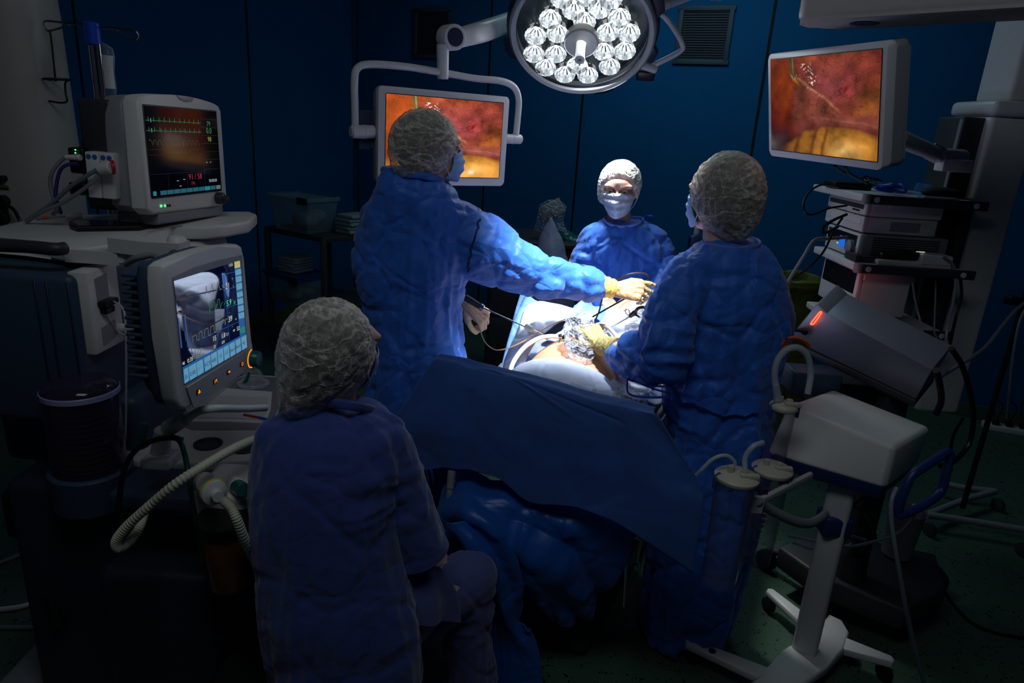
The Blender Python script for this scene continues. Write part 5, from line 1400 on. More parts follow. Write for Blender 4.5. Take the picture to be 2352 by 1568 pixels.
cable('grey_hose', [(1340, 752, 2.60), (1372, 747, 2.60), (1396, 752, 2.56), (1412, 768, 2.50), (1424, 790, 2.44)], 0.0085, 'gcable', 'smooth grey hose arching beside the clear sleeve towards the right hand', n=12)
cable('upright_hose', [(1411, 835, 2.30), (1418, 860, 2.26), (1426, 890, 2.22), (1430, 925, 2.16)], 0.0085, 'gcable', 'grey hose going down under the blue cuff behind the screen sheet', n=12)
rows = [[at(1384, 885, 2.16), at(1420, 868, 2.2), at(1460, 870, 2.2), (at(1490, 880, 2.2))], [at(1395, 905, 2.1), at(1430, 890, 2.12), at(1462, 895, 2.12), at(1490, 905, 2.12)], [at(1400, 930, 2.05), at(1430, 930, 2.05), at(1465, 940, 2.02), at(1490, 950, 2.02)]]
tag(sheet('clear_bag', rows, MT['clearwr'], None, 12, 12, lambda u, v, p, n: n * 0.010 * (min(vor(p, 20), 0.5) * 2 - 0.5), 0.0008), 'clear crinkled plastic bag at the right end behind the screen sheet', 'bag')
rows = [[at(1455, 690, 2.75), at(1475, 676, 2.78), at(1500, 665, 2.8)], [at(1440, 725, 2.66), at(1470, 712, 2.66), at(1505, 700, 2.7)], [at(1435, 765, 2.55), at(1460, 770, 2.52), at(1500, 770, 2.5)], [at(1440, 800, 2.45), at(1470, 800, 2.45), at(1500, 800, 2.45)]]
tag(sheet('clear_cover', rows, MT['clearwr'], None, 14, 12, lambda u, v, p, n: n * 0.012 * (min(vor(p, 18), 0.5) * 2 - 0.5), 0.0008), 'clear crinkled plastic cover over the white sheet beside the right-hand surgeon', 'cover')
# white-lit sheet on the right side of the patient below the hands
rows = [[at(1380, 760, 2.62), at(1420, 750, 2.62), at(1470, 745, 2.62), at(1520, 740, 2.6)], [at(1370, 800, 2.46), at(1410, 800, 2.46), at(1460, 800, 2.46), at(1520, 800, 2.46)], [at(1365, 850, 2.33), at(1410, 855, 2.33), at(1460, 860, 2.32), at(1520, 865, 2.32)], [at(1370, 905, 2.18), at(1420, 910, 2.18), at(1470, 920, 2.16), at(1520, 930, 2.16)]]
tag(sheet('right_side_sheet', rows, MT['wdrape'], None, 12, 12, lambda u, v, p, n: n * 0.009 * (min(vor(p, 9), 0.5) * 2 - 0.5) + n * 0.006 * math.sin(u * 20 + v * 9)), 'white sheet over the right side of the patient under the gloved hand', 'sheet')
# second lamp head of the same kind, above the picture
def copy_tree(o, parent=None):
    c = o.copy(); COL.objects.link(c)
    if parent is not None: c.parent = parent
    for ch in [x for x in COL.objects if x.parent == o]: copy_tree(ch, c)
    return c
ax2 = (FIELD2 - LAMP2).normalized()
l2 = copy_tree(tL); l2.name = 'surgical_lamp'
l2['label'] = 'second lamp head, hanging above the near side of the table over the screen sheet'
l2.matrix_basis = frame(LAMP2, Z=ax2, X=V((1, 0, 0)))
for ch in [x for x in COL.objects if x.parent == l2 and x.name.startswith('suspension_arm')]:
    bpy.data.objects.remove(ch)
b = B(); b.tube([LAMP2 - ax2 * 0.13, LAMP2 + V((0.1, -0.1, 0.18)), LAMP2 + V((0.5, 0.4, 0.45)), V((1.15, 3.1, 3.22))], 0.026, 14, 6); b.cyl(V((1.15, 3.1, 3.18)), V((1.15, 3.1, CEIL)), 0.05)
b.build('suspension_arm', MT['wmetal'], l2)
# ================================================================ left side: anaesthesia machine and what is around it
def px_prism(name, pts, z, th, m, parent, bev=0.008, seg=3):
    """flat slab whose upper outline is seen at these picture points at height z"""
    P = [onz(x, y, z) for x, y in pts]
    a = sum((P[i].x * P[(i + 1) % len(P)].y - P[(i + 1) % len(P)].x * P[i].y) for i in range(len(P)))
    if a < 0: P.reverse()
    b = B(); b.prism([(p.x, p.y) for p in P], z - th, z, bev, seg); return b.build(name, m, parent)
def hexa(name, top, zt, bot, zb, m, parent, bev=0.015, seg=3):
    P = [onz(x, y, zt) for x, y in top]; Q = [onz(x, y, zb) if not isinstance(q_, V) else q_ for q_ in bot for (x, y) in [q_ if not isinstance(q_, V) else (0, 0)]]
    return hexa3(name, P, Q, m, parent, bev, seg)
def hexa3(name, P, Q, m, parent, bev=0.015, seg=3):
    b = B(); lo = [b.bm.verts.new(q) for q in Q]; hi = [b.bm.verts.new(p) for p in P]; n = len(P)
    b.bm.faces.new(list(reversed(lo))); b.bm.faces.new(hi)
    for i in range(n): b.bm.faces.new((lo[i], lo[(i + 1) % n], hi[(i + 1) % n], hi[i]))
    bmesh.ops.recalc_face_normals(b.bm, faces=b.bm.faces)
    if bev: bmesh.ops.bevel(b.bm, geom=list(b.bm.edges), offset=bev, segments=seg, profile=0.5, affect='EDGES', clamp_overlap=True)
    return b.build(name, m, parent)
def boxw(name, x0, x1, y0, y1, z0, z1, m, parent, bev=0.008, seg=3):
    b = B(); b.box(((x0 + x1) / 2, (y0 + y1) / 2, (z0 + z1) / 2), (abs(x1 - x0), abs(y1 - y0), abs(z1 - z0)), bev, seg); return b.build(name, MT[m] if isinstance(m, str) else m, parent)
def atx(px, py, X):
    d = ray(px, py); return CAMP + d * (X / d.x)

# ---- white supply column at the edge
tS = thing('supply_column', 'tall white supply column with rounded top and black sockets at the left edge', 'column', onz(60, 1100, 0))
c0 = at(10, 500, 2.25); 
p_tl, p_tr = at(-120, 150, 2.3), at(96, 150, 2.3)
b = B(); wx = 0.17
cx_ = at(96, 300, 2.3).x - 0.17
b.rings([[V((cx_ + wx * k * math.copysign(abs(math.cos(a)) ** 0.7, math.cos(a)), 2.42 + 0.15 * k * math.copysign(abs(math.sin(a)) ** 0.7, math.sin(a)), z)) for a in [2 * math.pi * j / 40 for j in range(40)]]
         for z, k in ((0.86, 0.98), (0.87, 1.0), (1.2, 1.0), (1.6, 1.0), (2.04, 0.96), (2.05, 0.965), (2.12, 0.94), (2.17, 0.86), (2.205, 0.72), (2.225, 0.5))])
b.build('column_body', MT['dimwhite'], tS)
b = B(); b.cyl((cx_ - 0.05, 2.45, 2.15), (cx_ - 0.05, 2.45, CEIL), 0.05); b.build('ceiling_tube', MT['wmetal'], tS)
for i, py in enumerate((410, 462, 500)):
    c = at(6, py, 2.262); b = B(frame(c, Z=V((0, -1, 0)), Y=V((0, 0, 1)))); b.lathe([(0.020 if i else 0.010, -0.02), (0.020 if i else 0.010, 0.012), (0.016 if i else 0.006, 0.014), (0.001, 0.010)], 24); b.build('socket', MT['black'], tS)
    if i < 2:
        b = B(frame(at(6, py + 18, 2.262), Z=V((0, -1, 0)), Y=V((0, 0, 1)))); b.box((0, 0, 0), (0.04, 0.009, 0.004), 0.001, 1); b.build('socket_tag', MT['olive'], tS)
b = B(); b.tube([at(50, 930, 2.3), at(52, 965, 2.25), at(66, 1010, 2.2), at(84, 1042, 2.15), at(120, 1055, 2.1)], 0.017, 14, 6); b.build('bent_arm', MT['wmetal'], tS)
for i, pts in enumerate(([(8, 470, 2.25), (30, 480, 2.22), (45, 505, 2.2), (50, 515, 2.2)],)):
    b = B(); b.tube([at(*p) for p in pts], 0.006, 8, 5); b.build('plug_cable', MT['cable'], tS)
for i, (pts, r, m, lb) in enumerate((
    ([(0, 740, 1.95), (20, 800, 1.95), (60, 880, 1.95), (90, 940, 1.95), (95, 1020, 1.95), (92, 1120, 1.9)], 0.006, 'cable', 'thicker black cable hanging in front of the white supply column'),
    ([(0, 848, 1.9), (40, 895, 1.9), (80, 925, 1.9), (98, 945, 1.9)], 0.004, 'cable', 'thin black cable crossing the foot of the white supply column'),
    ([(40, 800, 2.0), (60, 845, 2.0), (95, 848, 2.0), (118, 872, 1.98)], 0.007, 'cable', 'black plugged cable curving at the white supply column'),
    ([(18, 780, 2.0), (50, 880, 2.0), (82, 980, 1.98), (85, 1060, 1.96)], 0.005, 'gcable2', 'grey hose hanging by the foot of the white supply column'))):
    b = B(); b.tube([at(*p) for p in pts], r, 8, 6); tag(b.build('hanging_cable', MT[m]), lb, 'cable')

# ---- IV pole, hooks, bottle, basket
ZS = 1.44     # top of the machine's shelf
tIV = thing('drip_pole', 'steel drip pole with a blue clamp and wire hooks behind the upper left monitor', 'pole', at(236, 250, 2.36))
pt = at(211, 62, 2.36); pb = V((pt.x, pt.y, 1.30))
b = B(); b.cyl(pb, pt, 0.0165, 0.0165, 24); b.cyl(pb + V((0.02, -0.01, 0)), pt + V((0.02, -0.01, -0.05)), 0.006); b.build('pole', MT['chrome'], tIV)
b = B(); b.cyl(pt + V((0, 0, -0.055)), pt + V((0, 0, 0.015)), 0.023, 0.023, 24, 0.004); b.build('clamp', MT['bluebright'], tIV)
b = B(); b.tube([at(205, 58, 2.36), at(160, 54, 2.36), at(108, 48, 2.36), at(101, 55, 2.36), at(106, 68, 2.36), at(118, 70, 2.36), at(158, 58, 2.36)], 0.0035, 8, 6); b.build('hook', MT['steel'], tIV)
b = B(); b.tube([at(222, 62, 2.36), at(270, 66, 2.36), at(308, 70, 2.36), at(317, 80, 2.36), at(314, 88, 2.36), at(304, 90, 2.36), at(264, 68, 2.36)], 0.0035, 8, 6); b.build('hook', MT['steel'], tIV)
tBK = thing('bottle_holder', 'empty wire bottle holder hanging from the left hook of the drip pole', 'holder', at(130, 230, 2.36))
b = B(); b.tube([at(114, 68, 2.36), at(116, 80, 2.36), at(119, 100, 2.36), at(124, 150, 2.36), at(128, 188, 2.36)], 0.0032, 8, 5); b.build('hanger', MT['black'], tBK)
b = B(); c = at(130, 182, 2.36); b.tube([c + V((0.042 * math.cos(a), 0.03 * math.sin(a), 0.002 * math.cos(a))) for a in [2 * math.pi * j / 10 for j in range(10)]], 0.0032, 8, 4, closed=True); b.build('ring', MT['black'], tBK)
b = B(); b.tube([at(158, 184, 2.36), at(150, 190, 2.36), at(151, 215, 2.36), at(154, 232, 2.36), at(140, 236, 2.36), at(112, 232, 2.36)], 0.0032, 8, 4); b.build('foot_rest', MT['black'], tBK)
tBT = thing('drip_bottle', 'soft clear drip bottle with a white printed label hanging beside the steel pole', 'bottle', at(240, 246, 2.45))
def bt(y, hw, cx): p = at(cx, y, 2.45); return (p, hw)
prof = [(96, 0.004, 230), (101, 0.020, 232), (110, 0.036, 234), (130, 0.040, 236), (165, 0.036, 238), (180, 0.036, 240), (205, 0.038, 242), (220, 0.034, 243), (230, 0.018, 244), (236, 0.011, 245), (246, 0.010, 245)]
b = B(); b.rings([[at(cx, y, 2.45) + V((hw * math.cos(a), hw * 0.55 * math.sin(a), 0)) for a in [2 * math.pi * j / 28 for j in range(28)]] for y, hw, cx in prof]); b.build('bottle_body', MT['clear'], tBT)
b = B(); b.rings([[at(cx, y, 2.45) + V(((hw + 0.001) * math.cos(a), -(hw + 0.001) * 0.56 * math.sin(a), 0)) for a in [math.radians(20 + 140 * j / 14) for j in range(15)]] for y, hw, cx in ((127, 0.039, 236), (150, 0.037, 237), (170, 0.0362, 239), (190, 0.037, 241), (203, 0.0382, 242))], cap=False) if False else None
rws = [[at(cx, y, 2.45) + V(((hw + 0.001) * math.cos(a), -(hw + 0.001) * 0.56 * math.sin(a), 0)) for a in [math.radians(15 + 150 * j / 6) for j in range(7)]] for y, hw, cx in ((127, 0.0395, 236), (150, 0.0375, 237), (170, 0.0366, 239), (190, 0.0375, 241), (203, 0.0388, 242))]
sheet('printed_label', rws, MT['paper'], tBT, 4, 4, None, 0)
b = B(); b.cyl(at(245, 238, 2.45), at(245, 247, 2.45), 0.013, 0.012, 20, 0.002); b.build('cap', MT['wplastic'], tBT)
Mlab = frame(at(238, 150, 2.45 - 0.024), X=V((1, 0, -0.04)), Y=V((0.03, 0, 1)))
text_mesh([('NaCl 0,9%', 0, 0.020, 0.006), ('500 ml', 0.004, 0.008, 0.005), ('= = = = =', 0.002, -0.004, 0.004), ('= = = = =', 0.002, -0.012, 0.004), ('= = = =', 0.002, -0.020, 0.004)][2:], Mlab, tBT, 'label_print', MT['ink'])

# ---- patient monitor on the shelf
C, X, U, N, h = quad([(311, 214), (504, 239), (521, 471), (341, 495)], 0.42)
tG = thing('patient_monitor', 'upper left patient monitor in a white case showing green heart traces and 91 / 58', 'monitor', M=frame(C, X=X, Y=U))
Cs, Xs, Us, Ns, hs_ = C, X, U, N, h
M = frame(C, X=X, Y=U); w = 0.42
outl = []
for k in range(13):
    u = -1 + 2 * k / 12; outl.append((u * (w / 2 - 0.012), h / 2 - 0.006 + 0.016 * (1 - u * u)))
outl = [(-x, y) for x, y in outl]                                   # right to left over the top
poly = [(w / 2 + 0.004, -h / 2 + 0.02), (w / 2, h / 2 - 0.022)] + outl + [(-w / 2, h / 2 - 0.022), (-w / 2 - 0.004, -h / 2 + 0.02), (-w / 2 + 0.02, -h / 2), (w / 2 - 0.02, -h / 2)]
b = B(M); b.prism(poly, -0.05, 0.004, 0.010, 3); b.build('front_bezel', MT['wplastic'], tG)
b = B(M); b.prism([(x * 0.97, y * 0.97) for x, y in poly], -0.115, -0.048, 0.012, 3); b.build('case', MT['grey'], tG)
b = B(M); b.prism(rrect(0.36, 0.27, 0.03), -0.19, -0.11, 0.02, 3); b.build('case_back', MT['dgrey'], tG)
b = B(M @ Matrix.Translation((0.01, h / 2 + 0.001, 0.0))); b.prism([(-0.045, 0.008), (0.045, 0.008), (0.03, -0.004), (0, -0.008), (-0.03, -0.004)], 0.002, 0.007, 0.002, 2); b.build('alarm_lens', MT['grey2'], tG)
# screen from its own picture corners on the bezel plane
def scr_frame(C, N, U, cs, off):
    P = [onplane(x, y, C + N * off, N) for x, y in cs]
    cen = (P[0] + P[1] + P[2] + P[3]) / 4; Xd = (P[1] - P[0]) + (P[2] - P[3])
    w_ = ((P[1] - P[0]).length + (P[2] - P[3]).length) / 2; h_ = ((P[0] - P[3]).length + (P[1] - P[2]).length) / 2
    return frame(cen, X=Xd, Y=U), w_, h_
Ms, sw, sh = scr_frame(C, N, U, [(331, 244), (498, 256), (505, 437), (348, 452)], 0.005)
b = B(Ms); b.prism(rrect(sw + 0.008, sh + 0.008, 0.004, 2), -0.002, 0.0005); b.build('screen_edge', MT['black'], tG)
b = B(Ms); b.prism(rrect(sw, sh, 0.002, 2), 0.0, 0.0012); scrG = b.build('screen', MT['screenblack'], tG)
def su(u, v): return ((u - 0.5) * sw, (0.5 - v) * sh)
def lines(mname, polys, wd_, name, z=0.0018, T=None, parent=None, S=su):
    b = B(T or Ms)
    for pl in polys: ribbon(b, [S(*q) for q in pl], wd_, z)
    return b.build(name, MT[mname], parent or scrG, smooth=False)
def ecg(y, n, x0, x1, amp, sd):
    r = random.Random(sd); pts = []; dx = (x1 - x0) / n
    for i in range(n):
        x = x0 + dx * i
        for fx, fy in ((0, 0), (0.15, 0), (0.22, -0.15), (0.3, 0), (0.42, 0), (0.46, 0.12), (0.5, -1), (0.55, 0.25), (0.6, 0), (0.75, -0.05), (0.85, -0.22), (0.95, 0)):
            pts.append((x + dx * fx, y + amp * fy + r.uniform(-.0015, .0015)))
    return pts
pleth = [(0.02 + 0.68 * i / 120, 0.385 - 0.028 * math.sin(i * 0.62) - 0.010 * math.sin(i * 1.24 + 1)) for i in range(121)]
lines('e_green', [ecg(0.155, 11, 0.0, 0.74, 0.042, 1), ecg(0.265, 11, 0.0, 0.74, 0.040, 2)], 0.0010, 'heart_trace')
lines('e_cyan', [[(0.065, 0.13), (0.065, 0.17)], [(0.065, 0.24), (0.065, 0.28)]], 0.0024, 'trace_marker')
lines('e_olive', [pleth], 0.0009, 'pulse_trace')
lines('e_dimblue', [[(0.0, 0.745), (0.74, 0.745)], [(0.22, 0.745), (0.22, 0.93)], [(0.48, 0.745), (0.48, 0.93)], [(0.74, 0.05), (0.74, 0.93)], [(0.0, 0.47), (0.73, 0.47)], [(0.0, 0.53), (0.73, 0.53)]] +
      [[(0.75, v), (0.99, v)] for v in (0.10, 0.20, 0.30, 0.40, 0.50, 0.60, 0.72)], 0.0008, 'grid_line')
for i in range(10):
    b = B(Ms); x0, y0 = su(0.01 + i * 0.09, 0.985); x1, y1 = su(0.01 + i * 0.09 + (0.04 if i == 0 else 0.083), 0.935); rect(b, x0, y0, x1, y1, 0.0018)
    b.build('menu_key', MT['e_tealg2' if i in (0, 8) else 'e_teal'], scrG, smooth=False)
b = B(Ms); x0, y0 = su(0.915, 0.985); x1, y1 = su(0.985, 0.935); rect(b, x0, y0, x1, y1, 0.0018); b.build('grey_menu_key', MT['e_grey'], scrG, smooth=False)
def T_(s, u, v, hh, al='LEFT', sp=1.0):
    x, y = su(u, v); return (s, x, y, hh, al, sp)
Tm = Ms @ Matrix.Translation((0, 0, 0.002))
text_mesh([T_('79', 0.86, 0.185, 0.016, 'CENTER'), T_('0.0', 0.86, 0.275, 0.019, 'CENTER')], Tm, scrG, 'green_number', MT['e_green'])
text_mesh([T_('98', 0.86, 0.375, 0.016, 'CENTER')], Tm, scrG, 'yellow_number', MT['e_yellow'])
text_mesh([T_('91 / 58', 0.60, 0.835, 0.019, 'CENTER'), T_('(70)', 0.56, 0.895, 0.009, 'CENTER')], Tm, scrG, 'red_number', MT['e_red'])
text_mesh([T_('00:00:00', 0.87, 0.885, 0.010, 'CENTER')], Tm, scrG, 'clock_text', MT['e_greyhi'])
text_mesh([T_('--', 0.33, 0.85, 0.012), T_('--', 0.42, 0.84, 0.012), T_('--', 0.36, 0.915, 0.012), T_('--', 0.78, 0.645, 0.010), T_('--', 0.84, 0.645, 0.010)], Tm, scrG, 'dashes', MT['e_white'])
# buttons and knob on the bezel
def onC(px, py, off=0.006): return M.inverted() @ onplane(px, py, C + N * off, N)
q = onC(501, 455); b = B(M @ Matrix.Translation((q.x, q.y, 0.004))); b.lathe([(0.020, 0), (0.020, 0.018), (0.017, 0.022), (0.010, 0.024), (0.010, 0.036), (0.008, 0.039), (0.001, 0.040)], 28); b.build('knob', MT['dgrey'], tG)
for i, px in enumerate((371, 380, 386, 391)):
    q = onC(px, 473 - i * 0.5); b = B(M @ Matrix.Translation((q.x, q.y, 0.005))); b.box((0, 0, 0), (0.008 if i == 0 else 0.006, 0.007, 0.002), 0.0005, 1); b.build('indicator', MT['e_gled'] if i < 2 else MT['black'], tG)
# stand
b = B(M); b.box((0.02, -h / 2 - 0.015, -0.07), (0.36, 0.035, 0.13), 0.008); b.build('stand', MT['grey'], tG)
# module rack left of the screen, its two measuring modules and plugs
mrx = at(235, 250, 2.28); 
yN = C.y - w / 2 * X.y
_p = at(245, 400, 2.02); boxw('module_rack', _p.x - 0.05, _p.x + 0.06, 1.99, 2.12, _p.z - 0.10, _p.z + 0.10, 'dgrey', tG, 0.012)
mc = at(238, 400, 1.93)
Mm = frame(at(241, 402, 1.95), X=V((1, 0.10, -0.03)), Y=V((0.02, 0, 1)))
for i, dx in enumerate((-0.019, 0.019)):
    b = B(Mm); b.box((dx, 0.0, 0), (0.0365, 0.125, 0.05), 0.004, 2)
    b.build('measuring_module', MT['wplastic'], tG)
    for s in (-1, 1):
        b = B(Mm @ Matrix.Translation((dx + s * 0.008, 0.050, 0.0255))); b.lathe([(0.0065, -0.002), (0.0065, 0.001), (0.001, 0.0012)], 18); b.build('module_key', MT['bluebright2'], tG)
b = B(); b.box(at(248, 300, 2.02), (0.10, 0.10, 0.17), 0.01); b.build('rack_top', MT['dgrey'], tG)
b = B(); b.cyl(at(226, 388, 1.90), at(256, 384, 1.90), 0.015, 0.017, 20, 0.003); b.build('plug', MT['wplastic'], tG)
b = B(); b.cyl(at(255, 384, 1.90), at(262, 384, 1.905), 0.019, 0.019, 20); b.build('plug_ring', MT['red'], tG)
b = B(); b.box(at(188, 368, 1.97), (0.045, 0.05, 0.07), 0.006); b.box(at(190, 432, 1.97), (0.05, 0.05, 0.035), 0.006); b.build('interface_box', MT['black'], tG)
for py in (344, 351):
    b = B(); b.ell(at(173, py, 1.94), (0.0022,) * 3, sub=2); b.build('status_light', MT['e_gled'], tG)
for nm, pts, r, m in (
    ('patient_cable', [(226, 388, 1.90), (205, 400, 1.90), (160, 430, 1.92), (115, 470, 1.94), (60, 508, 1.96)], 0.006, 'gcable2'),
    ('patient_cable', [(230, 390, 1.90), (210, 420, 1.90), (150, 462, 1.92), (100, 485, 1.94), (62, 508, 1.97)], 0.0055, 'gcable'),
    ('sensor_cable', [(185, 362, 1.93), (150, 362, 1.93), (120, 395, 1.93), (117, 430, 1.94), (130, 480, 1.95), (122, 492, 1.96)], 0.0055, 'gcable'),
    ('sensor_cable', [(180, 375, 1.93), (150, 380, 1.93), (135, 400, 1.93), (128, 450, 1.94), (140, 490, 1.96)], 0.005, 'violet')):
    b = B(); b.tube([at(*p) for p in pts], r, 8, 6); b.build(nm, MT[m], tG)
b = B(); b.cyl(at(150, 361, 1.93), at(186, 362, 1.93), 0.0065, 0.009, 14, 0.002); b.build('cable_plug', MT['wplastic'], tG)

# ---- anaesthesia machine
tA2 = thing('anaesthesia_machine', 'large anaesthesia machine with wide shelf, bellows, worktop and hoses along the left side', 'medical machine', V((-1.35, 1.85, 0)))
px_prism('top_shelf', [(60, 504), (200, 492), (400, 490), (510, 486), (575, 485), (590, 491), (572, 507), (520, 516), (470, 520), (418, 519), (396, 518), (340, 532), (300, 545), (262, 560), (210, 568), (160, 568), (112, 558), (60, 549), (-40, 540), (-200, 560)], ZS, 0.042, MT['wplastic'], tA2, 0.010)
b = B(); b.tube([at(-60, 562, 1.62), at(60, 566, 1.62), at(125, 572, 1.62), at(148, 570, 1.64)], 0.016, 16, 5); b.build('front_rail', MT['dgrey'], tA2)
xs = -1.075
z0 = atx(205, 818, xs).z; 
boxw('cabinet', -1.75, xs, 1.60, 1.95, 0.99, 1.385, 'slate', tA2, 0.02)
for px in (85, 112, 160):
    q = at(px, 700, 1.598); b = B(); b.box((q.x, 1.599, 1.19), (0.005, 0.004, 0.36), 0.001, 1); b.build('cabinet_groove', MT['navy'], tA2)
# gas module with water trap
Yg0, Yg1 = atx(203, 700, xs + 0.02).y, atx(275, 700, xs + 0.02).y
g0, g1 = atx(205, 622, xs + 0.02).z, atx(212, 820, xs + 0.02).z
Mg = frame((xs + 0.0, (Yg0 + Yg1) / 2, (g0 + g1) / 2), X=V((0, 1, 0)), Y=V((0, 0, 1)))
gw, gh = Yg1 - Yg0, g0 - g1
b = B(Mg); b.box((0, 0, 0.0), (gw, gh, 0.05), 0.006, 2); gm = b.build('gas_module', MT['wplastic'], tA2)
b = B(Mg); b.prism([(-gw * .3, gh * .40), (gw * .1, gh * .42), (gw * .1, gh * .12), (-gw * .28, gh * .12)], 0.0255, 0.027); b.build('recess', MT['grey'], gm)
b = B(Mg); b.prism([(-gw * .26, -gh * .2), (gw * .2, -gh * .17), (gw * .2, -gh * .38), (-gw * .26, -gh * .42)], 0.0255, 0.027); b.build('lower_recess', MT['grey'], gm)
b = B(Mg); b.box((-gw * .06, gh * .09, 0.032), (gw * .45, gh * .075, 0.03), 0.004, 2); b.box((-gw * .08, -0.0, 0.032), (gw * .3, gh * .08, 0.02), 0.004, 2); b.build('water_trap', MT['black'], gm)
b = B(Mg); b.cyl((gw * .30, -gh * .30, 0.02), (gw * .30, -gh * .30, 0.045), 0.014, 0.012, 20, 0.002); b.cyl((gw * .30, -gh * .30, 0.04), (gw * .36, -gh * .30, 0.065), 0.007); b.build('gas_port', MT['wplastic'], gm)
wq = Mg @ V((gw * .18, gh * .09, 0.045))
b = B(); b.tube([wq, at(258, 690, wq.y - .02), at(280, 705, wq.y - .05), at(288, 740, wq.y - .07), at(290, 860, wq.y - .07), at(288, 1000, wq.y - .07), at(282, 1040, wq.y - .07)], 0.0028, 8, 6); b.build('sample_line', MT['clrtube'], tA2)
b = B(); b.tube([Mg @ V((-gw * .1, -gh * .08, 0.03)), at(270, 760, wq.y), at(300, 772, wq.y - .03), at(325, 778, wq.y - .05)], 0.0025, 8, 6); b.build('sample_line', MT['clrtube'], tA2)
boxw('rear_column', -1.30, -0.98, 1.98, 2.30, 0.60, 1.39, 'wplastic', tA2, 0.03)
# monitor arm
b = B(); b.rings([[at(px, py, 1.70) + V((0, 0, dz)) + V((0, dy, 0)) for dz, dy in ((-0.016, -0.03), (0.016, -0.03), (0.016, 0.03), (-0.016, 0.03))] for px, py in ((165, 582), (285, 590))]); b.build('arm_lower', MT['wplastic'], tA2)
b = B(); q = at(290, 585, 1.70); b.cyl(q + V((0, 0, -0.02)), q + V((0, 0, 0.045)), 0.026, 0.024, 24, 0.004); b.build('arm_pivot', MT['wplastic'], tA2)
b = B(); b.rings([[at(px, py, Y) + V((0, 0, dz)) + V((0, dy, 0)) for dz, dy in ((-0.018, -0.028), (0.018, -0.028), (0.018, 0.028), (-0.018, 0.028))] for px, py, Y in ((262, 558, 1.70), (345, 568, 1.68), (425, 572, 1.66))]); b.build('arm_upper', MT['wplastic'], tA2)
b = B(); q = at(408, 570, 1.67); b.cyl(q + V((0, 0, -0.04)), q + V((0, 0, 0.03)), 0.028, 0.022, 24, 0.006); b.build('arm_pivot', MT['wplastic'], tA2)
b = B(); b.tube([at(290, 606, 1.62), at(315, 592, 1.60), at(350, 586, 1.60), at(375, 598, 1.58)], 0.008, 10, 6); b.build('arm_cable', MT['gcable'], tA2)

# ventilator screen on the arm
C, X, U, N, h = quad([(375, 613), (560, 561), (589, 831), (428, 941)], 0.355)
N = X.cross(U)
tV = thing('ventilator_screen', 'lower left ventilator screen in a ribbed grey case with blue keys and orange lit buttons', 'monitor', M=frame(C, X=X, Y=U))
M = frame(C, X=X, Y=U); w = 0.355
Mi = M.inverted()
def onV(px, py, off=0.0): return Mi @ onplane(px, py, C + N * off, N)
cor = [onV(x, y) for x, y in ((428, 941), (589, 838), (586, 812), (574, 786), (568, 690), (562, 590), (556, 566), (548, 561), (500, 566), (440, 584), (388, 602), (375, 613), (373, 640), (388, 780), (404, 915), (414, 938))]
b = B(M); b.prism([(p.x, p.y) for p in cor], -0.035, 0.0, 0.008, 3); b.build('front_bezel', MT['wplastic'], tV)
cx0 = sum(p.x for p in cor) / len(cor); cy0 = sum(p.y for p in cor) / len(cor)
b = B(M); b.prism([(cx0 + (p.x - cx0) * 0.97, cy0 + (p.y - cy0) * 0.97) for p in cor], -0.060, -0.033, 0.010, 3); b.build('case', MT['slate'], tV)
b = B(M); b.prism([(cx0 + (p.x - cx0) * 0.86, cy0 + (p.y - cy0) * 0.80 - 0.01) for p in cor], -0.088, -0.056, 0.012, 3); b.build('case_back', MT['slate'], tV)
for i in range(13):
    yy = cy0 + 0.105 - i * 0.0175
    b = B(M); b.box((cx0 - 0.015, yy, -0.076), (0.325, 0.008, 0.040), 0.003, 2); b.build('cooling_rib', MT['slate'], tV)
Ms, sw, sh = scr_frame(C, N, U, [(397, 640), (552, 594), (571, 797), (422, 884)], 0.001)
Msi = Ms.inverted()
def P2(px, py):
    q = Msi @ onplane(px, py, Ms.translation, N); return (q.x, q.y)
def zs(x, y): return P2(390 + x * 0.21694, 580 + y * 0.21684)      # coordinates in the enlarged view of this screen
b = B(Ms); b.prism([zs(30, 265), zs(30, 300), zs(150, 1395), zs(815, 1005), zs(765, 25), zs(520, 80), zs(200, 175)][::-1] if False else [zs(150, 1395), zs(815, 1005), zs(765, 25), zs(520, 78), zs(250, 160), zs(30, 262)], 0.0, 0.0006); b.build('screen_surround', MT['grey'], tV)
b = B(Ms); b.prism([zs(146, 1392), zs(812, 1003), zs(740, 80), zs(36, 300)], 0.0006, 0.0014); scrV = b.build('screen', MT['ventglass'], tV)
def zrect(bb, pts, z=0.0019):
    bb.bm.faces.new([bb.bm.verts.new(bb.m @ V((*zs(*p), z))) for p in pts])
def band(u0, v0, u1, v1, lo=((146, 1392), (812, 1003), (740, 80), (36, 300))):
    """patch of the slanted screen: u 0..1 left to right, v 0..1 top to bottom"""
    bl, br, tr, tl = [V(p) for p in lo]
    def f(u, v): a = tl.lerp(tr, u); c = bl.lerp(br, u); return tuple(a.lerp(c, v))
    return [f(u0, v0), f(u0, v1), f(u1, v1), f(u1, v0)]
def fz(u, v): return band(u, v, u, v)[0]
Tm = Ms
b = B(Ms); zrect(b, [(128, 1212), (142, 1392), (812, 1003), (797, 850)], 0.0016); zrect(b, [fz(0.905, 0.0), fz(0.905, 0.845), fz(0.995, 0.845), fz(0.995, 0.0)], 0.0016); b.build('blue_band', MT['e_blue'], scrV, smooth=False)
b = B(Ms)
edges = [(132, 142), (190, 268), (272, 340), (352, 418), (424, 487), (493, 552), (558, 615), (622, 676), (684, 738), (746, 800)]
def lin(x): t_ = (x - 132) / (800 - 132); return 1238 + (868 - 1238) * t_
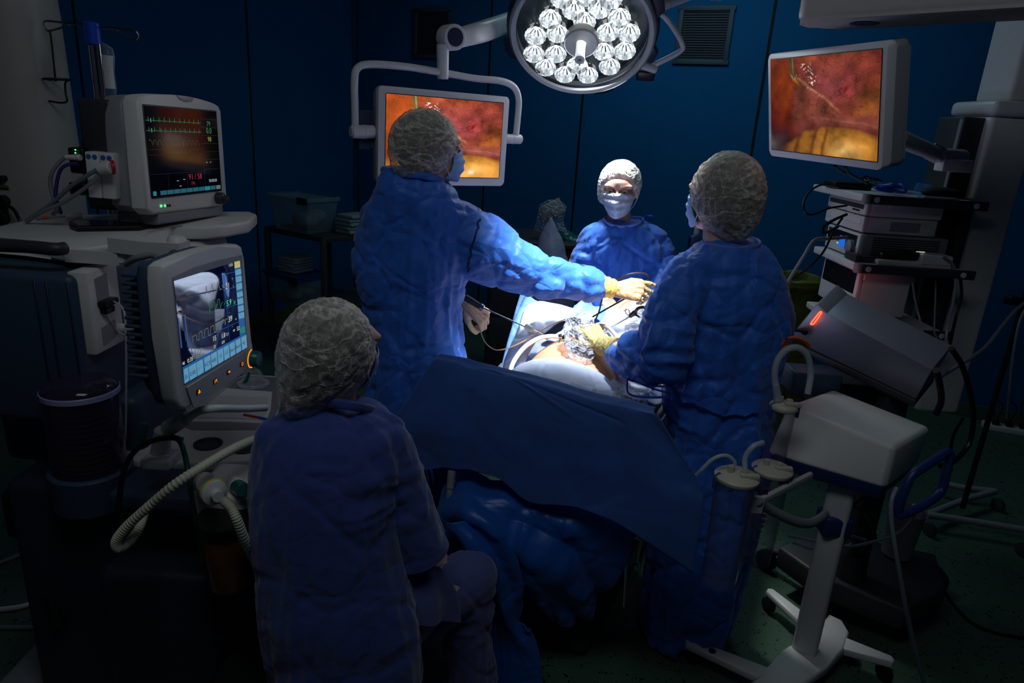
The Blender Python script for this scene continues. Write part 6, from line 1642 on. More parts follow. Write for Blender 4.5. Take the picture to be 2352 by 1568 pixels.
for x0_, x1_ in [(136, 184)] + edges[1:]:
    b = B(Ms); zrect(b, [(x0_, lin(x0_)), (x0_ + 14, lin(x0_) + 150 * (1 - 0.1 * (x0_ - 132) / 668)), (x1_ + 10, lin(x1_) + 148 * (1 - 0.1 * (x1_ - 132) / 668)), (x1_, lin(x1_))], 0.0021); b.build('blue_key', MT['e_cyan'], scrV, smooth=False)
ys = [(168, 225), (240, 300), (315, 380), (405, 458), (475, 535), (552, 610), (625, 685)]
for y0_, y1_ in ys:
    xo = 683 + (y0_ - 168) * 0.075
    b = B(Ms); zrect(b, [(xo, y0_ + 18), (xo + 6, y1_ + 18), (xo + 66, y1_), (xo + 60, y0_)], 0.0021); b.build('blue_key', MT['e_cyan'], scrV, smooth=False)
b = B(Ms); zrect(b, [(674, 98), (680, 168), (738, 152), (732, 84)], 0.0021); b.build('yellow_key', MT['e_yellowk'], scrV, smooth=False)
b = B(Ms); zrect(b, [(732, 800), (740, 858), (793, 836), (787, 774)], 0.0021); b.build('green_key', MT['e_tealg'], scrV, smooth=False)
Mv = Ms @ Matrix.Translation((0, 0, 0.0024))
def tz(s, x, y, px_h, al='LEFT'):
    q = zs(x, y); hh = px_h * 0.21684 / 1568 * 1.9 ; return (s, q[0], q[1], hh, al)
for _t in [tz('12:35', 615, 150, 26), tz('21', 582, 388, 56), tz('39', 612, 738, 56), tz('15', 446, 940, 46), tz('1.8', 536, 912, 46), tz('2.1', 590, 882, 28), tz('52', 703, 828, 40), tz('49', 662, 842, 26), tz('21', 455, 1016, 32), tz('0.9', 543, 970, 30), tz('0.35', 178, 1170, 38), tz('46', 122, 1195, 30),
           tz('7', 650, 290, 20), tz('1', 660, 365, 20), tz('8', 688, 715, 20), tz('=', 580, 285, 12), tz('=', 620, 640, 12), tz('==', 540, 850, 10), tz('==', 650, 790, 10)]: text_mesh([_t], Mv, scrV, 'white_number' if _t[0][0] != '=' else 'white_caption', MT['e_white'])
text_mesh([tz('5.9', 592, 570, 58), tz('=', 605, 465, 14), tz('==', 655, 510, 12), tz('37', 668, 545, 26)], Mv, scrV, 'green_number', MT['e_greenhi'])
text_mesh([tz('VCV', 360, 1215, 40), tz('400', 436, 1170, 38), tz('15', 512, 1122, 38), tz('1:2', 572, 1085, 38), tz('Выкл', 626, 1060, 34), tz('Выкл', 688, 1022, 34), tz('40', 762, 978, 34), tz('0.80', 205, 1310, 38), tz('35', 146, 1345, 36), tz('===', 282, 1240, 14), tz('===', 284, 1262, 14), tz('==', 700, 205, 12), tz('==', 704, 285, 12), tz('==', 710, 355, 12), tz('==', 722, 445, 12), tz('==', 728, 515, 12), tz('==', 735, 600, 12), tz('==', 742, 665, 12), tz('==', 692, 128, 12)], Mv, scrV, 'dark_key_text', MT['e_ink'])
def zl(mname, polys, wd_, name):
    b = B(Ms)
    for pl in polys: ribbon(b, [zs(*q) for q in pl], wd_, 0.0019)
    return b.build(name, MT[mname], scrV, smooth=False)
for _w in [[(370, 455), (378, 350), (388, 400), (405, 432), (425, 432), (442, 328), (452, 380), (468, 408), (488, 408), (500, 305), (512, 350), (525, 388), (540, 386)], [(545, 340), (556, 370), (575, 372)],
    [(238, 950), (232, 890), (270, 868), (276, 925), (300, 922), (300, 850), (330, 830), (338, 905), (360, 895), (362, 815), (395, 795), (405, 880), (422, 870), (425, 785), (455, 768), (464, 845), (482, 838), (485, 755), (512, 740), (522, 815), (540, 805), (540, 725), (570, 712), (580, 765), (580, 705), (604, 698)],
    [(258, 985), (270, 1115), (365, 1075)], [(280, 1110), (300, 1020), (330, 1008), (310, 1080), (280, 1110)]]: zl('e_greyw', [_w], 0.0011, 'pressure_trace')
zl('e_green', [[(395, 545), (405, 545), (412, 640), (425, 580), (440, 575), (442, 520), (460, 520), (470, 612), (485, 555), (500, 545), (502, 495), (518, 492), (528, 590), (540, 540), (552, 522)], [(565, 555), (585, 510)]], 0.0013, 'flow_trace')
zl('e_blue', [[(558, 232), (675, 205)], [(572, 395), (690, 362)], [(592, 585), (705, 545)], [(340, 905), (725, 730)], [(565, 240), (612, 770)], [(215, 960), (240, 1135)], [(600, 400), (600, 401)], [(612, 790), (628, 930)], [(490, 850), (500, 990)]], 0.0011, 'panel_line')
for _w in ([(75, 690), (108, 1010), (124, 1010), (88, 690)], [(140, 655), (178, 1000), (196, 1000), (155, 655)]):
    b = B(Ms); zrect(b, _w); b.build('level_bar', MT['e_bluebar'], scrV, smooth=False)
# control strip with lit buttons
b = B(Ms); b.prism([zs(165, 1425), zs(240, 1640), zs(920, 1170), zs(905, 1110), zs(835, 1010)], 0.0, 0.003, 0.001, 1); b.build('control_strip', MT['grey2'], tV)
for x, y in ((285, 1470), (462, 1362), (605, 1265), (745, 1178)):
    q = zs(x, y); b = B(Ms @ Matrix.Translation((q[0], q[1], 0.003))); b.box((0, 0, 0), (0.016, 0.012, 0.003), 0.001, 1); k_ = b.build('button', MT['dgrey'], tV)
    b = B(Ms @ Matrix.Translation((q[0] + 0.002, q[1], 0.005)))
    if x < 300: ribbon(b, [(-0.004, -0.0035), (0, 0.004), (0.004, -0.0035), (-0.004, -0.0035)], 0.0016); ribbon(b, [(0, -0.003), (0, 0.003)], 0.0014)
    elif x < 500: ribbon(b, [(-0.004, -0.003), (-0.004, 0.001), (0, 0.003), (0.004, 0.003), (0.004, -0.003)], 0.0018)
    elif x < 700: ribbon(b, [(-0.004, 0), (-0.001, 0.003), (0.001, -0.002), (0.004, 0.002)], 0.002)
    else: ribbon(b, [(0.004 * math.cos(a), 0.004 * math.sin(a)) for a in [2 * math.pi * j / 10 for j in range(11)]], 0.0012)
    b.build('button_light', MT['e_amber'], k_, smooth=False)
q = zs(855, 1120); b = B(Ms @ Matrix.Translation((q[0], q[1], 0.002))); b.lathe([(0.0215, 0), (0.0215, 0.018), (0.019, 0.022), (0.001, 0.023)], 32); kn_ = b.build('knob', MT['teal'], tV)
b = B(Ms @ Matrix.Translation((q[0], q[1], 0.001))); b.tube([V((0.0235 * math.cos(a), 0.0235 * math.sin(a), 0.002)) for a in [math.radians(90 + 10 * j) for j in range(0, 19)]], 0.0014, 6, 2); b.build('knob_light', MT['e_amber'], kn_)
b = B(); b.cyl(at(405, 590, 1.64), M @ V((cx0, cy0 + 0.05, -0.12)), 0.02); b.build('arm_mount', MT['slate'], tV)

# ---- rest of the machine
bc = at(190, 940, 1.58); zt, zb_ = at(190, 885, 1.58).z, at(190, 1068, 1.58).z
b = B(Matrix.Translation((bc.x, bc.y, 0))); b.lathe([(0.086, zb_), (0.086, zt - 0.012), (0.082, zt), (0.070, zt + 0.012), (0.030, zt + 0.020), (0.001, zt + 0.021)], 48); b.build('bellows_dome', MT['smoke'], tA2)
prof = []
for i in range(12):
    z = zb_ + 0.01 + i * (zt - zb_ - 0.05) / 12; prof += [(0.072, z), (0.062, z + 0.007)]
prof += [(0.074, zt - 0.030), (0.074, zt - 0.022), (0.001, zt - 0.020)]
b = B(Matrix.Translation((bc.x, bc.y, 0))); b.lathe([(0.001, zb_)] + prof, 40); b.build('bellows', MT['rubber'], tA2)
b = B(Matrix.Translation((bc.x, bc.y, 0))); b.lathe([(0.087, zt - 0.022), (0.089, zt - 0.020), (0.089, zt - 0.008), (0.087, zt - 0.006)], 48, cap=False); b.build('bellows_ring', MT['lilacring'], tA2)
b = B(Matrix.Translation((bc.x, bc.y, 0))); b.lathe([(0.001, zb_ - 0.115), (0.080, zb_ - 0.115), (0.095, zb_ - 0.10), (0.098, zb_ - 0.005), (0.092, zb_), (0.001, zb_)], 48); b.build('bellows_base', MT['slate'], tA2)
boxw('trunk', -1.30, -0.92, 1.55, 2.20, 0.14, 0.84, mat('machine_navy_grey', (34, 40, 56), 0.5), tA2, 0.03)
boxw('back_panel', -1.42, -1.02, 1.72, 2.25, 0.80, 1.02, 'slate', tA2, 0.03)
ZW = 0.86
px_prism('worktop', [(243, 1040), (285, 1003), (300, 985), (400, 955), (470, 900), (560, 858), (640, 862), (650, 900), (625, 1000), (600, 1054), (500, 1060), (400, 1064), (330, 1060)], ZW, 0.030, MT['wplastic'], tA2, 0.008)
px_prism('writing_surface', [(520, 882), (560, 862), (632, 866), (640, 930), (618, 985), (440, 985), (400, 968)], ZW + 0.004, 0.010, MT['grey'], tA2, 0.002)
for cx, cy in ((478, 1020), (562, 1028)):
    q = onz(cx, cy, ZW + 0.001); b = B(Matrix.Translation(q)); b.lathe([(0.040, 0), (0.040, 0.004), (0.034, 0.005), (0.031, 0.002), (0.031, 0.0005), (0.001, 0.0005)], 40); b.build('cup_ring', MT['dgrey'], tA2)
# front block with breathing ports
_p = at(520, 1105, 1.46); boxw('absorber_block', _p.x - 0.09, _p.x + 0.045, 1.45, 1.62, _p.z - 0.035, ZW - 0.03, 'wplastic', tA2, 0.015)
_q = at(330, 1110, 1.48); boxw('front_panel', _q.x - 0.09, _p.x - 0.09, 1.47, 1.62, _p.z - 0.06, ZW - 0.03, 'slate', tA2, 0.012)
tpos = at(492, 1128, 1.40)
b = B(); b.cyl(at(470, 1108, 1.46), at(476, 1112, 1.42), 0.026, 0.024, 24, 0.003); b.build('port', MT['wplastic'], tA2)
b = B(); b.cyl(at(540, 1116, 1.52), at(546, 1119, 1.48), 0.026, 0.022, 24, 0.003); b.build('port', MT['wplastic'], tA2)
b = B(); b.cyl(at(546, 1119, 1.48), at(560, 1126, 1.44), 0.020, 0.018, 20, 0.003); b.build('port_plug', MT['teal'], tA2)
boxw('lower_body', -1.02, -0.72, 1.45, 1.95, 0.10, 0.66, mat('machine_dark', (30, 36, 52), 0.55), tA2, 0.03)
tb = at(526, 1266, 1.42)
b = B(Matrix.Translation((tb.x, tb.y, 0))); zt_, zb2 = at(526, 1210, 1.42).z, at(526, 1335, 1.42).z
b.lathe([(0.001, zb2), (0.050, zb2), (0.058, zb2 + 0.01), (0.062, zt_), (0.001, zt_)], 40); b.build('absorber_canister', MT['amber'], tA2)
b = B(Matrix.Translation((tb.x, tb.y, 0))); b.lathe([(0.066, zt_), (0.068, zt_ + 0.004), (0.068, zt_ + 0.03), (0.001, zt_ + 0.03)], 40); b.build('canister_lid', MT['black'], tA2)
b = B(); b.rings([[V((-1.06 + sx, 1.76 + sy, z)) for sx, sy in rrect(0.84 * k, 0.90 * k, 0.10, 6)] for z, k in ((0.05, 0.97), (0.06, 1.0), (0.12, 0.97), (0.145, 0.90))]); b.build('base', MT['grey'], tA2)
for x, y in ((-1.38, 1.30), (-0.60, 1.30), (-1.38, 2.12), (-0.60, 2.12)):
    b = B(frame((x, y, 0.035), Z=V((1, 0.2, 0)), Y=V((0, 0, 1)))); b.lathe([(0.028, -0.012), (0.035, -0.010), (0.035, 0.010), (0.028, 0.012)], 24); b.build('castor', MT['rubber'], tA2)
# dark brace and pedal left of the trunk
b = B(); b.box(at(65, 1175, 1.62), (0.10, 0.06, 0.14), 0.012); b.tube([at(50, 1215, 1.62), at(60, 1240, 1.6), at(90, 1270, 1.58), at(105, 1320, 1.58), at(118, 1380, 1.56), at(135, 1440, 1.54)], 0.018, 12, 5); b.build('side_brace', MT['black'], tA2)
# flexible support arm with its bracket
b = B(); b.tube([at(610, 936, 1.62), at(560, 938, 1.55), at(490, 938, 1.44), at(455, 945, 1.45), at(430, 962, 1.46), at(412, 972, 1.47)], 0.0095, 14, 6); b.build('support_arm', MT['wmetal'], tA2)
b = B(); b.cyl(at(428, 958, 1.46), at(385, 985, 1.48), 0.018, 0.020, 20, 0.004); b.cyl(at(375, 985, 1.49), at(368, 1046, 1.50), 0.020, 0.023, 24, 0.004); b.box(at(370, 1054, 1.49), (0.07, 0.07, 0.03), 0.008); b.build('arm_bracket', MT['wplastic'], tA2)
b = B(frame(at(328, 992, 1.50), Y=V((0.25, 0.1, 1)), X=V((1, 0, -0.2)))); b.box((0, 0, 0), (0.022, 0.05, 0.012), 0.004, 2); b.build('lever', MT['teal'], tA2)
for pts, nm in (([(420, 1010, 1.46), (395, 1005, 1.45), (350, 1012, 1.44), (310, 1035, 1.43), (285, 1080, 1.42), (275, 1140, 1.42), (272, 1180, 1.42)], 'black_tube'), ([(395, 1003, 1.47), (415, 1015, 1.44), (428, 1060, 1.42), (436, 1110, 1.40), (445, 1170, 1.40), (458, 1230, 1.40), (466, 1285, 1.40)], 'green_tube')):
    b = B(); b.tube([at(*p) for p in pts], 0.0065, 10, 6); b.build('oxygen_tube', MT['green'] if nm[0] == 'g' else MT['cable'], tA2)
def corr(pts, r, amp, nrib, m, name, parent=None):
    b = B(); k = max(4, int(nrib * 4 / (len(pts) - 1))); b.tube([at(*p) for p in pts], lambda u: r + amp * (0.5 + 0.5 * math.sin(u * nrib * 2 * math.pi)), 16, k); return b.build(name, m, parent)
o = corr([(628, 990, 1.66), (585, 1008, 1.58), (540, 1028, 1.50), (480, 1062, 1.40), (410, 1106, 1.34), (345, 1160, 1.34), (295, 1205, 1.34), (268, 1240, 1.34), (272, 1258, 1.345), (295, 1245, 1.36), (318, 1215, 1.38), (330, 1180, 1.42)], 0.0095, 0.0022, 92, MT['hose'], 'corrugated_hose')
tag(o, 'cream corrugated breathing hose sweeping down in a long loop in front of the machine', 'hose', 'breathing hoses')
tH = thing('corrugated_hose', 'cream corrugated breathing hose with a round filter hanging down beside the seated person', 'hose', at(560, 1240, 1.33), 'breathing hoses')
corr([(512, 1148, 1.34), (530, 1165, 1.33), (545, 1195, 1.32), (562, 1240, 1.34), (585, 1285, 1.40), (600, 1312, 1.48), (606, 1345, 1.56)], 0.0095, 0.0022, 44, MT['hose'], 'hose', tH)
Mf = frame(at(492, 1130, 1.375), Z=(at(520, 1160, 1.33) - at(478, 1112, 1.42)))
b = B(Mf); b.lathe([(0.012, -0.03), (0.014, -0.012), (0.030, -0.006), (0.030, 0.0)], 32, cap=True); b.build('filter', MT['hose'], tH)
b = B(Mf); b.lathe([(0.0305, -0.007), (0.0315, -0.005), (0.0315, -0.001), (0.0305, 0.001)], 36, cap=False); b.build('filter_ring', MT['yellow'], tH)
b = B(Mf); b.lathe([(0.030, 0.0), (0.029, 0.006), (0.014, 0.012), (0.0125, 0.028), (0.001, 0.028)], 32); b.build('filter_cap', MT['wplastic'], tH)

# ---- things lying on the machine
tFo = thing('tablet', 'flat black tablet lying on the white shelf in front of the upper monitor', 'tablet', onz(245, 512, ZS))
px_prism('case', [(157, 508), (170, 503), (330, 507), (340, 514), (322, 519), (176, 521), (160, 515)], ZS + 0.014, 0.012, MT['black'], tFo, 0.002)
px_prism('screen_face', [(165, 508), (176, 505), (326, 508), (333, 513), (318, 516), (180, 518)], ZS + 0.0155, 0.001, MT['blackgloss'], tFo, 0)
tPr = thing('probe', 'white probe with an orange tip lying on the shelf beside the tablet', 'probe', onz(160, 498, ZS))
b = B(); b.cyl(onz(150, 497, ZS + 0.012), onz(187, 495, ZS + 0.012), 0.007, 0.010, 16, 0.002); b.build('grip', MT['wplastic'], tPr)
b = B(); b.tube([onz(150, 497, ZS + 0.01), onz(110, 499, ZS + 0.006), onz(85, 502, ZS + 0.005)], 0.0035, 8, 5); b.build('lead', MT['gcable'], tPr)
b = B(); b.cyl(onz(112, 498, ZS + 0.007), onz(98, 500, ZS + 0.006), 0.0045); b.build('tip', MT['orange'], tPr)
for i, (pts, dz) in enumerate((([(415, 968), (470, 902), (500, 890), (625, 900), (622, 940), (610, 972), (520, 968)], 0.001), ([(440, 958), (480, 908), (615, 912), (612, 945), (600, 962)], 0.004))):
    P = [onz(x, y, ZW + 0.004 + dz) for x, y in pts]
    b = B(); b.prism([(p.x, p.y) for p in P], ZW + 0.004 + dz - 0.0008, ZW + 0.004 + dz + 0.0008)
    o = tag(b.build('paper_sheet', MT['paper' if i == 0 else 'papergrid'], smooth=False), ['lower, larger white form lying on the machine worktop under another sheet', 'upper printed chart sheet lying on the machine worktop behind the white support arm'][i], 'paper', 'forms on the worktop')
o = None
tPe = thing('pen', 'blue and red pen lying on the forms near the white support arm', 'pen', onz(600, 958, ZW + 0.012))
b = B(); b.cyl(onz(560, 952, ZW + 0.012), onz(592, 958, ZW + 0.012), 0.0038); b.build('cap', MT['red'], tPe)
b = B(); b.cyl(onz(592, 958, ZW + 0.012), onz(640, 968, ZW + 0.012), 0.0036); b.build('barrel', MT['bluebright'], tPe)
tMa = thing('breathing_mask', 'clear face mask with a dark green hook lying on the worktop below the ventilator screen', 'mask', onz(580, 880, ZW))
q = onz(582, 885, ZW + 0.004); b = B(Matrix.Translation(q)); b.lathe([(0.050, 0.004), (0.054, 0.010), (0.050, 0.018), (0.038, 0.026), (0.032, 0.045), (0.022, 0.058), (0.012, 0.062), (0.012, 0.078)], 36, cap=False); b.build('shell', MT['clear'], tMa)
b = B(Matrix.Translation(q)); b.tube([V((0.050 * math.cos(a), 0.042 * math.sin(a), 0.008)) for a in [2 * math.pi * j / 14 for j in range(14)]], 0.007, 10, 3, closed=True); b.build('cushion', MT['clear'], tMa)
b = B(); b.tube([onz(562, 878, ZW + 0.03), onz(568, 868, ZW + 0.05), onz(572, 858, ZW + 0.06)], 0.009, 8, 5, flat=0.4); b.build('hook', MT['teal'], tMa)

# ---- stool
def sep(*a): pass
tSt = thing('stool', 'round black stool under the seated person', 'stool', V((-0.55, 1.40, 0)))
sc_ = onz(650, 1560, 0.44); sc_ = V((sc_.x + 0.02, sc_.y + 0.02, 0))
tSt.location = sc_
b = B(Matrix.Translation(sc_)); b.lathe([(0.001, 0.375), (0.19, 0.375), (0.205, 0.385), (0.205, 0.42), (0.19, 0.437), (0.001, 0.44)], 48); b.build('seat', MT['black'], tSt)
b = B(Matrix.Translation(sc_)); b.cyl((0, 0, 0.06), (0, 0, 0.38), 0.028); b.build('post', MT['steel'], tSt)
for k_ in range(5):
    a = k_ * 2 * math.pi / 5; e = sc_ + V((0.18 * math.cos(a + 0.7), 0.18 * math.sin(a + 0.7), 0.07))
    b = B(); b.tube([sc_ + V((0, 0, 0.09)), e], 0.014, 10, 3); b.build('leg', MT['black'], tSt)
    b = B(frame(e + V((0, 0, -0.04)), Z=V((math.cos(a + 1.57), math.sin(a + 1.57), 0)), Y=V((0, 0, 1)))); b.lathe([(0.020, -0.010), (0.028, -0.008), (0.028, 0.008), (0.020, 0.010)], 20); b.build('castor', MT['rubber'], tSt)

# ---- floor cables at the left
for pts, r, m, lb in (([(-20, 1300), (30, 1280), (75, 1262), (130, 1230)], 0.009, 'gcable', 'grey cable on the floor at the left edge, highest of the three'),
                      ([(-30, 1402), (60, 1390), (130, 1352), (180, 1325), (240, 1290)], 0.010, 'wmetal', 'pale thick hose on the floor passing behind the machine base'),
                      ([(-30, 1440), (80, 1440), (160, 1428), (210, 1405)], 0.008, 'gcable2', 'pale hose on the floor nearest to the machine base'),
                      ([(190, 1330), (150, 1350), (145, 1385), (190, 1395), (240, 1380)], 0.005, 'cable', 'thin black cable curled on the floor at the left')):
    b = B(); b.tube([onz(x, y, r) for x, y in pts], r, 10, 6); tag(b.build('floor_cable', MT[m]), lb, 'cable')

# ---- storage rack at the back wall
tR = thing('storage_rack', 'dark metal storage rack with two shelves against the blue wall', 'rack', onz(680, 740, 0))
yr0, yr1 = 4.72, 5.10
A0, A1, A2_ = at(608, 522, 5.05), at(742, 545, 4.72), at(850, 520, 4.95)
dx_ = (A1 - A0); dx_.z = 0; dy_ = V((-dx_.y, dx_.x, 0)).normalized() * 0.45; dx2 = dx_
zt1 = 0.98
f0, f1 = V((A0.x, A0.y, 0)), V((A1.x, A1.y, 0)); g1_ = f1 + V((0.36, 0.42, 0)); g0_ = f0 + V((0.36, 0.42, 0))
zt1 = A1.z; 
def rslab(name, z0, z1, m):
    b = B(); b.prism([(p.x, p.y) for p in (f0, f1, g1_, g0_)], z0, z1, 0.006, 2); return b.build(name, m, tR)
rslab('top_board', zt1 - 0.04, zt1, MT['dgrey']); zsh = at(740, 712, 4.72).z; rslab('shelf_board', zsh - 0.03, zsh, MT['dgrey'])
for p in (f0, f1, g1_, g0_):
    b = B(); q_ = p.lerp((f0 + g1_) / 2, 0.04); b.box((q_.x, q_.y, zt1 / 2), (0.04, 0.04, zt1 - 0.02), 0.004, 2); b.build('post', MT['dgrey'], tR)
def bin_(name, p0, w_, d_, h_, label, lidm, group='clear storage bins'):
    t = thing(name, label, 'bin', p0, group)
    ux = dx_.normalized(); M_ = frame(p0, X=ux, Z=V((0, 0, 1)))
    b = B(M_); b.rings([[V((sx, sy, z)) for sx, sy in rrect(w_ * k, d_ * k, 0.03, 4)] for z, k in ((0, 0.82), (0.004, 0.84), (h_, 1.0))], cap=True); b.bm.faces.ensure_lookup_table(); b.build('tub', MT['bintub'], t)
    b = B(M_); b.rings([[V((sx, sy, z)) for sx, sy in rrect(w_ * k, d_ * k, 0.03, 4)] for z, k in ((h_ - 0.015, 1.0), (h_ - 0.015, 1.06), (h_ + 0.012, 1.06), (h_ + 0.012, 1.0))], cap=False); b.build('rim', lidm, t)
    b = B(M_)
    r_ = random.Random(len(label))
    for i in range(6): b.ell((r_.uniform(-.28, .28) * w_, r_.uniform(-.2, .2) * d_, h_ * r_.uniform(.25, .5)), (w_ * .16, d_ * .25, h_ * .22), sub=2)
    b2 = remesh(b, 0.012, 2); o = link('contents', b2, MT['towel'], t)
    b = B(M_); b.box((w_ * 0.38, -d_ / 2 - 0.004, h_ - 0.01), (w_ * .22, 0.02, 0.045), 0.004, 2); b.build('clip', MT['black'], t)
    return t
cm = (f0 + f1 + g0_ + g1_) / 4
pb1 = at(700, 530, 4.98); pb1.z = zt1 + 0.002
bin_('storage_bin', pb1, 0.42, 0.30, 0.24, 'clear storage bin full of pale packs on top of the dark rack', MT['bintub'])
pb2 = at(682, 708, 4.95); pb2.z = zsh + 0.002
bin_('storage_bin', pb2, 0.36, 0.28, 0.20, 'clear storage bin with a dark blue rim on the lower shelf of the rack', MT['blueplastic'])
def stack(p, n, w_, d_, label, dz=0.022, grp='folded cloths'):
    for i in range(n):
        r_ = random.Random(i * 7 + int(p.x * 100))
        b = B(frame(p + V((r_.uniform(-.01, .01), 0, i * dz)), X=(dx_.normalized() + V((0, r_.uniform(-.2, .2), 0))), Z=V((0, 0, 1)))); b.box((0, 0, dz / 2), (w_ * r_.uniform(.85, 1), d_, dz * 0.95), dz * 0.35, 3)
        tag(b.build('folded_cloth', MT['towel']), label[i], 'cloth', grp)
pos_n = ['lowest', 'second lowest', 'middle', 'second highest', 'topmost']
pq = at(690, 640, 4.93); pq.z = zsh + 0.222
tly = thing('bin_lid', 'flat dark blue lid lying on the lower storage bin under the folded cloths', 'lid', pq); 
b = B(frame(V((pb2.x, pb2.y, zsh + 0.212)), X=dx_.normalized(), Z=V((0, 0, 1)))); b.box((0, 0, 0.005), (0.39, 0.31, 0.012), 0.005, 2); b.build('lid_plate', MT['blueplastic'], tly)
stack(V((pb2.x, pb2.y, zsh + 0.225)), 5, 0.20, 0.18, ['folded pale cloth on the lower bin of the rack, %s of its pile' % s for s in pos_n])
pq = at(812, 528, 5.0); pq.z = zt1
stack(pq, 5, 0.17, 0.2, ['folded teal cloth beside the top bin of the rack, %s of the pile' % s for s in pos_n], 0.028)
# ================================================================ right side
# ---- monitor turned to the left
C, X, U, N, h = quad([(1763, 125), (2037, 93), (2027, 392), (1768, 357)], 0.60)
tM2 = thing('monitor', 'wide white-framed monitor at the upper right showing the reddish keyhole camera picture', 'monitor', M=frame(C, X=X, Y=U))
M = frame(C, X=X, Y=U)
b = B(M); b.prism(rrect(0.60, h, 0.018), -0.030, 0.0, 0.004, 2); b.build('bezel', MT['wmetal'], tM2)
b = B(M); b.prism(rrect(0.596, h - 0.004, 0.02), -0.075, -0.028, 0.010, 3); b.build('back_housing', MT['grey'], tM2)
Ms2, sw2, sh2 = scr_frame(C, N, U, [(1770, 137), (2025, 114), (2017, 370), (1774, 343)], 0.0005)
b = B(Ms2); b.prism(rrect(sw2 + 0.006, sh2 + 0.006, 0.003, 2), 0.0, 0.0006); b.build('screen_edge', MT['black'], tM2)
screen_picture(Ms2 @ Matrix.Translation((0, 0, 0.0014)), sw2, sh2, 0.58, tM2)
text_mesh([('...  : : : :  ..', -0.06, -h / 2 + 0.012, 0.008)], M @ Matrix.Translation((0.10, 0, 0.001)), tM2, 'button_marks', MT['grey'])
b = B(); q0 = M @ V((0.22, -0.02, -0.07)); b.cyl(at(2062, 316, q0.y + 0.25), at(2150, 353, 2.62), 0.030, 0.026, 24, 0.003); b.build('support_arm', MT['wmetal'], tM2)
b = B(); b.box(M @ V((0.05, -0.02, -0.10)), (0.10, 0.14, 0.12), 0.01); b.tube([M @ V((0.05, -0.02, -0.11)), at(2062, 316, q0.y + 0.25)], 0.028, 16, 3); b.build('mount', MT['grey'], tM2)
b = B(frame(at(2148, 352, 2.62), X=at(2165, 362, 2.64) - at(2130, 345, 2.60), Z=V((0, -1, 0.2)))); b.box((0, 0, 0), (0.075, 0.05, 0.06), 0.008); b.cyl((0.028, 0.0, 0.02), (0.028, 0, 0.036), 0.011); b.build('arm_joint', MT['wplastic'], tM2)
b = B(); b.cyl(at(2158, 356, 2.64), at(2212, 360, 2.72), 0.026, 0.026, 20, 0.003); b.build('joint_tube', MT['wmetal'], tM2)
b = B(); b.box(at(2190, 380, 2.66), (0.11, 0.06, 0.045), 0.004, 2); b.build('joint_plate', MT['wplastic'], tM2)
for i, pts in enumerate(([(1918, 380, 2.5), (1930, 392, 2.6), (1955, 402, 2.7), (1975, 412, 2.8), (1990, 405, 2.85), (2000, 415, 2.9)], [(1942, 382, 2.5), (1950, 398, 2.6), (1972, 410, 2.7), (1990, 420, 2.8)])):
    b = B(); b.tube([at(*p) for p in pts], 0.005, 8, 6); b.build('cable', MT['cable'], tM2)

# ---- supply column with shelves
tC2 = thing('equipment_column', 'white ceiling-hung equipment column at the right with a dark side rail', 'column', at(2200, 945, 2.95))
xl, xr_ = at(2236, 437, 2.88).x, at(2346, 437, 2.88).x; zlo = at(2170, 950, 2.88).z; zcap = at(2240, 262, 2.88).z; zct = at(2240, 226, 2.88).z
boxw('column_body', xl, xr_, 2.88, 3.14, zlo, zcap, 'wplastic', tC2, 0.02)
boxw('column_cap', xl - 0.012, xr_ + 0.03, 2.86, 3.16, zcap - 0.002, zct, 'wmetal', tC2, 0.02)
boxw('side_rail', xl - 0.085, xl + 0.005, 2.92, 3.10, zlo + 0.05, zcap - 0.01, 'dgrey', tC2, 0.006)
boxw('rail_strip', xl - 0.090, xl - 0.080, 2.92, 2.94, zlo + 0.1, zcap - 0.02, 'grey', tC2, 0.002)
boxw('upper_post', xl + 0.06, xr_ + 0.04, 2.90, 3.12, zct, CEIL - 0.5, 'wplastic', tC2, 0.015)
b = B(); b.cyl((xr_ - 0.02, 3.02, CEIL - 0.6), (xr_ - 0.02, 3.02, CEIL), 0.09); b.build('ceiling_tube', MT['wmetal'], tC2)
# ceiling boom
tBm = thing('ceiling_boom', 'white ceiling boom arm crossing the top right corner', 'boom', at(2000, 20, 2.3))
q = at(1800, 30, 2.30); zb3 = at(1870, 50, 2.22).z
P = [onz(1812, 50, zb3), onz(2352, 16, zb3)]
dirb = P[1] - P[0]; L_ = dirb.length + 0.5; Mb = frame(P[0] + V((-dirb.y, dirb.x, 0)).normalized() * 0.10, X=dirb, Z=V((0, 0, 1)))
b = B(Mb); b.prism(rrect(L_ + 0.3, 0.20, 0.07), 0.0, 0.16, 0.025, 4, M=Matrix.Translation(((L_ + 0.3) / 2, 0.0, 0))); b.build('arm', MT['dimwhite'], tBm)
b = B(Mb); b.cyl((0.10, 0.0, 0.12), (0.10, 0, CEIL - zb3), 0.06); b.build('pivot_tube', MT['wmetal'], tBm)
b = B(Mb); b.lathe([(0.04, -0.002), (0.04, 0.004)], 30, M=Matrix.Translation((0.18, 0.0, 0.0))); b.build('pivot_cover', MT['navy'], tBm)

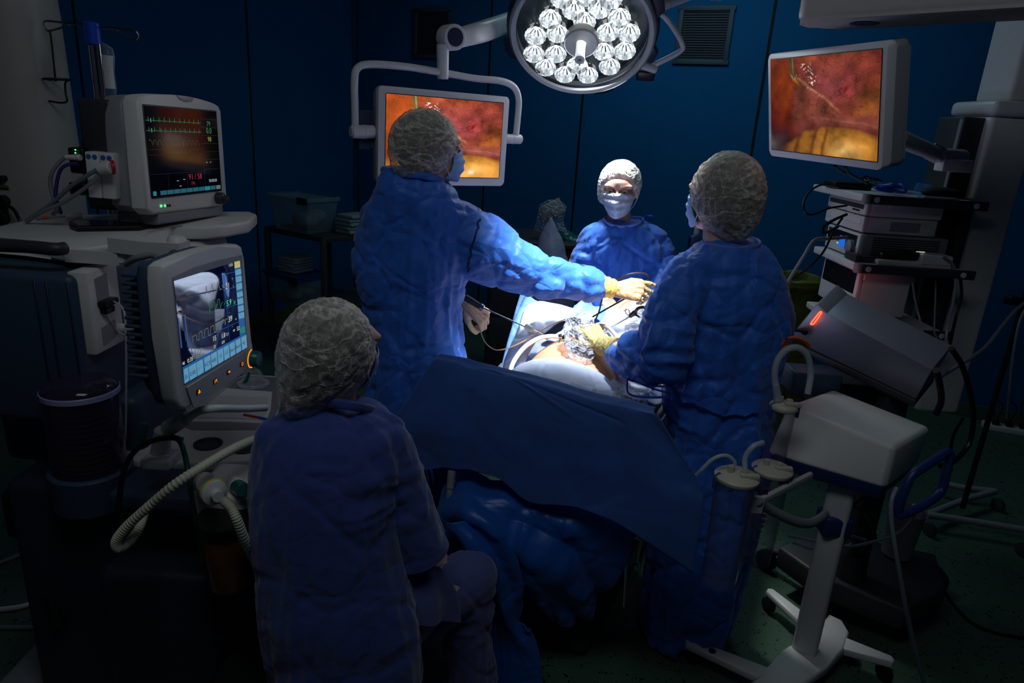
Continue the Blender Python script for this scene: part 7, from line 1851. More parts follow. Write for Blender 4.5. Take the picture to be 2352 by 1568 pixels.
Z1, Z2 = 1.622, 1.358
tSh = thing('equipment_shelves', 'grey shelf unit with side rails on the equipment column, loaded with units', 'shelf', V((1.58, 2.98, 1.0)))
for nm, z, x0, x1, y0, y1 in (('top_shelf', Z1, 1.35, 1.79, 2.76, 3.27), ('lower_shelf', Z2, 1.345, 1.77, 2.70, 3.12), ('bottom_shelf', 1.10, 1.36, 1.76, 2.72, 3.12)):
    boxw(nm, x0, x1, y0, y1, z - 0.030, z, 'wplastic', tSh, 0.006)
    boxw('side_rail', x0 + 0.0, x1 + 0.04, y0 - 0.020, y0 - 0.004, z - 0.034, z + 0.002, 'dgrey', tSh, 0.004)
    for xx in (x0 + 0.04, x1 - 0.01):
        b = B(frame((xx, y0 - 0.020, z - 0.016), Z=V((0, -1, 0)), Y=V((0, 0, 1)))); b.lathe([(0.011, -0.002), (0.011, 0.003), (0.001, 0.004)], 20); b.build('rail_bolt', MT['wmetal'], tSh)
    b = B(); b.cyl((x0 + 0.008, y0 - 0.004, z - 0.034), (x0 + 0.008, y0 - 0.004, z + 0.003), 0.018, n=16); b.build('corner_bumper', MT['grey'], tSh)
boxw('back_post', 1.80, 1.84, 2.84, 2.95, 0.85, 1.62, 'dgrey', tSh, 0.004)
def unit(name, label, x0, x1, y0, y1, z0, z1, m, fm='grey', slots=None, cat='medical device', grp='units on the equipment shelves'):
    t = thing(name, label, cat, V(((x0 + x1) / 2, (y0 + y1) / 2, z0)), grp)
    boxw('case', x0 + 0.02, x1, y0, y1, z0, z1 - 0.002, m, t, 0.006)
    boxw('front_frame', x0, x0 + 0.025, y0 + 0.0, y1, z0 + 0.001, z1 - 0.003, 'wplastic', t, 0.008)
    boxw('front_panel', x0 - 0.002, x0 + 0.004, y0 + 0.02, y1 - 0.02, z0 + (z1 - z0) * 0.45, z1 - 0.012, fm, t, 0.001, 1)
    return t
u1 = unit('recorder_unit', 'topmost white unit on the upper level of the equipment shelves with a dark slot', 1.385, 1.695, 2.80, 3.16, 1.535, 1.590, 'wplastic', 'dgrey')
b = B(); b.box((1.383, 2.88, 1.552), (0.004, 0.06, 0.006), 0.001, 1); b.build('disc_slot', MT['black'], u1)
u2 = unit('camera_unit', 'middle white unit on the upper shelf level with a dotted side vent', 1.385, 1.685, 2.80, 3.16, 1.468, 1.535, 'wplastic', 'wplastic')
b = B()
for i in range(16):
    for j in range(6): b.box((1.50 + i * 0.0075, 2.799, 1.484 + j * 0.0065), (0.0038, 0.003, 0.0032))
b.build('vent_holes', MT['dgrey'], u2, smooth=False)
u3 = unit('light_source_unit', 'grey slatted unit with a round socket standing on the lower equipment shelf', 1.380, 1.74, 2.79, 3.10, 1.362, 1.466, 'mgrey2', 'black')
b = B()
for j in range(9): b.box((1.57, 2.789, 1.376 + j * 0.0095), (0.27, 0.004, 0.004))
b.build('vent_slats', MT['dgrey'], u3, smooth=False)
b = B(frame((1.378, 2.84, 1.405), Z=V((-1, 0, 0)), Y=V((0, 0, 1)))); b.lathe([(0.028, 0), (0.028, 0.016), (0.022, 0.02), (0.001, 0.020)], 28); b.build('socket', MT['grey'], u3)
b = B(); b.box((1.374, 2.925, 1.412), (0.004, 0.05, 0.045), 0.001, 1); b.build('display', MT['e_blued'], u3)
b = B(); b.ell((1.374, 2.965, 1.40), (0.003,) * 3, sub=2); b.build('status_light', MT['e_gled'], u3)
u4 = unit('insufflator_unit', 'white unit with a dark display under the lower shelf, lit red from the side', 1.385, 1.60, 2.74, 3.08, 1.140, 1.325, 'wplastic', 'black')
boxw('top_lip', 1.405, 1.61, 2.735, 3.08, 1.285, 1.310, 'wplastic', u4, 0.003)
u5 = unit('base_unit', 'low white unit half hidden behind the silver box', 1.40, 1.68, 2.74, 3.06, 1.00, 1.068, 'wplastic', 'grey')
# small things on the shelves
tD = thing('handset_dock', 'white handset dock with a black grip and lit strip on the lower shelf', 'dock', V((1.56, 2.80, Z2)))
P = [onz(x, y, Z2 + 0.03) for x, y in ((2010, 590), (2072, 578), (2165, 588), (2168, 606), (2098, 602), (2015, 598))]
b = B(); b.prism([(1.43, 2.705), (1.72, 2.705), (1.72, 2.78), (1.43, 2.78)], Z2, Z2 + 0.02, 0.006, 2); b.prism([(1.60, 2.705), (1.72, 2.705), (1.72, 2.78), (1.60, 2.78)], Z2, Z2 + 0.052, 0.010, 3); b.build('body', MT['wplastic'], tD)
b = B(); b.cyl((1.45, 2.745, Z2 + 0.028), (1.60, 2.745, Z2 + 0.046), 0.018, 0.022, 16, 0.006); b.build('grip', MT['black'], tD)
b = B(); b.box((1.60, 2.73, Z2 + 0.058), (0.035, 0.006, 0.003), 0.001, 1, M=None); b.build('light_strip', MT['e_white'], tD)
tFp = thing('cable_clamp', 'black clamp bracket lying at the left end of the lower equipment shelf', 'clamp', V((1.36, 2.8, Z2)))
b = B(); b.box((1.365, 2.78, Z2 + 0.016), (0.03, 0.10, 0.028), 0.005, 2); b.box((1.42, 2.76, Z2 + 0.014), (0.08, 0.05, 0.024), 0.008, 2); b.build('bracket', MT['dgrey'], tFp)
tBx = thing('junction_box', 'flat black cable box on the left of the top equipment shelf', 'box', V((1.39, 3.1, Z1)))
b = B(); b.box((1.42, 3.08, Z1 + 0.015), (0.16, 0.12, 0.028), 0.006, 2); b.build('case', MT['black'], tBx)
b = B(); b.tube([V((1.46, 3.05, Z1 + 0.03)), V((1.50, 3.0, Z1 + 0.05)), V((1.55, 3.02, Z1 + 0.03)), V((1.53, 3.08, Z1 + 0.05)), V((1.48, 3.06, Z1 + 0.04)), V((1.52, 2.98, Z1 + 0.02))], 0.005, 8, 6); b.build('cable_coil', MT['cable'], tBx)
tBl = thing('blue_tubing', 'crumpled bundle of shiny blue tubing on the top equipment shelf', 'tubing', V((1.52, 2.86, Z1)))
r_ = random.Random(3); pts = [V((1.50 + r_.uniform(-.05, .05), 2.86 + r_.uniform(-.04, .04), Z1 + 0.010 + r_.uniform(0, .035))) for _ in range(14)]
b = B(); b.tube(pts, 0.006, 8, 6); b.build('tube_coil', MT['bluebright'], tBl)
tTr = thing('tray', 'clear blue-tinted plastic tray on the top equipment shelf', 'tray', V((1.60, 2.95, Z1)))
b = B(Matrix.Translation((1.60, 2.98, Z1))); b.rings([[V((sx, sy, z)) for sx, sy in rrect(0.20 * k, 0.14 * k, 0.02, 4)] for z, k in ((0.002, 0.8), (0.045, 1.0))], cap=False); b.build('tray_wall', MT['cleartint'], tTr)
b = B(); b.box((1.60, 2.98, Z1 + 0.004), (0.15, 0.10, 0.004), 0.001, 1); b.build('tray_floor', MT['cleartint'], tTr)
tHd = thing('headset', 'black padded pouch on the right of the top equipment shelf', 'pouch', V((1.74, 2.88, Z1)))
b = B(); b.ell((1.72, 2.88, Z1 + 0.018), (0.085, 0.05, 0.024)); b.build('pouch', MT['rubber'], tHd)
tPd = thing('clipboard', 'thin grey board lying in front of the black pouch on the top shelf', 'board', V((1.66, 2.80, Z1)))
b = B(); b.box((1.66, 2.80, Z1 + 0.003), (0.14, 0.05, 0.005), 0.001, 1); b.build('board', MT['grey'], tPd)
for pts, r, m, lb in (
    ([(1925, 430, 3.0), (1890, 424, 2.9), (1862, 438, 2.85), (1846, 465, 2.82), (1850, 488, 2.80), (1870, 492, 2.80), (1905, 478, 2.82), (1945, 472, 2.84)], 0.0045, 'cable', 'black cable making a wide loop left of the shelves to the top unit'),
    ([(1945, 492, 2.8), (1915, 505, 2.78), (1892, 520, 2.76), (1894, 535, 2.76), (1925, 520, 2.78)], 0.006, 'cable', 'thick black lead at the front of the middle unit'),
    ([(1935, 500, 2.8), (1915, 530, 2.78), (1890, 580, 2.72), (1850, 620, 2.7), (1810, 645, 2.7), (1800, 660, 2.7)], 0.0045, 'cable', 'thin black lead running down left from the middle unit'),
    ([(1945, 545, 2.8), (1900, 548, 2.78), (1870, 552, 2.75), (1845, 590, 2.72), (1820, 630, 2.7), (1800, 665, 2.7)], 0.007, 'gcable', 'pale grey light lead sweeping down left from the slatted unit'),
    ([(2168, 590, 2.7), (2190, 610, 2.7), (2195, 650, 2.68), (2188, 700, 2.66), (2175, 760, 2.64), (2172, 800, 2.6)], 0.006, 'gcable2', 'grey lead hanging from the handset dock down past the shelf'),
    ([(2205, 630, 2.7), (2208, 680, 2.7), (2195, 730, 2.68), (2182, 790, 2.6)], 0.006, 'cable', 'black lead hanging at the right end of the lower shelf'),
    ([(2096, 650, 2.7), (2102, 690, 2.7), (2112, 730, 2.68), (2120, 765, 2.6)], 0.004, 'gcable', 'thin pale lead hanging from under the lower shelf'),
    ([(2150, 640, 2.75), (2148, 700, 2.72), (2146, 760, 2.68), (2152, 775, 2.6)], 0.0035, 'gcable2', 'thin grey lead against the dark side rail')):
    b = B(); b.tube([at(*p) for p in pts], r, 8, 6); tag(b.build('device_lead', MT[m]), lb, 'cable')

# ---- silver box on its stand
def quadpts(c, w):
    D = [ray(*p) for p in c]
    A = np.array([list(D[0]), list(-D[1]), list(D[2]), list(-D[3])]).T
    n = np.linalg.svd(A)[2][-1]
    if n.sum() < 0: n = -n
    p = [D[i] * float(n[i]) for i in range(4)]
    s = w / (((p[1] - p[0]).length + (p[2] - p[3]).length) / 2)
    return [CAMP + q * s for q in p]
Tq = quadpts([(1933, 667), (2187, 793), (2141, 849), (1885, 712)], 0.44)
tE2 = thing('surgical_generator', 'silver grey box with a red lit socket standing tilted behind the suction unit', 'medical device', (Tq[0] + Tq[2]) / 2 - V((0, 0, 0.13)))
Nn = (Tq[1] - Tq[0]).cross(Tq[3] - Tq[0]).normalized()
if Nn.z < 0: Nn = -Nn
def near_on_ray(px, py, p, d):
    # point of the picture ray closest to the line p + s*d
    r_ = ray(px, py); w0 = CAMP - p; a_, b_2, c_ = r_.dot(r_), r_.dot(d), d.dot(d); d_, e_ = r_.dot(w0), d.dot(w0)
    t_ = (b_2 * e_ - c_ * d_) / (a_ * c_ - b_2 * b_2); return CAMP + r_ * t_
Bq3 = near_on_ray(1853, 797, Tq[3], -Nn); Bq2 = near_on_ray(2103, 917, Tq[2], -Nn)
Bq = [Tq[0] + (Bq3 - Tq[3]), Tq[1] + (Bq2 - Tq[2]), Bq2, Bq3]
dzb = (Tq[2] - Bq2).length
hexa3('case', Tq, Bq, MT['mgrey'], tE2, 0.004, 2)
# front end block with the lit socket
f0_, f1_ = Tq[3], Tq[0]
F = [near_on_ray(1876, 697, Tq[3], (Tq[3] - Tq[2]).normalized()), near_on_ray(1818, 770, Bq3, (Bq3 - Bq2).normalized())]
Fb = F[0] + (Tq[0] - Tq[3]); Fc = F[1] + (Tq[0] - Tq[3])
hexa3('front_block', [Tq[3] + (Tq[2] - Tq[3]) * 0.07, Tq[0] + (Tq[1] - Tq[0]) * 0.07, Fb, F[0]], [Bq3 + (Bq2 - Bq3) * 0.08, Bq[0] + (Bq[1] - Bq[0]) * 0.08, Fc, F[1]], MT['mgrey'], tE2, 0.004, 2)
fa, fb_, fc_, fd_ = F[0], Tq[3] + (Tq[2] - Tq[3]) * 0.07, Bq3 + (Bq2 - Bq3) * 0.08, F[1]
def onface(px, py, off=0.004):
    n_ = (fb_ - fa).cross(fd_ - fa).normalized()
    if n_.dot(CAMP - fa) < 0: n_ = -n_
    return onplane(px, py, fa + n_ * off, n_)
b = B(); b.tube([onface(x, y, 0.006) for x, y in ((1884, 716), (1880, 720), (1865, 739), (1862, 744), (1866, 745), (1871, 741), (1885, 721), (1886, 716))], 0.0022, 8, 4, closed=True); sk = b.build('lit_socket', MT['e_redglow'], tE2)
b = B(); b.bm.faces.new([b.bm.verts.new(onface(x, y, 0.005)) for x, y in ((1883, 717), (1864, 743), (1869, 743), (1885, 720))]); b.build('socket_inside', MT['e_redin'], tE2)
b = B(); b.cyl(onface(1851, 757, 0.0), onface(1845, 766, 0.006), 0.012, 0.012, 16, 0.002); b.tube([onface(1850, 760, 0.01), onface(1835, 758, 0.03), onface(1822, 760, 0.04), at(1806, 778, 1.9)], lambda u: 0.008 * (1 - u) + 0.0025, 10, 5); b.build('plug_lead', MT['black'], tE2)
bx = (Tq[1] + Tq[2]) / 2
b = B(); b.tube([at(2150, 850, 2.0), at(2158, 880, 2.05), at(2162, 920, 2.08), at(2150, 950, 2.1)], 0.010, 10, 5); b.build('rear_cable', MT['cable'], tE2)
# its stand
stc = (Bq[0] + Bq[1] + Bq[2] + Bq[3]) / 4
b = B(); li_ = Tq[0] + V((0.02, 0.06, -0.015)); b.ell(li_, (0.008,) * 3, sub=2); b.build('added_red_source', MT['e_redglow'], tE2)  # unseen red source added to make the red glow on the shelf unit
lo_ = lamp('added_red_glow', 'POINT', li_ + V((0.0, 0.03, 0.01)), li_ + V((0, 1, 0)), 0.07, (1.0, 0.12, 0.10), shadow_soft_size=0.01)
tE3 = thing('generator_cart', 'dark wheeled cart carrying the silver box, with a grey post', 'cart', V((stc.x, stc.y, 0)))
pc = at(2130, 960, 2.15)
pc = (Bq[0] + Bq[2]) / 2 + (Bq[1] - Bq[0]) * 0.28; zp_ = min(q_.z for q_ in Bq) + 0.02
b = B(); b.box((pc.x, pc.y, (0.25 + zp_) / 2), (0.085, 0.07, zp_ - 0.25), 0.01); b.build('post', MT['dgrey'], tE3)
hexa3('tray', [p + V((0, 0, -0.004)) for p in Bq], [p + V((0, 0, -0.03)) for p in Bq], MT['dgrey'], tE3, 0.004, 2)
zlow = 0.30
P = [onz(x, y, 0.20) for x, y in ((1790, 1255), (1880, 1215), (2150, 1270), (2175, 1350), (2080, 1400), (1880, 1320))]
b = B(); b.prism([(p.x, p.y) for p in P][::-1], 0.10, 0.20, 0.015, 3); b.build('base', MT['dgrey'], tE3)
b = B(); b.cyl((pc.x, pc.y, 0.19), (pc.x, pc.y, 0.31), 0.06, 0.05); b.build('post_foot', MT['dgrey'], tE3)
for cx, cy in ((1760, 1285), (2058, 1440), (2150, 1330)):
    q = onz(cx, cy, 0.045); b = B(frame(q, Z=V((1, 0.5, 0)), Y=V((0, 0, 1)))); b.lathe([(0.035, -0.022), (0.045, -0.018), (0.045, 0.018), (0.035, 0.022), (0.012, 0.022), (0.012, -0.022)], 28, cap=False); b.cyl((0, 0, -0.018), (0, 0, 0.018), 0.036); cs = b.build('castor', MT['rubber'], tE3)
    b = B(); b.tube([q + V((0, 0, 0.05)), q.lerp(V((pc.x, pc.y, 0.13)), 0.3) + V((0, 0, 0.06)), V((q.x * 0.4 + pc.x * 0.6, q.y * 0.4 + pc.y * 0.6, 0.14))], 0.016, 10, 4); b.build('leg', MT['dgrey'], tE3)
b = B(); b.box(at(1862, 872, 2.40), (0.18, 0.12, 0.09), 0.012); b.build('foot_switch_box', MT['slate'], tE3)
b = B(); b.box(at(1935, 890, 2.62), (0.30, 0.22, 0.11), 0.012); b.build('device_box', MT['dgrey'], tE3)
tRk = thing('bucket', 'grey bucket standing behind the post of the suction unit', 'bucket', onz(2060, 1280, 0.2))
q = onz(2058, 1270, 0.21); b = B(Matrix.Translation(q)); b.lathe([(0.001, 0.0), (0.055, 0.0), (0.068, 0.20), (0.072, 0.205), (0.066, 0.205), (0.055, 0.01)], 32); b.build('bucket_wall', MT['grey'], tRk)
r_ = random.Random(5)
for i, (pts, r, m, lb) in enumerate((
    ([(1930, 1250, 2.2), (1960, 1225, 2.2), (2010, 1240, 2.2), (1990, 1180, 2.2), (1960, 1160, 2.2), (2000, 1130, 2.2)], 0.006, 'cable', 'tangled black cable on the dark cart behind the suction post'),
    ([(1810, 1230, 2.15), (1860, 1240, 2.15), (1940, 1255, 2.1), (2000, 1245, 2.1), (2060, 1225, 2.1), (2095, 1190, 2.05), (2100, 1160, 1.95)], 0.0055, 'gcable2', 'grey cable lying across the dark cart behind the suction post'),
    ([(1820, 1245, 2.15), (1880, 1262, 2.12), (1960, 1248, 2.15), (1945, 1228, 2.15), (1990, 1240, 2.12)], 0.005, 'gcable2', 'thinner grey cable looping on the dark cart'),
    ([(2185, 800, 2.1), (2210, 840, 2.15), (2228, 900, 2.2), (2236, 960, 2.25), (2225, 1020, 2.25), (2190, 1060, 2.2), (2160, 1070, 2.15)], 0.009, 'cable', 'thick black cable curving down from the back of the silver box'),
    ([(2150, 870, 2.1), (2200, 840, 2.3), (2260, 800, 2.5), (2300, 750, 2.6), (2330, 715, 2.65), (2360, 690, 2.7)], 0.007, 'gcable2', 'grey-green hose rising to the right in front of the white column'),
    ([(2212, 960, 2.7), (2190, 1000, 2.6), (2182, 1050, 2.5), (2185, 1080, 2.5)], 0.006, 'cable', 'black cable hanging under the white column'),
    ([(2150, 1330, 2.0), (2200, 1400, 1.9), (2250, 1440, 1.85), (2330, 1462, 1.8), (2400, 1465, 1.8)], 0.006, 'cable', 'black cable snaking over the floor at the lower right'))):
    b = B()
    if 'over the floor' in lb: P = [onz(x, y, 0.008) for x, y, _ in pts]
    else: P = [at(*p) for p in pts]
    b.tube(P, r, 8, 6); tag(b.build('cart_cable', MT[m]), lb, 'cable')
b = None
# orange strap
b = B(); b.tube([at(1800, 790, 1.98), at(1812, 778, 1.97), at(1830, 776, 1.96), at(1850, 784, 1.95), at(1858, 796, 1.95)], 0.010, 8, 5, flat=0.5); b.tube([at(1804, 790, 1.98), at(1798, 805, 1.98), at(1800, 826, 1.98)], 0.008, 8, 5, flat=0.5)
tag(b.build('strap', MT['orange']), 'orange strap under the left corner of the silver box', 'strap')

# ---- olive bag far behind
qo = onz(1850, 850, 0.0)
tO = thing('waste_bag', 'dark olive waste bag in a low stand between the right surgeon and the shelves', 'bag', V((1.42, 3.75, 0.0)))
a0 = at(1800, 640, 3.7); a1 = at(1895, 650, 3.7)
b = B(); b.rings([[V(((a0.x + a1.x) / 2 + (a1.x - a0.x) * 0.62 * k * math.copysign(abs(math.cos(a)) ** .5, math.cos(a)), 3.78 + 0.16 * k * math.copysign(abs(math.sin(a)) ** .5, math.sin(a)), z)) for a in [2 * math.pi * j / 36 for j in range(36)]] for z, k in ((0.02, 0.7), (0.1, 0.86), (0.3, 0.93), (0.6, 0.98), (a0.z - 0.06, 1.0), (a0.z - 0.03, 1.1), (a0.z, 1.08), (a0.z + 0.005, 0.95), (a0.z - 0.05, 0.85))])
me = bpy.data.meshes.new('o'); bmesh.ops.recalc_face_normals(b.bm, faces=b.bm.faces); bmesh.ops.subdivide_edges(b.bm, edges=b.bm.edges, cuts=3, use_grid_fill=True); b.bm.to_mesh(me); b.bm.free(); displace(me, lambda co, n: n * 0.014 * (min(vor(co, 7), .5) * 2 - .5))
for p in me.polygons: p.use_smooth = True
link('bag', me, MT['olive'], tO)

# ---- suction unit
tU = thing('suction_unit', 'white suction unit with blue underside on a post with three wheeled feet', 'medical device', onz(1840, 1500, 0.0))
ZTs = 0.95
Tq = [onz(1910, 892, ZTs), onz(2140, 980, ZTs), onz(2057, 1026, ZTs), onz(1804, 928, ZTs)]
dz = 0.150
B2, B3 = onz(2034, 1126, ZTs - dz), onz(1756, 1042, ZTs - dz * 0.80)
Bq = [onz(1868, 1015, ZTs - dz), Tq[1] + V((0.0, 0.02, -dz)), B2, B3]
hexa3('head_cover', Tq, Bq, MT['wplastic'], tU, 0.018, 4)
cb = sum(Bq, V()) / 4
Lq = [p + (cb - p) * 0.03 for p in Bq]; Lq[3] = Lq[3] + (Lq[2] - Lq[3]) * 0.03
hexa3('head_base', [p + V((0, 0, 0.010)) for p in Lq], [p + (cb - p) * 0.08 + V((0, 0, -0.045)) for p in Lq], MT['blueplastic'], tU, 0.010, 3)
# blue handle frame at the right
hp = [onz(2175, 1040, 0.80), onz(2090, 1090, 0.80)]
b = B(); P = [at(2110, 1080, 1.70), at(2145, 1058, 1.74), at(2176, 1038, 1.78), at(2180, 1050, 1.78), at(2172, 1090, 1.77), at(2160, 1130, 1.76), at(2120, 1160, 1.72), at(2072, 1182, 1.68), at(2062, 1176, 1.68), at(2076, 1130, 1.68), at(2092, 1095, 1.69)]
b.tube(P, 0.0125, 12, 5, closed=True); b.tube([at(2076, 1150, 1.69), at(2045, 1140, 1.70)], 0.014, 12, 3); b.build('handle', MT['blueplastic'], tU)
# post and base
hub_ = onz(1845, 1500, 0.10)
ptop = at(1917, 1120, hub_.y - 0.08)
b = B(); ez = V((0, 0, 1))
pa, pb_ = V((hub_.x, hub_.y, 0.09)), V((hub_.x + 0.005, hub_.y - 0.02, ZTs - dz - 0.03))
pa = onz(1848, 1490, 0.09); topc = (Tq[0] + Tq[1] + Tq[2] + Tq[3]) / 4
pb_ = V((pa.x, pa.y, ZTs - dz - 0.02))
def postsec(c, w_, d_): return [V((c.x + sx, c.y + sy, c.z)) for sx, sy in [(w_ * math.cos(a) * (1 if abs(math.cos(a)) > .3 else 1), d_ * math.sin(a)) for a in [2 * math.pi * j / 32 for j in range(32)]]]
b = B(); b.rings([[c + V((sx * .8 + sy * .5, -sx * .5 + sy * .8, 0)) for sx, sy in rrect(0.088, 0.070, 0.018, 5)] for c in (pa, pb_)]); b.build('post', MT['wmetal'], tU)
b = B(); b.box(pb_ + V((0, 0, -0.175)), (0.095, 0.085, 0.075), 0.012); b.build('post_clamp', MT['blueplastic'], tU)
Pb = [onz(x, y, 0.095) for x, y in ((1720, 1568), (1760, 1535), (1800, 1492), (1835, 1466), (1870, 1452), (1905, 1408), (1935, 1422), (1952, 1450), (1940, 1490), (1900, 1530), (1850, 1568), (1790, 1590))]
a_ = sum(Pb[i].x * Pb[(i + 1) % len(Pb)].y - Pb[(i + 1) % len(Pb)].x * Pb[i].y for i in range(len(Pb)))
b = B(); b.prism([(p.x, p.y) for p in (Pb if a_ > 0 else Pb[::-1])], 0.055, 0.095, 0.012, 3); b.build('base_plate', MT['wplastic'], tU)
def foot(p0, p1, w0, w1, label=None):
    a, c = onz(*p0, 0.092), onz(*p1, 0.092); d = (c - a).normalized(); s_ = V((-d.y, d.x, 0))
    b = B(); b.prism([(q.x, q.y) for q in (a - s_ * w0, c - s_ * w1, c + d * 0.01, c + s_ * w1, a + s_ * w0)], 0.060, 0.092, 0.010, 3); return b.build('foot', MT['wplastic'], tU), c
ends = [foot((1760, 1545), (1580, 1468), 0.036, 0.020), foot((1850, 1420), (1768, 1352), 0.030, 0.018), foot((1925, 1470), (2050, 1512), 0.040, 0.020)]
for (f_, c), nm in zip(ends, range(3)):
    q = c + V((0, 0.0, -0.055)); q = q.lerp(V((pa.x, pa.y, q.z)), 0.05)
    b = B(frame(V((q.x, q.y, 0.030)), Z=V((1, 0.3, 0)), Y=V((0, 0, 1)))); b.lathe([(0.022, -0.014), (0.030, -0.011), (0.030, 0.011), (0.022, 0.014)], 28); b.build('castor', MT['rubber'], tU)
q = onz(1636, 1494, 0.0935); b = B(Matrix.Translation(q)); b.lathe([(0.013, -0.003), (0.013, 0.001), (0.001, 0.0015)], 24); b.build('foot_cap', MT['navy'], tU)
q = onz(1990, 1495, 0.0935)
# canister holder: rail, bracket arm
b = B(); b.tube([at(1742, 1150, 1.62), at(1760, 1165, 1.64), at(1820, 1195, 1.68), at(1856, 1202, 1.72), at(1880, 1192, 1.76), at(1896, 1180, 1.80)], 0.012, 10, 5, flat=1.2); b.build('holder_arm', MT['grey'], tU)
b = B(); b.tube([at(1745, 1152, 1.64), at(1860, 1092, 1.95)], 0.010, 8, 3, flat=1.4); b.box(at(1738, 1158, 1.62), (0.035, 0.012, 0.05), 0.002, 1); b.build('holder_rail', MT['wplastic'], tU)
for i, (px, py, Y) in enumerate(((1752, 1128, 1.68), (1800, 1105, 1.80))):
    b = B(); b.box(at(px, py, Y), (0.022, 0.022, 0.024), 0.003, 2); b.build('holder_clip', MT['navy'], tU)
def canister(cx, ytop, ybot, Y, r, label, back=False):
    top, bot = at(cx, ytop, Y), at(cx, ytop, Y); zt_ = at(cx, ytop, Y).z; x_, y_ = top.x, top.y
    # the bottom edge seen at ybot gives the height
    lo, hi_ = 0.1, zt_ - 0.02
    for _ in range(30):
        m_ = (lo + hi_) / 2; v_ = V((x_, y_, m_)) - CAMP; pyy = 784 - FPX * v_.dot(_u) / v_.dot(_f)
        if pyy > ybot: lo = m_
        else: hi_ = m_
    zb = lo
    t = thing('suction_canister', label, 'canister', V((x_, y_, zb)), 'suction canisters')
    Mc = Matrix.Translation((x_, y_, 0))
    b = B(Mc); b.lathe([(0.001, zb), (r * 0.80, zb), (r * 0.86, zb + 0.008), (r * 0.97, zt_ - 0.01), (r * 0.97, zt_), (r * 0.94, zt_), (r * 0.82, zb + 0.012), (0.001, zb + 0.004)], 40); b.build('jar', MT['jar'], t)
    b = B(Mc); b.lathe([(r * 1.0, zt_ - 0.006), (r * 1.06, zt_ - 0.002), (r * 1.06, zt_ + 0.006), (r * 0.95, zt_ + 0.012), (r * 0.4, zt_ + 0.018), (0.001, zt_ + 0.019)], 40); b.build('lid', MT['lidcream'], t)
    for s in (-1, 1):
        b = B(Mc @ Matrix.Translation((s * r * 1.05, -0.005, zt_ - 0.012))); b.box((0, 0, 0), (0.010, 0.014, 0.034), 0.003, 2); b.tube([V((0, 0, 0.018)), V((-s * 0.008, 0, 0.026)), V((-s * 0.014, 0, 0.016))], 0.003, 8, 4); b.build('lid_clip', MT['blueclip'], t)
    b = B(Mc); b.cyl((-r * 0.35, 0, zt_ + 0.012), (-r * 0.35, 0, zt_ + 0.035), 0.008); b.cyl((r * 0.25, -0.01, zt_ + 0.012), (r * 0.25, -0.01, zt_ + 0.030), 0.010); b.box((r * 0.45, -0.02, zt_ + 0.018), (0.05, 0.018, 0.014), 0.003, 2); b.build('lid_port', MT['lidcream'], t)
    return t, V((x_, y_, zt_))
c1, p1 = canister(1692, 1098, 1335, 1.60, 0.054, 'nearer tall suction canister with a cream lid hanging left of the suction post')
b = B(); b.tube([p1 + V((-0.019, 0, 0.03)), at(1688, 1062, 1.60), at(1670, 1046, 1.60), at(1640, 1052, 1.60), at(1612, 1078, 1.60), at(1600, 1090, 1.61)], 0.005, 10, 6); b.build('suction_line', MT['clrtube'], c1)
b = B(); b.tube([p1 + V((0.014, -0.01, 0.03)), at(1712, 1050, 1.60), at(1730, 1025, 1.60), at(1752, 1016, 1.62)], 0.007, 10, 6); b.build('vacuum_line', MT['clrtube'], c1)
c2, p2 = canister(1773, 1080, 1285, 1.84, 0.056, 'farther suction canister with measuring marks behind the holder rail')
b = B()
for i in range(9): b.box((p2.x - 0.018, p2.y - 0.0545, p2.z - 0.06 - i * 0.018), (0.012 if i % 2 else 0.018, 0.001, 0.002))
b.build('measuring_marks', MT['wplastic'], c2, smooth=False)
c3, p3 = canister(1800, 935, 1085, 1.95, 0.040, 'small canister with a blue clip behind the top left corner of the suction unit')
b = B(); b.cyl(p3 + V((-0.02, 0, 0.02)), at(1781, 880, 1.95), 0.013, 0.011, 16, 0.002); b.build('filter', MT['clrtube'], c3)
b = B(); b.tube([at(1781, 885, 1.95), at(1780, 850, 1.95), at(1790, 820, 1.95), at(1812, 800, 1.95), at(1838, 800, 1.95), at(1856, 820, 1.95), at(1862, 860, 1.95), at(1855, 905, 1.93)], 0.010, 12, 6); b.build('arched_tube', MT['clrtube'], c3)
b = B(); b.tube([at(2060, 1120, 1.62), at(2048, 1150, 1.60), at(2048, 1200, 1.58), at(2060, 1280, 1.56), at(2078, 1380, 1.56), at(2095, 1460, 1.58), at(2122, 1568, 1.6), at(2140, 1640, 1.62)], 0.006, 10, 6); b.build('power_cord', MT['gcable2'], tU)

# ---- drip stand at the right with frame foot
fb = onz(2215, 1150, 0.10)
tDs = thing('drip_stand', 'dark drip stand with a grey tubular wheeled foot at the right edge', 'stand', V((fb.x, fb.y, 0)))
b = B(); b.cyl((fb.x, fb.y, 0.06), (fb.x, fb.y, 2.2), 0.013, 0.011, 20); b.build('pole', MT['black'], tDs)
b = B(); b.box(at(2325, 690, fb.y), (0.05, 0.05, 0.04), 0.006); b.build('pole_clamp', MT['black'], tDs)
b = B(); b.tube([onz(2160, 1108, 0.08), onz(2215, 1120, 0.08), onz(2285, 1128, 0.08)], 0.017, 12, 5); b.tube([onz(2285, 1128, 0.08), onz(2215, 1148, 0.08), onz(2130, 1182, 0.08)], 0.017, 12, 5); b.tube([onz(2130, 1182, 0.08), onz(2200, 1192, 0.08), onz(2290, 1206, 0.08), onz(2400, 1224, 0.08)], 0.017, 12, 5); b.build('foot_frame', MT['grey'], tDs)
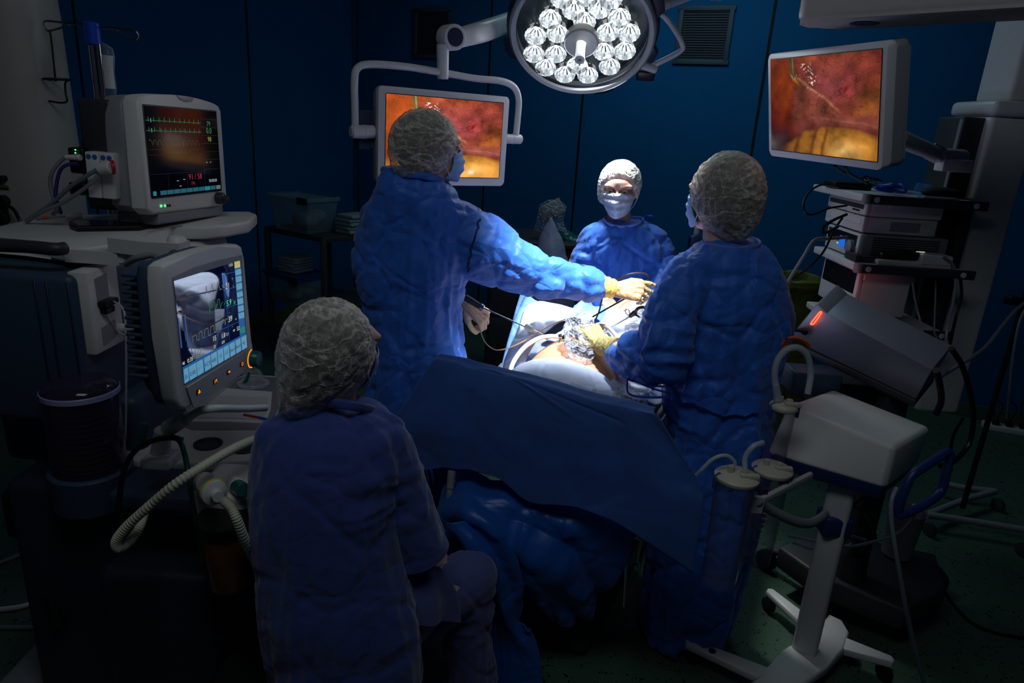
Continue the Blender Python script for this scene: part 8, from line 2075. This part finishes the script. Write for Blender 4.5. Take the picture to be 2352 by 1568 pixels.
for cx, cy in ((2135, 1215), (2292, 1158), (2350, 1262)):
    q = onz(cx, cy, 0.035); b = B(frame(V((q.x, q.y, 0.034)), Z=V((1, 0.3, 0)), Y=V((0, 0, 1)))); b.lathe([(0.026, -0.012), (0.034, -0.010), (0.034, 0.010), (0.026, 0.012)], 24); b.build('castor', MT['dgrey'], tDs)
b = B(); b.tube([at(2360, 700, 2.5), at(2340, 745, 2.5), at(2325, 830, 2.52), at(2318, 900, 2.55), at(2312, 960, 2.6)], 0.005, 8, 6); o = b.build('drip_line', MT['gcable2'], tDs)
tSt2 = thing('power_strip', 'white power strip with black plugs on the floor by the back wall at the right', 'power strip', onz(2320, 985, 0.0))
q = onz(2315, 985, 0.02); b = B(frame(q, X=V((1, -0.4, 0)), Z=V((0, 0, 1)))); b.box((0, 0, 0), (0.30, 0.09, 0.04), 0.006, 2); b.build('housing', MT['wplastic'], tSt2)
for i in range(3):
    b = B(frame(q + V((-0.08 + i * 0.08, 0.02 - i * 0.02, 0.03)), X=V((1, -0.4, 0)), Z=V((0, 0, 1)))); b.box((0, 0, 0), (0.04, 0.04, 0.04), 0.008, 2); b.tube([V((0, 0, 0.02)), V((0.02, 0.02, 0.12)), V((-0.04, 0.03, 0.16)), V((-0.02, -0.02, 0.05))], 0.005, 8, 5); b.build('plug', MT['black'], tSt2)

# ---- behind the table: instrument trolley with a pointed cover, bag, bottle
ty0 = 4.35
tTy = thing('instrument_trolley', 'dark low trolley against the back wall behind the arm of the left surgeon', 'trolley', V((0.1, 4.5, 0)))
zt3 = at(1220, 545, 4.5).z
xa, xb = at(1112, 600, 4.3).x, at(1330, 600, 4.3).x
boxw('top_board', xa, xb, 4.3, 4.9, zt3 - 0.03, zt3, 'dgrey', tTy, 0.006)
boxw('cabinet', xa + 0.03, xb - 0.03, 4.34, 4.86, 0.10, zt3 - 0.03, mat('dark_cabinet', (26, 30, 40), 0.5), tTy, 0.01)
for i in range(3):
    zz = zt3 - 0.17 - i * 0.22; b = B(); b.box(((xa + xb) / 2, 4.335, zz), (xb - xa - 0.10, 0.02, 0.19), 0.004, 2); dr = b.build('drawer', MT['dgrey'], tTy)
    b = B(); b.box(((xa + xb) / 2, 4.318, zz + 0.04), (0.16, 0.02, 0.02), 0.004, 2); b.build('handle', MT['blueplastic'], dr)
for x in (xa + 0.06, xb - 0.06):
    for y in (4.38, 4.82):
        b = B(frame((x, y, 0.05), Z=V((1, 0, 0)), Y=V((0, 0, 1)))); b.lathe([(0.040, -0.012), (0.05, -0.010), (0.05, 0.010), (0.040, 0.012)], 20); b.build('castor', MT['rubber'], tTy)
tCo = None
rowsC = []
pk = at(1265, 499, 3.95)
for (y, xl_, xr2, ry) in ((499, 1263, 1267, 0.003), (520, 1252, 1277, 0.025), (545, 1240, 1289, 0.05), (575, 1230, 1298, 0.08), (605, 1224, 1306, 0.10), (650, 1215, 1315, 0.12), (700, 1208, 1322, 0.13), (760, 1205, 1326, 0.13)):
    rowsC.append(sec(xl_, xr2, y, 3.95, ry, ex=1.6))
b = B(); b.rings(loftrings(rowsC, 5)); me = bpy.data.meshes.new('c'); bmesh.ops.recalc_face_normals(b.bm, faces=b.bm.faces); b.bm.to_mesh(me); b.bm.free()
displace(me, lambda co, n: n * 0.006 * (min(vor(co, 8), .5) * 2 - .5))
for p in me.polygons: p.use_smooth = True
tag(link('pointed_cover', me, mat('cover_pale', (128, 136, 165), 0.7, wrinkle=0.2, wscale=7)), 'pale pointed cloth cover standing like a tent behind the outstretched sleeve', 'cover')
rows = [[at(1240, 470, 4.4), at(1262, 458, 4.4), at(1285, 462, 4.4), at(1300, 475, 4.4)], [at(1232, 500, 4.38), at(1258, 492, 4.36), at(1282, 495, 4.36), at(1296, 505, 4.38)], [at(1225, 535, 4.4), at(1255, 530, 4.36), at(1285, 530, 4.36), at(1304, 538, 4.4)]]
tag(sheet('clear_sack', rows, MT['clearwr'], None, 10, 10, lambda u, v, p, n: n * 0.03 * noise.noise(p * 9), 0.002), 'crumpled clear sack standing behind the tip of the pointed cover', 'bag')
b = B(frame(at(1268, 482, 4.45), X=V((1, 0, 0.6)), Y=V((-0.6, 0, 1)))); b.box((0, 0, 0), (0.15, 0.10, 0.03), 0.006, 2)
tag(b.build('paper_pack', mat('beige_pack', (150, 136, 112), 0.8)), 'beige paper pack inside the clear sack behind the pointed cover', 'pack')
b = B(); b.ell(at(1322, 552, 4.5), (0.10, 0.08, 0.035)); b.ell(at(1298, 545, 4.5), (0.06, 0.06, 0.05)); me = remesh(b, 0.01, 2); tag(link('teal_cloth', me, MT['teal']), 'teal cloth lying on the trolley between the pointed cover and the nurse', 'cloth')
tBo = thing('disinfectant_bottle', 'dark blue bottle with a white pump standing left of the right surgeon', 'bottle', at(1592, 585, 4.3))
pbz = at(1592, 590, 4.3); zc = at(1592, 540, 4.3).z
b = B(Matrix.Translation((pbz.x, pbz.y, 0))); b.rings([[V((sx, sy, z)) for sx, sy in rrect(0.085 * k, 0.06 * k, 0.02, 4)] for z, k in ((pbz.z - 0.03, 1), (zc - 0.01, 1), (zc + 0.004, 0.7), (zc + 0.01, 0.45))]); b.build('bottle_body', MT['blueplastic'], tBo)
b = B(Matrix.Translation((pbz.x, pbz.y, 0))); b.cyl((0, 0, zc + 0.008), (0, 0, zc + 0.05), 0.018, 0.016, 20, 0.002); b.build('pump', MT['wplastic'], tBo)
b = B(Matrix.Translation((pbz.x, pbz.y, 0))); b.box((0.008, -0.0315, (pbz.z + zc) / 2 - 0.01), (0.045, 0.001, 0.07)); b.build('label', MT['paper'], tBo)
tTd = thing('side_table', 'dark side table behind the nurse and the right surgeon', 'table', V((1.2, 4.3, 0)))
boxw('top_board', 1.0, 1.55, 4.1, 4.6, pbz.z - 0.06, pbz.z - 0.03, 'dgrey', tTd, 0.005)
for x in (1.03, 1.52):
    for y in (4.13, 4.57):
        boxw('leg', x - 0.015, x + 0.015, y - 0.015, y + 0.015, 0.0, pbz.z - 0.05, 'dgrey', tTd, 0.003)
# ================================================================ turn the place so that the walls follow the axes
RT = Matrix.Rotation(ROOM_TURN, 4, 'Z')
for o in list(bpy.data.objects):
    if o.parent is None:
        o.matrix_basis = RT @ o.matrix_basis
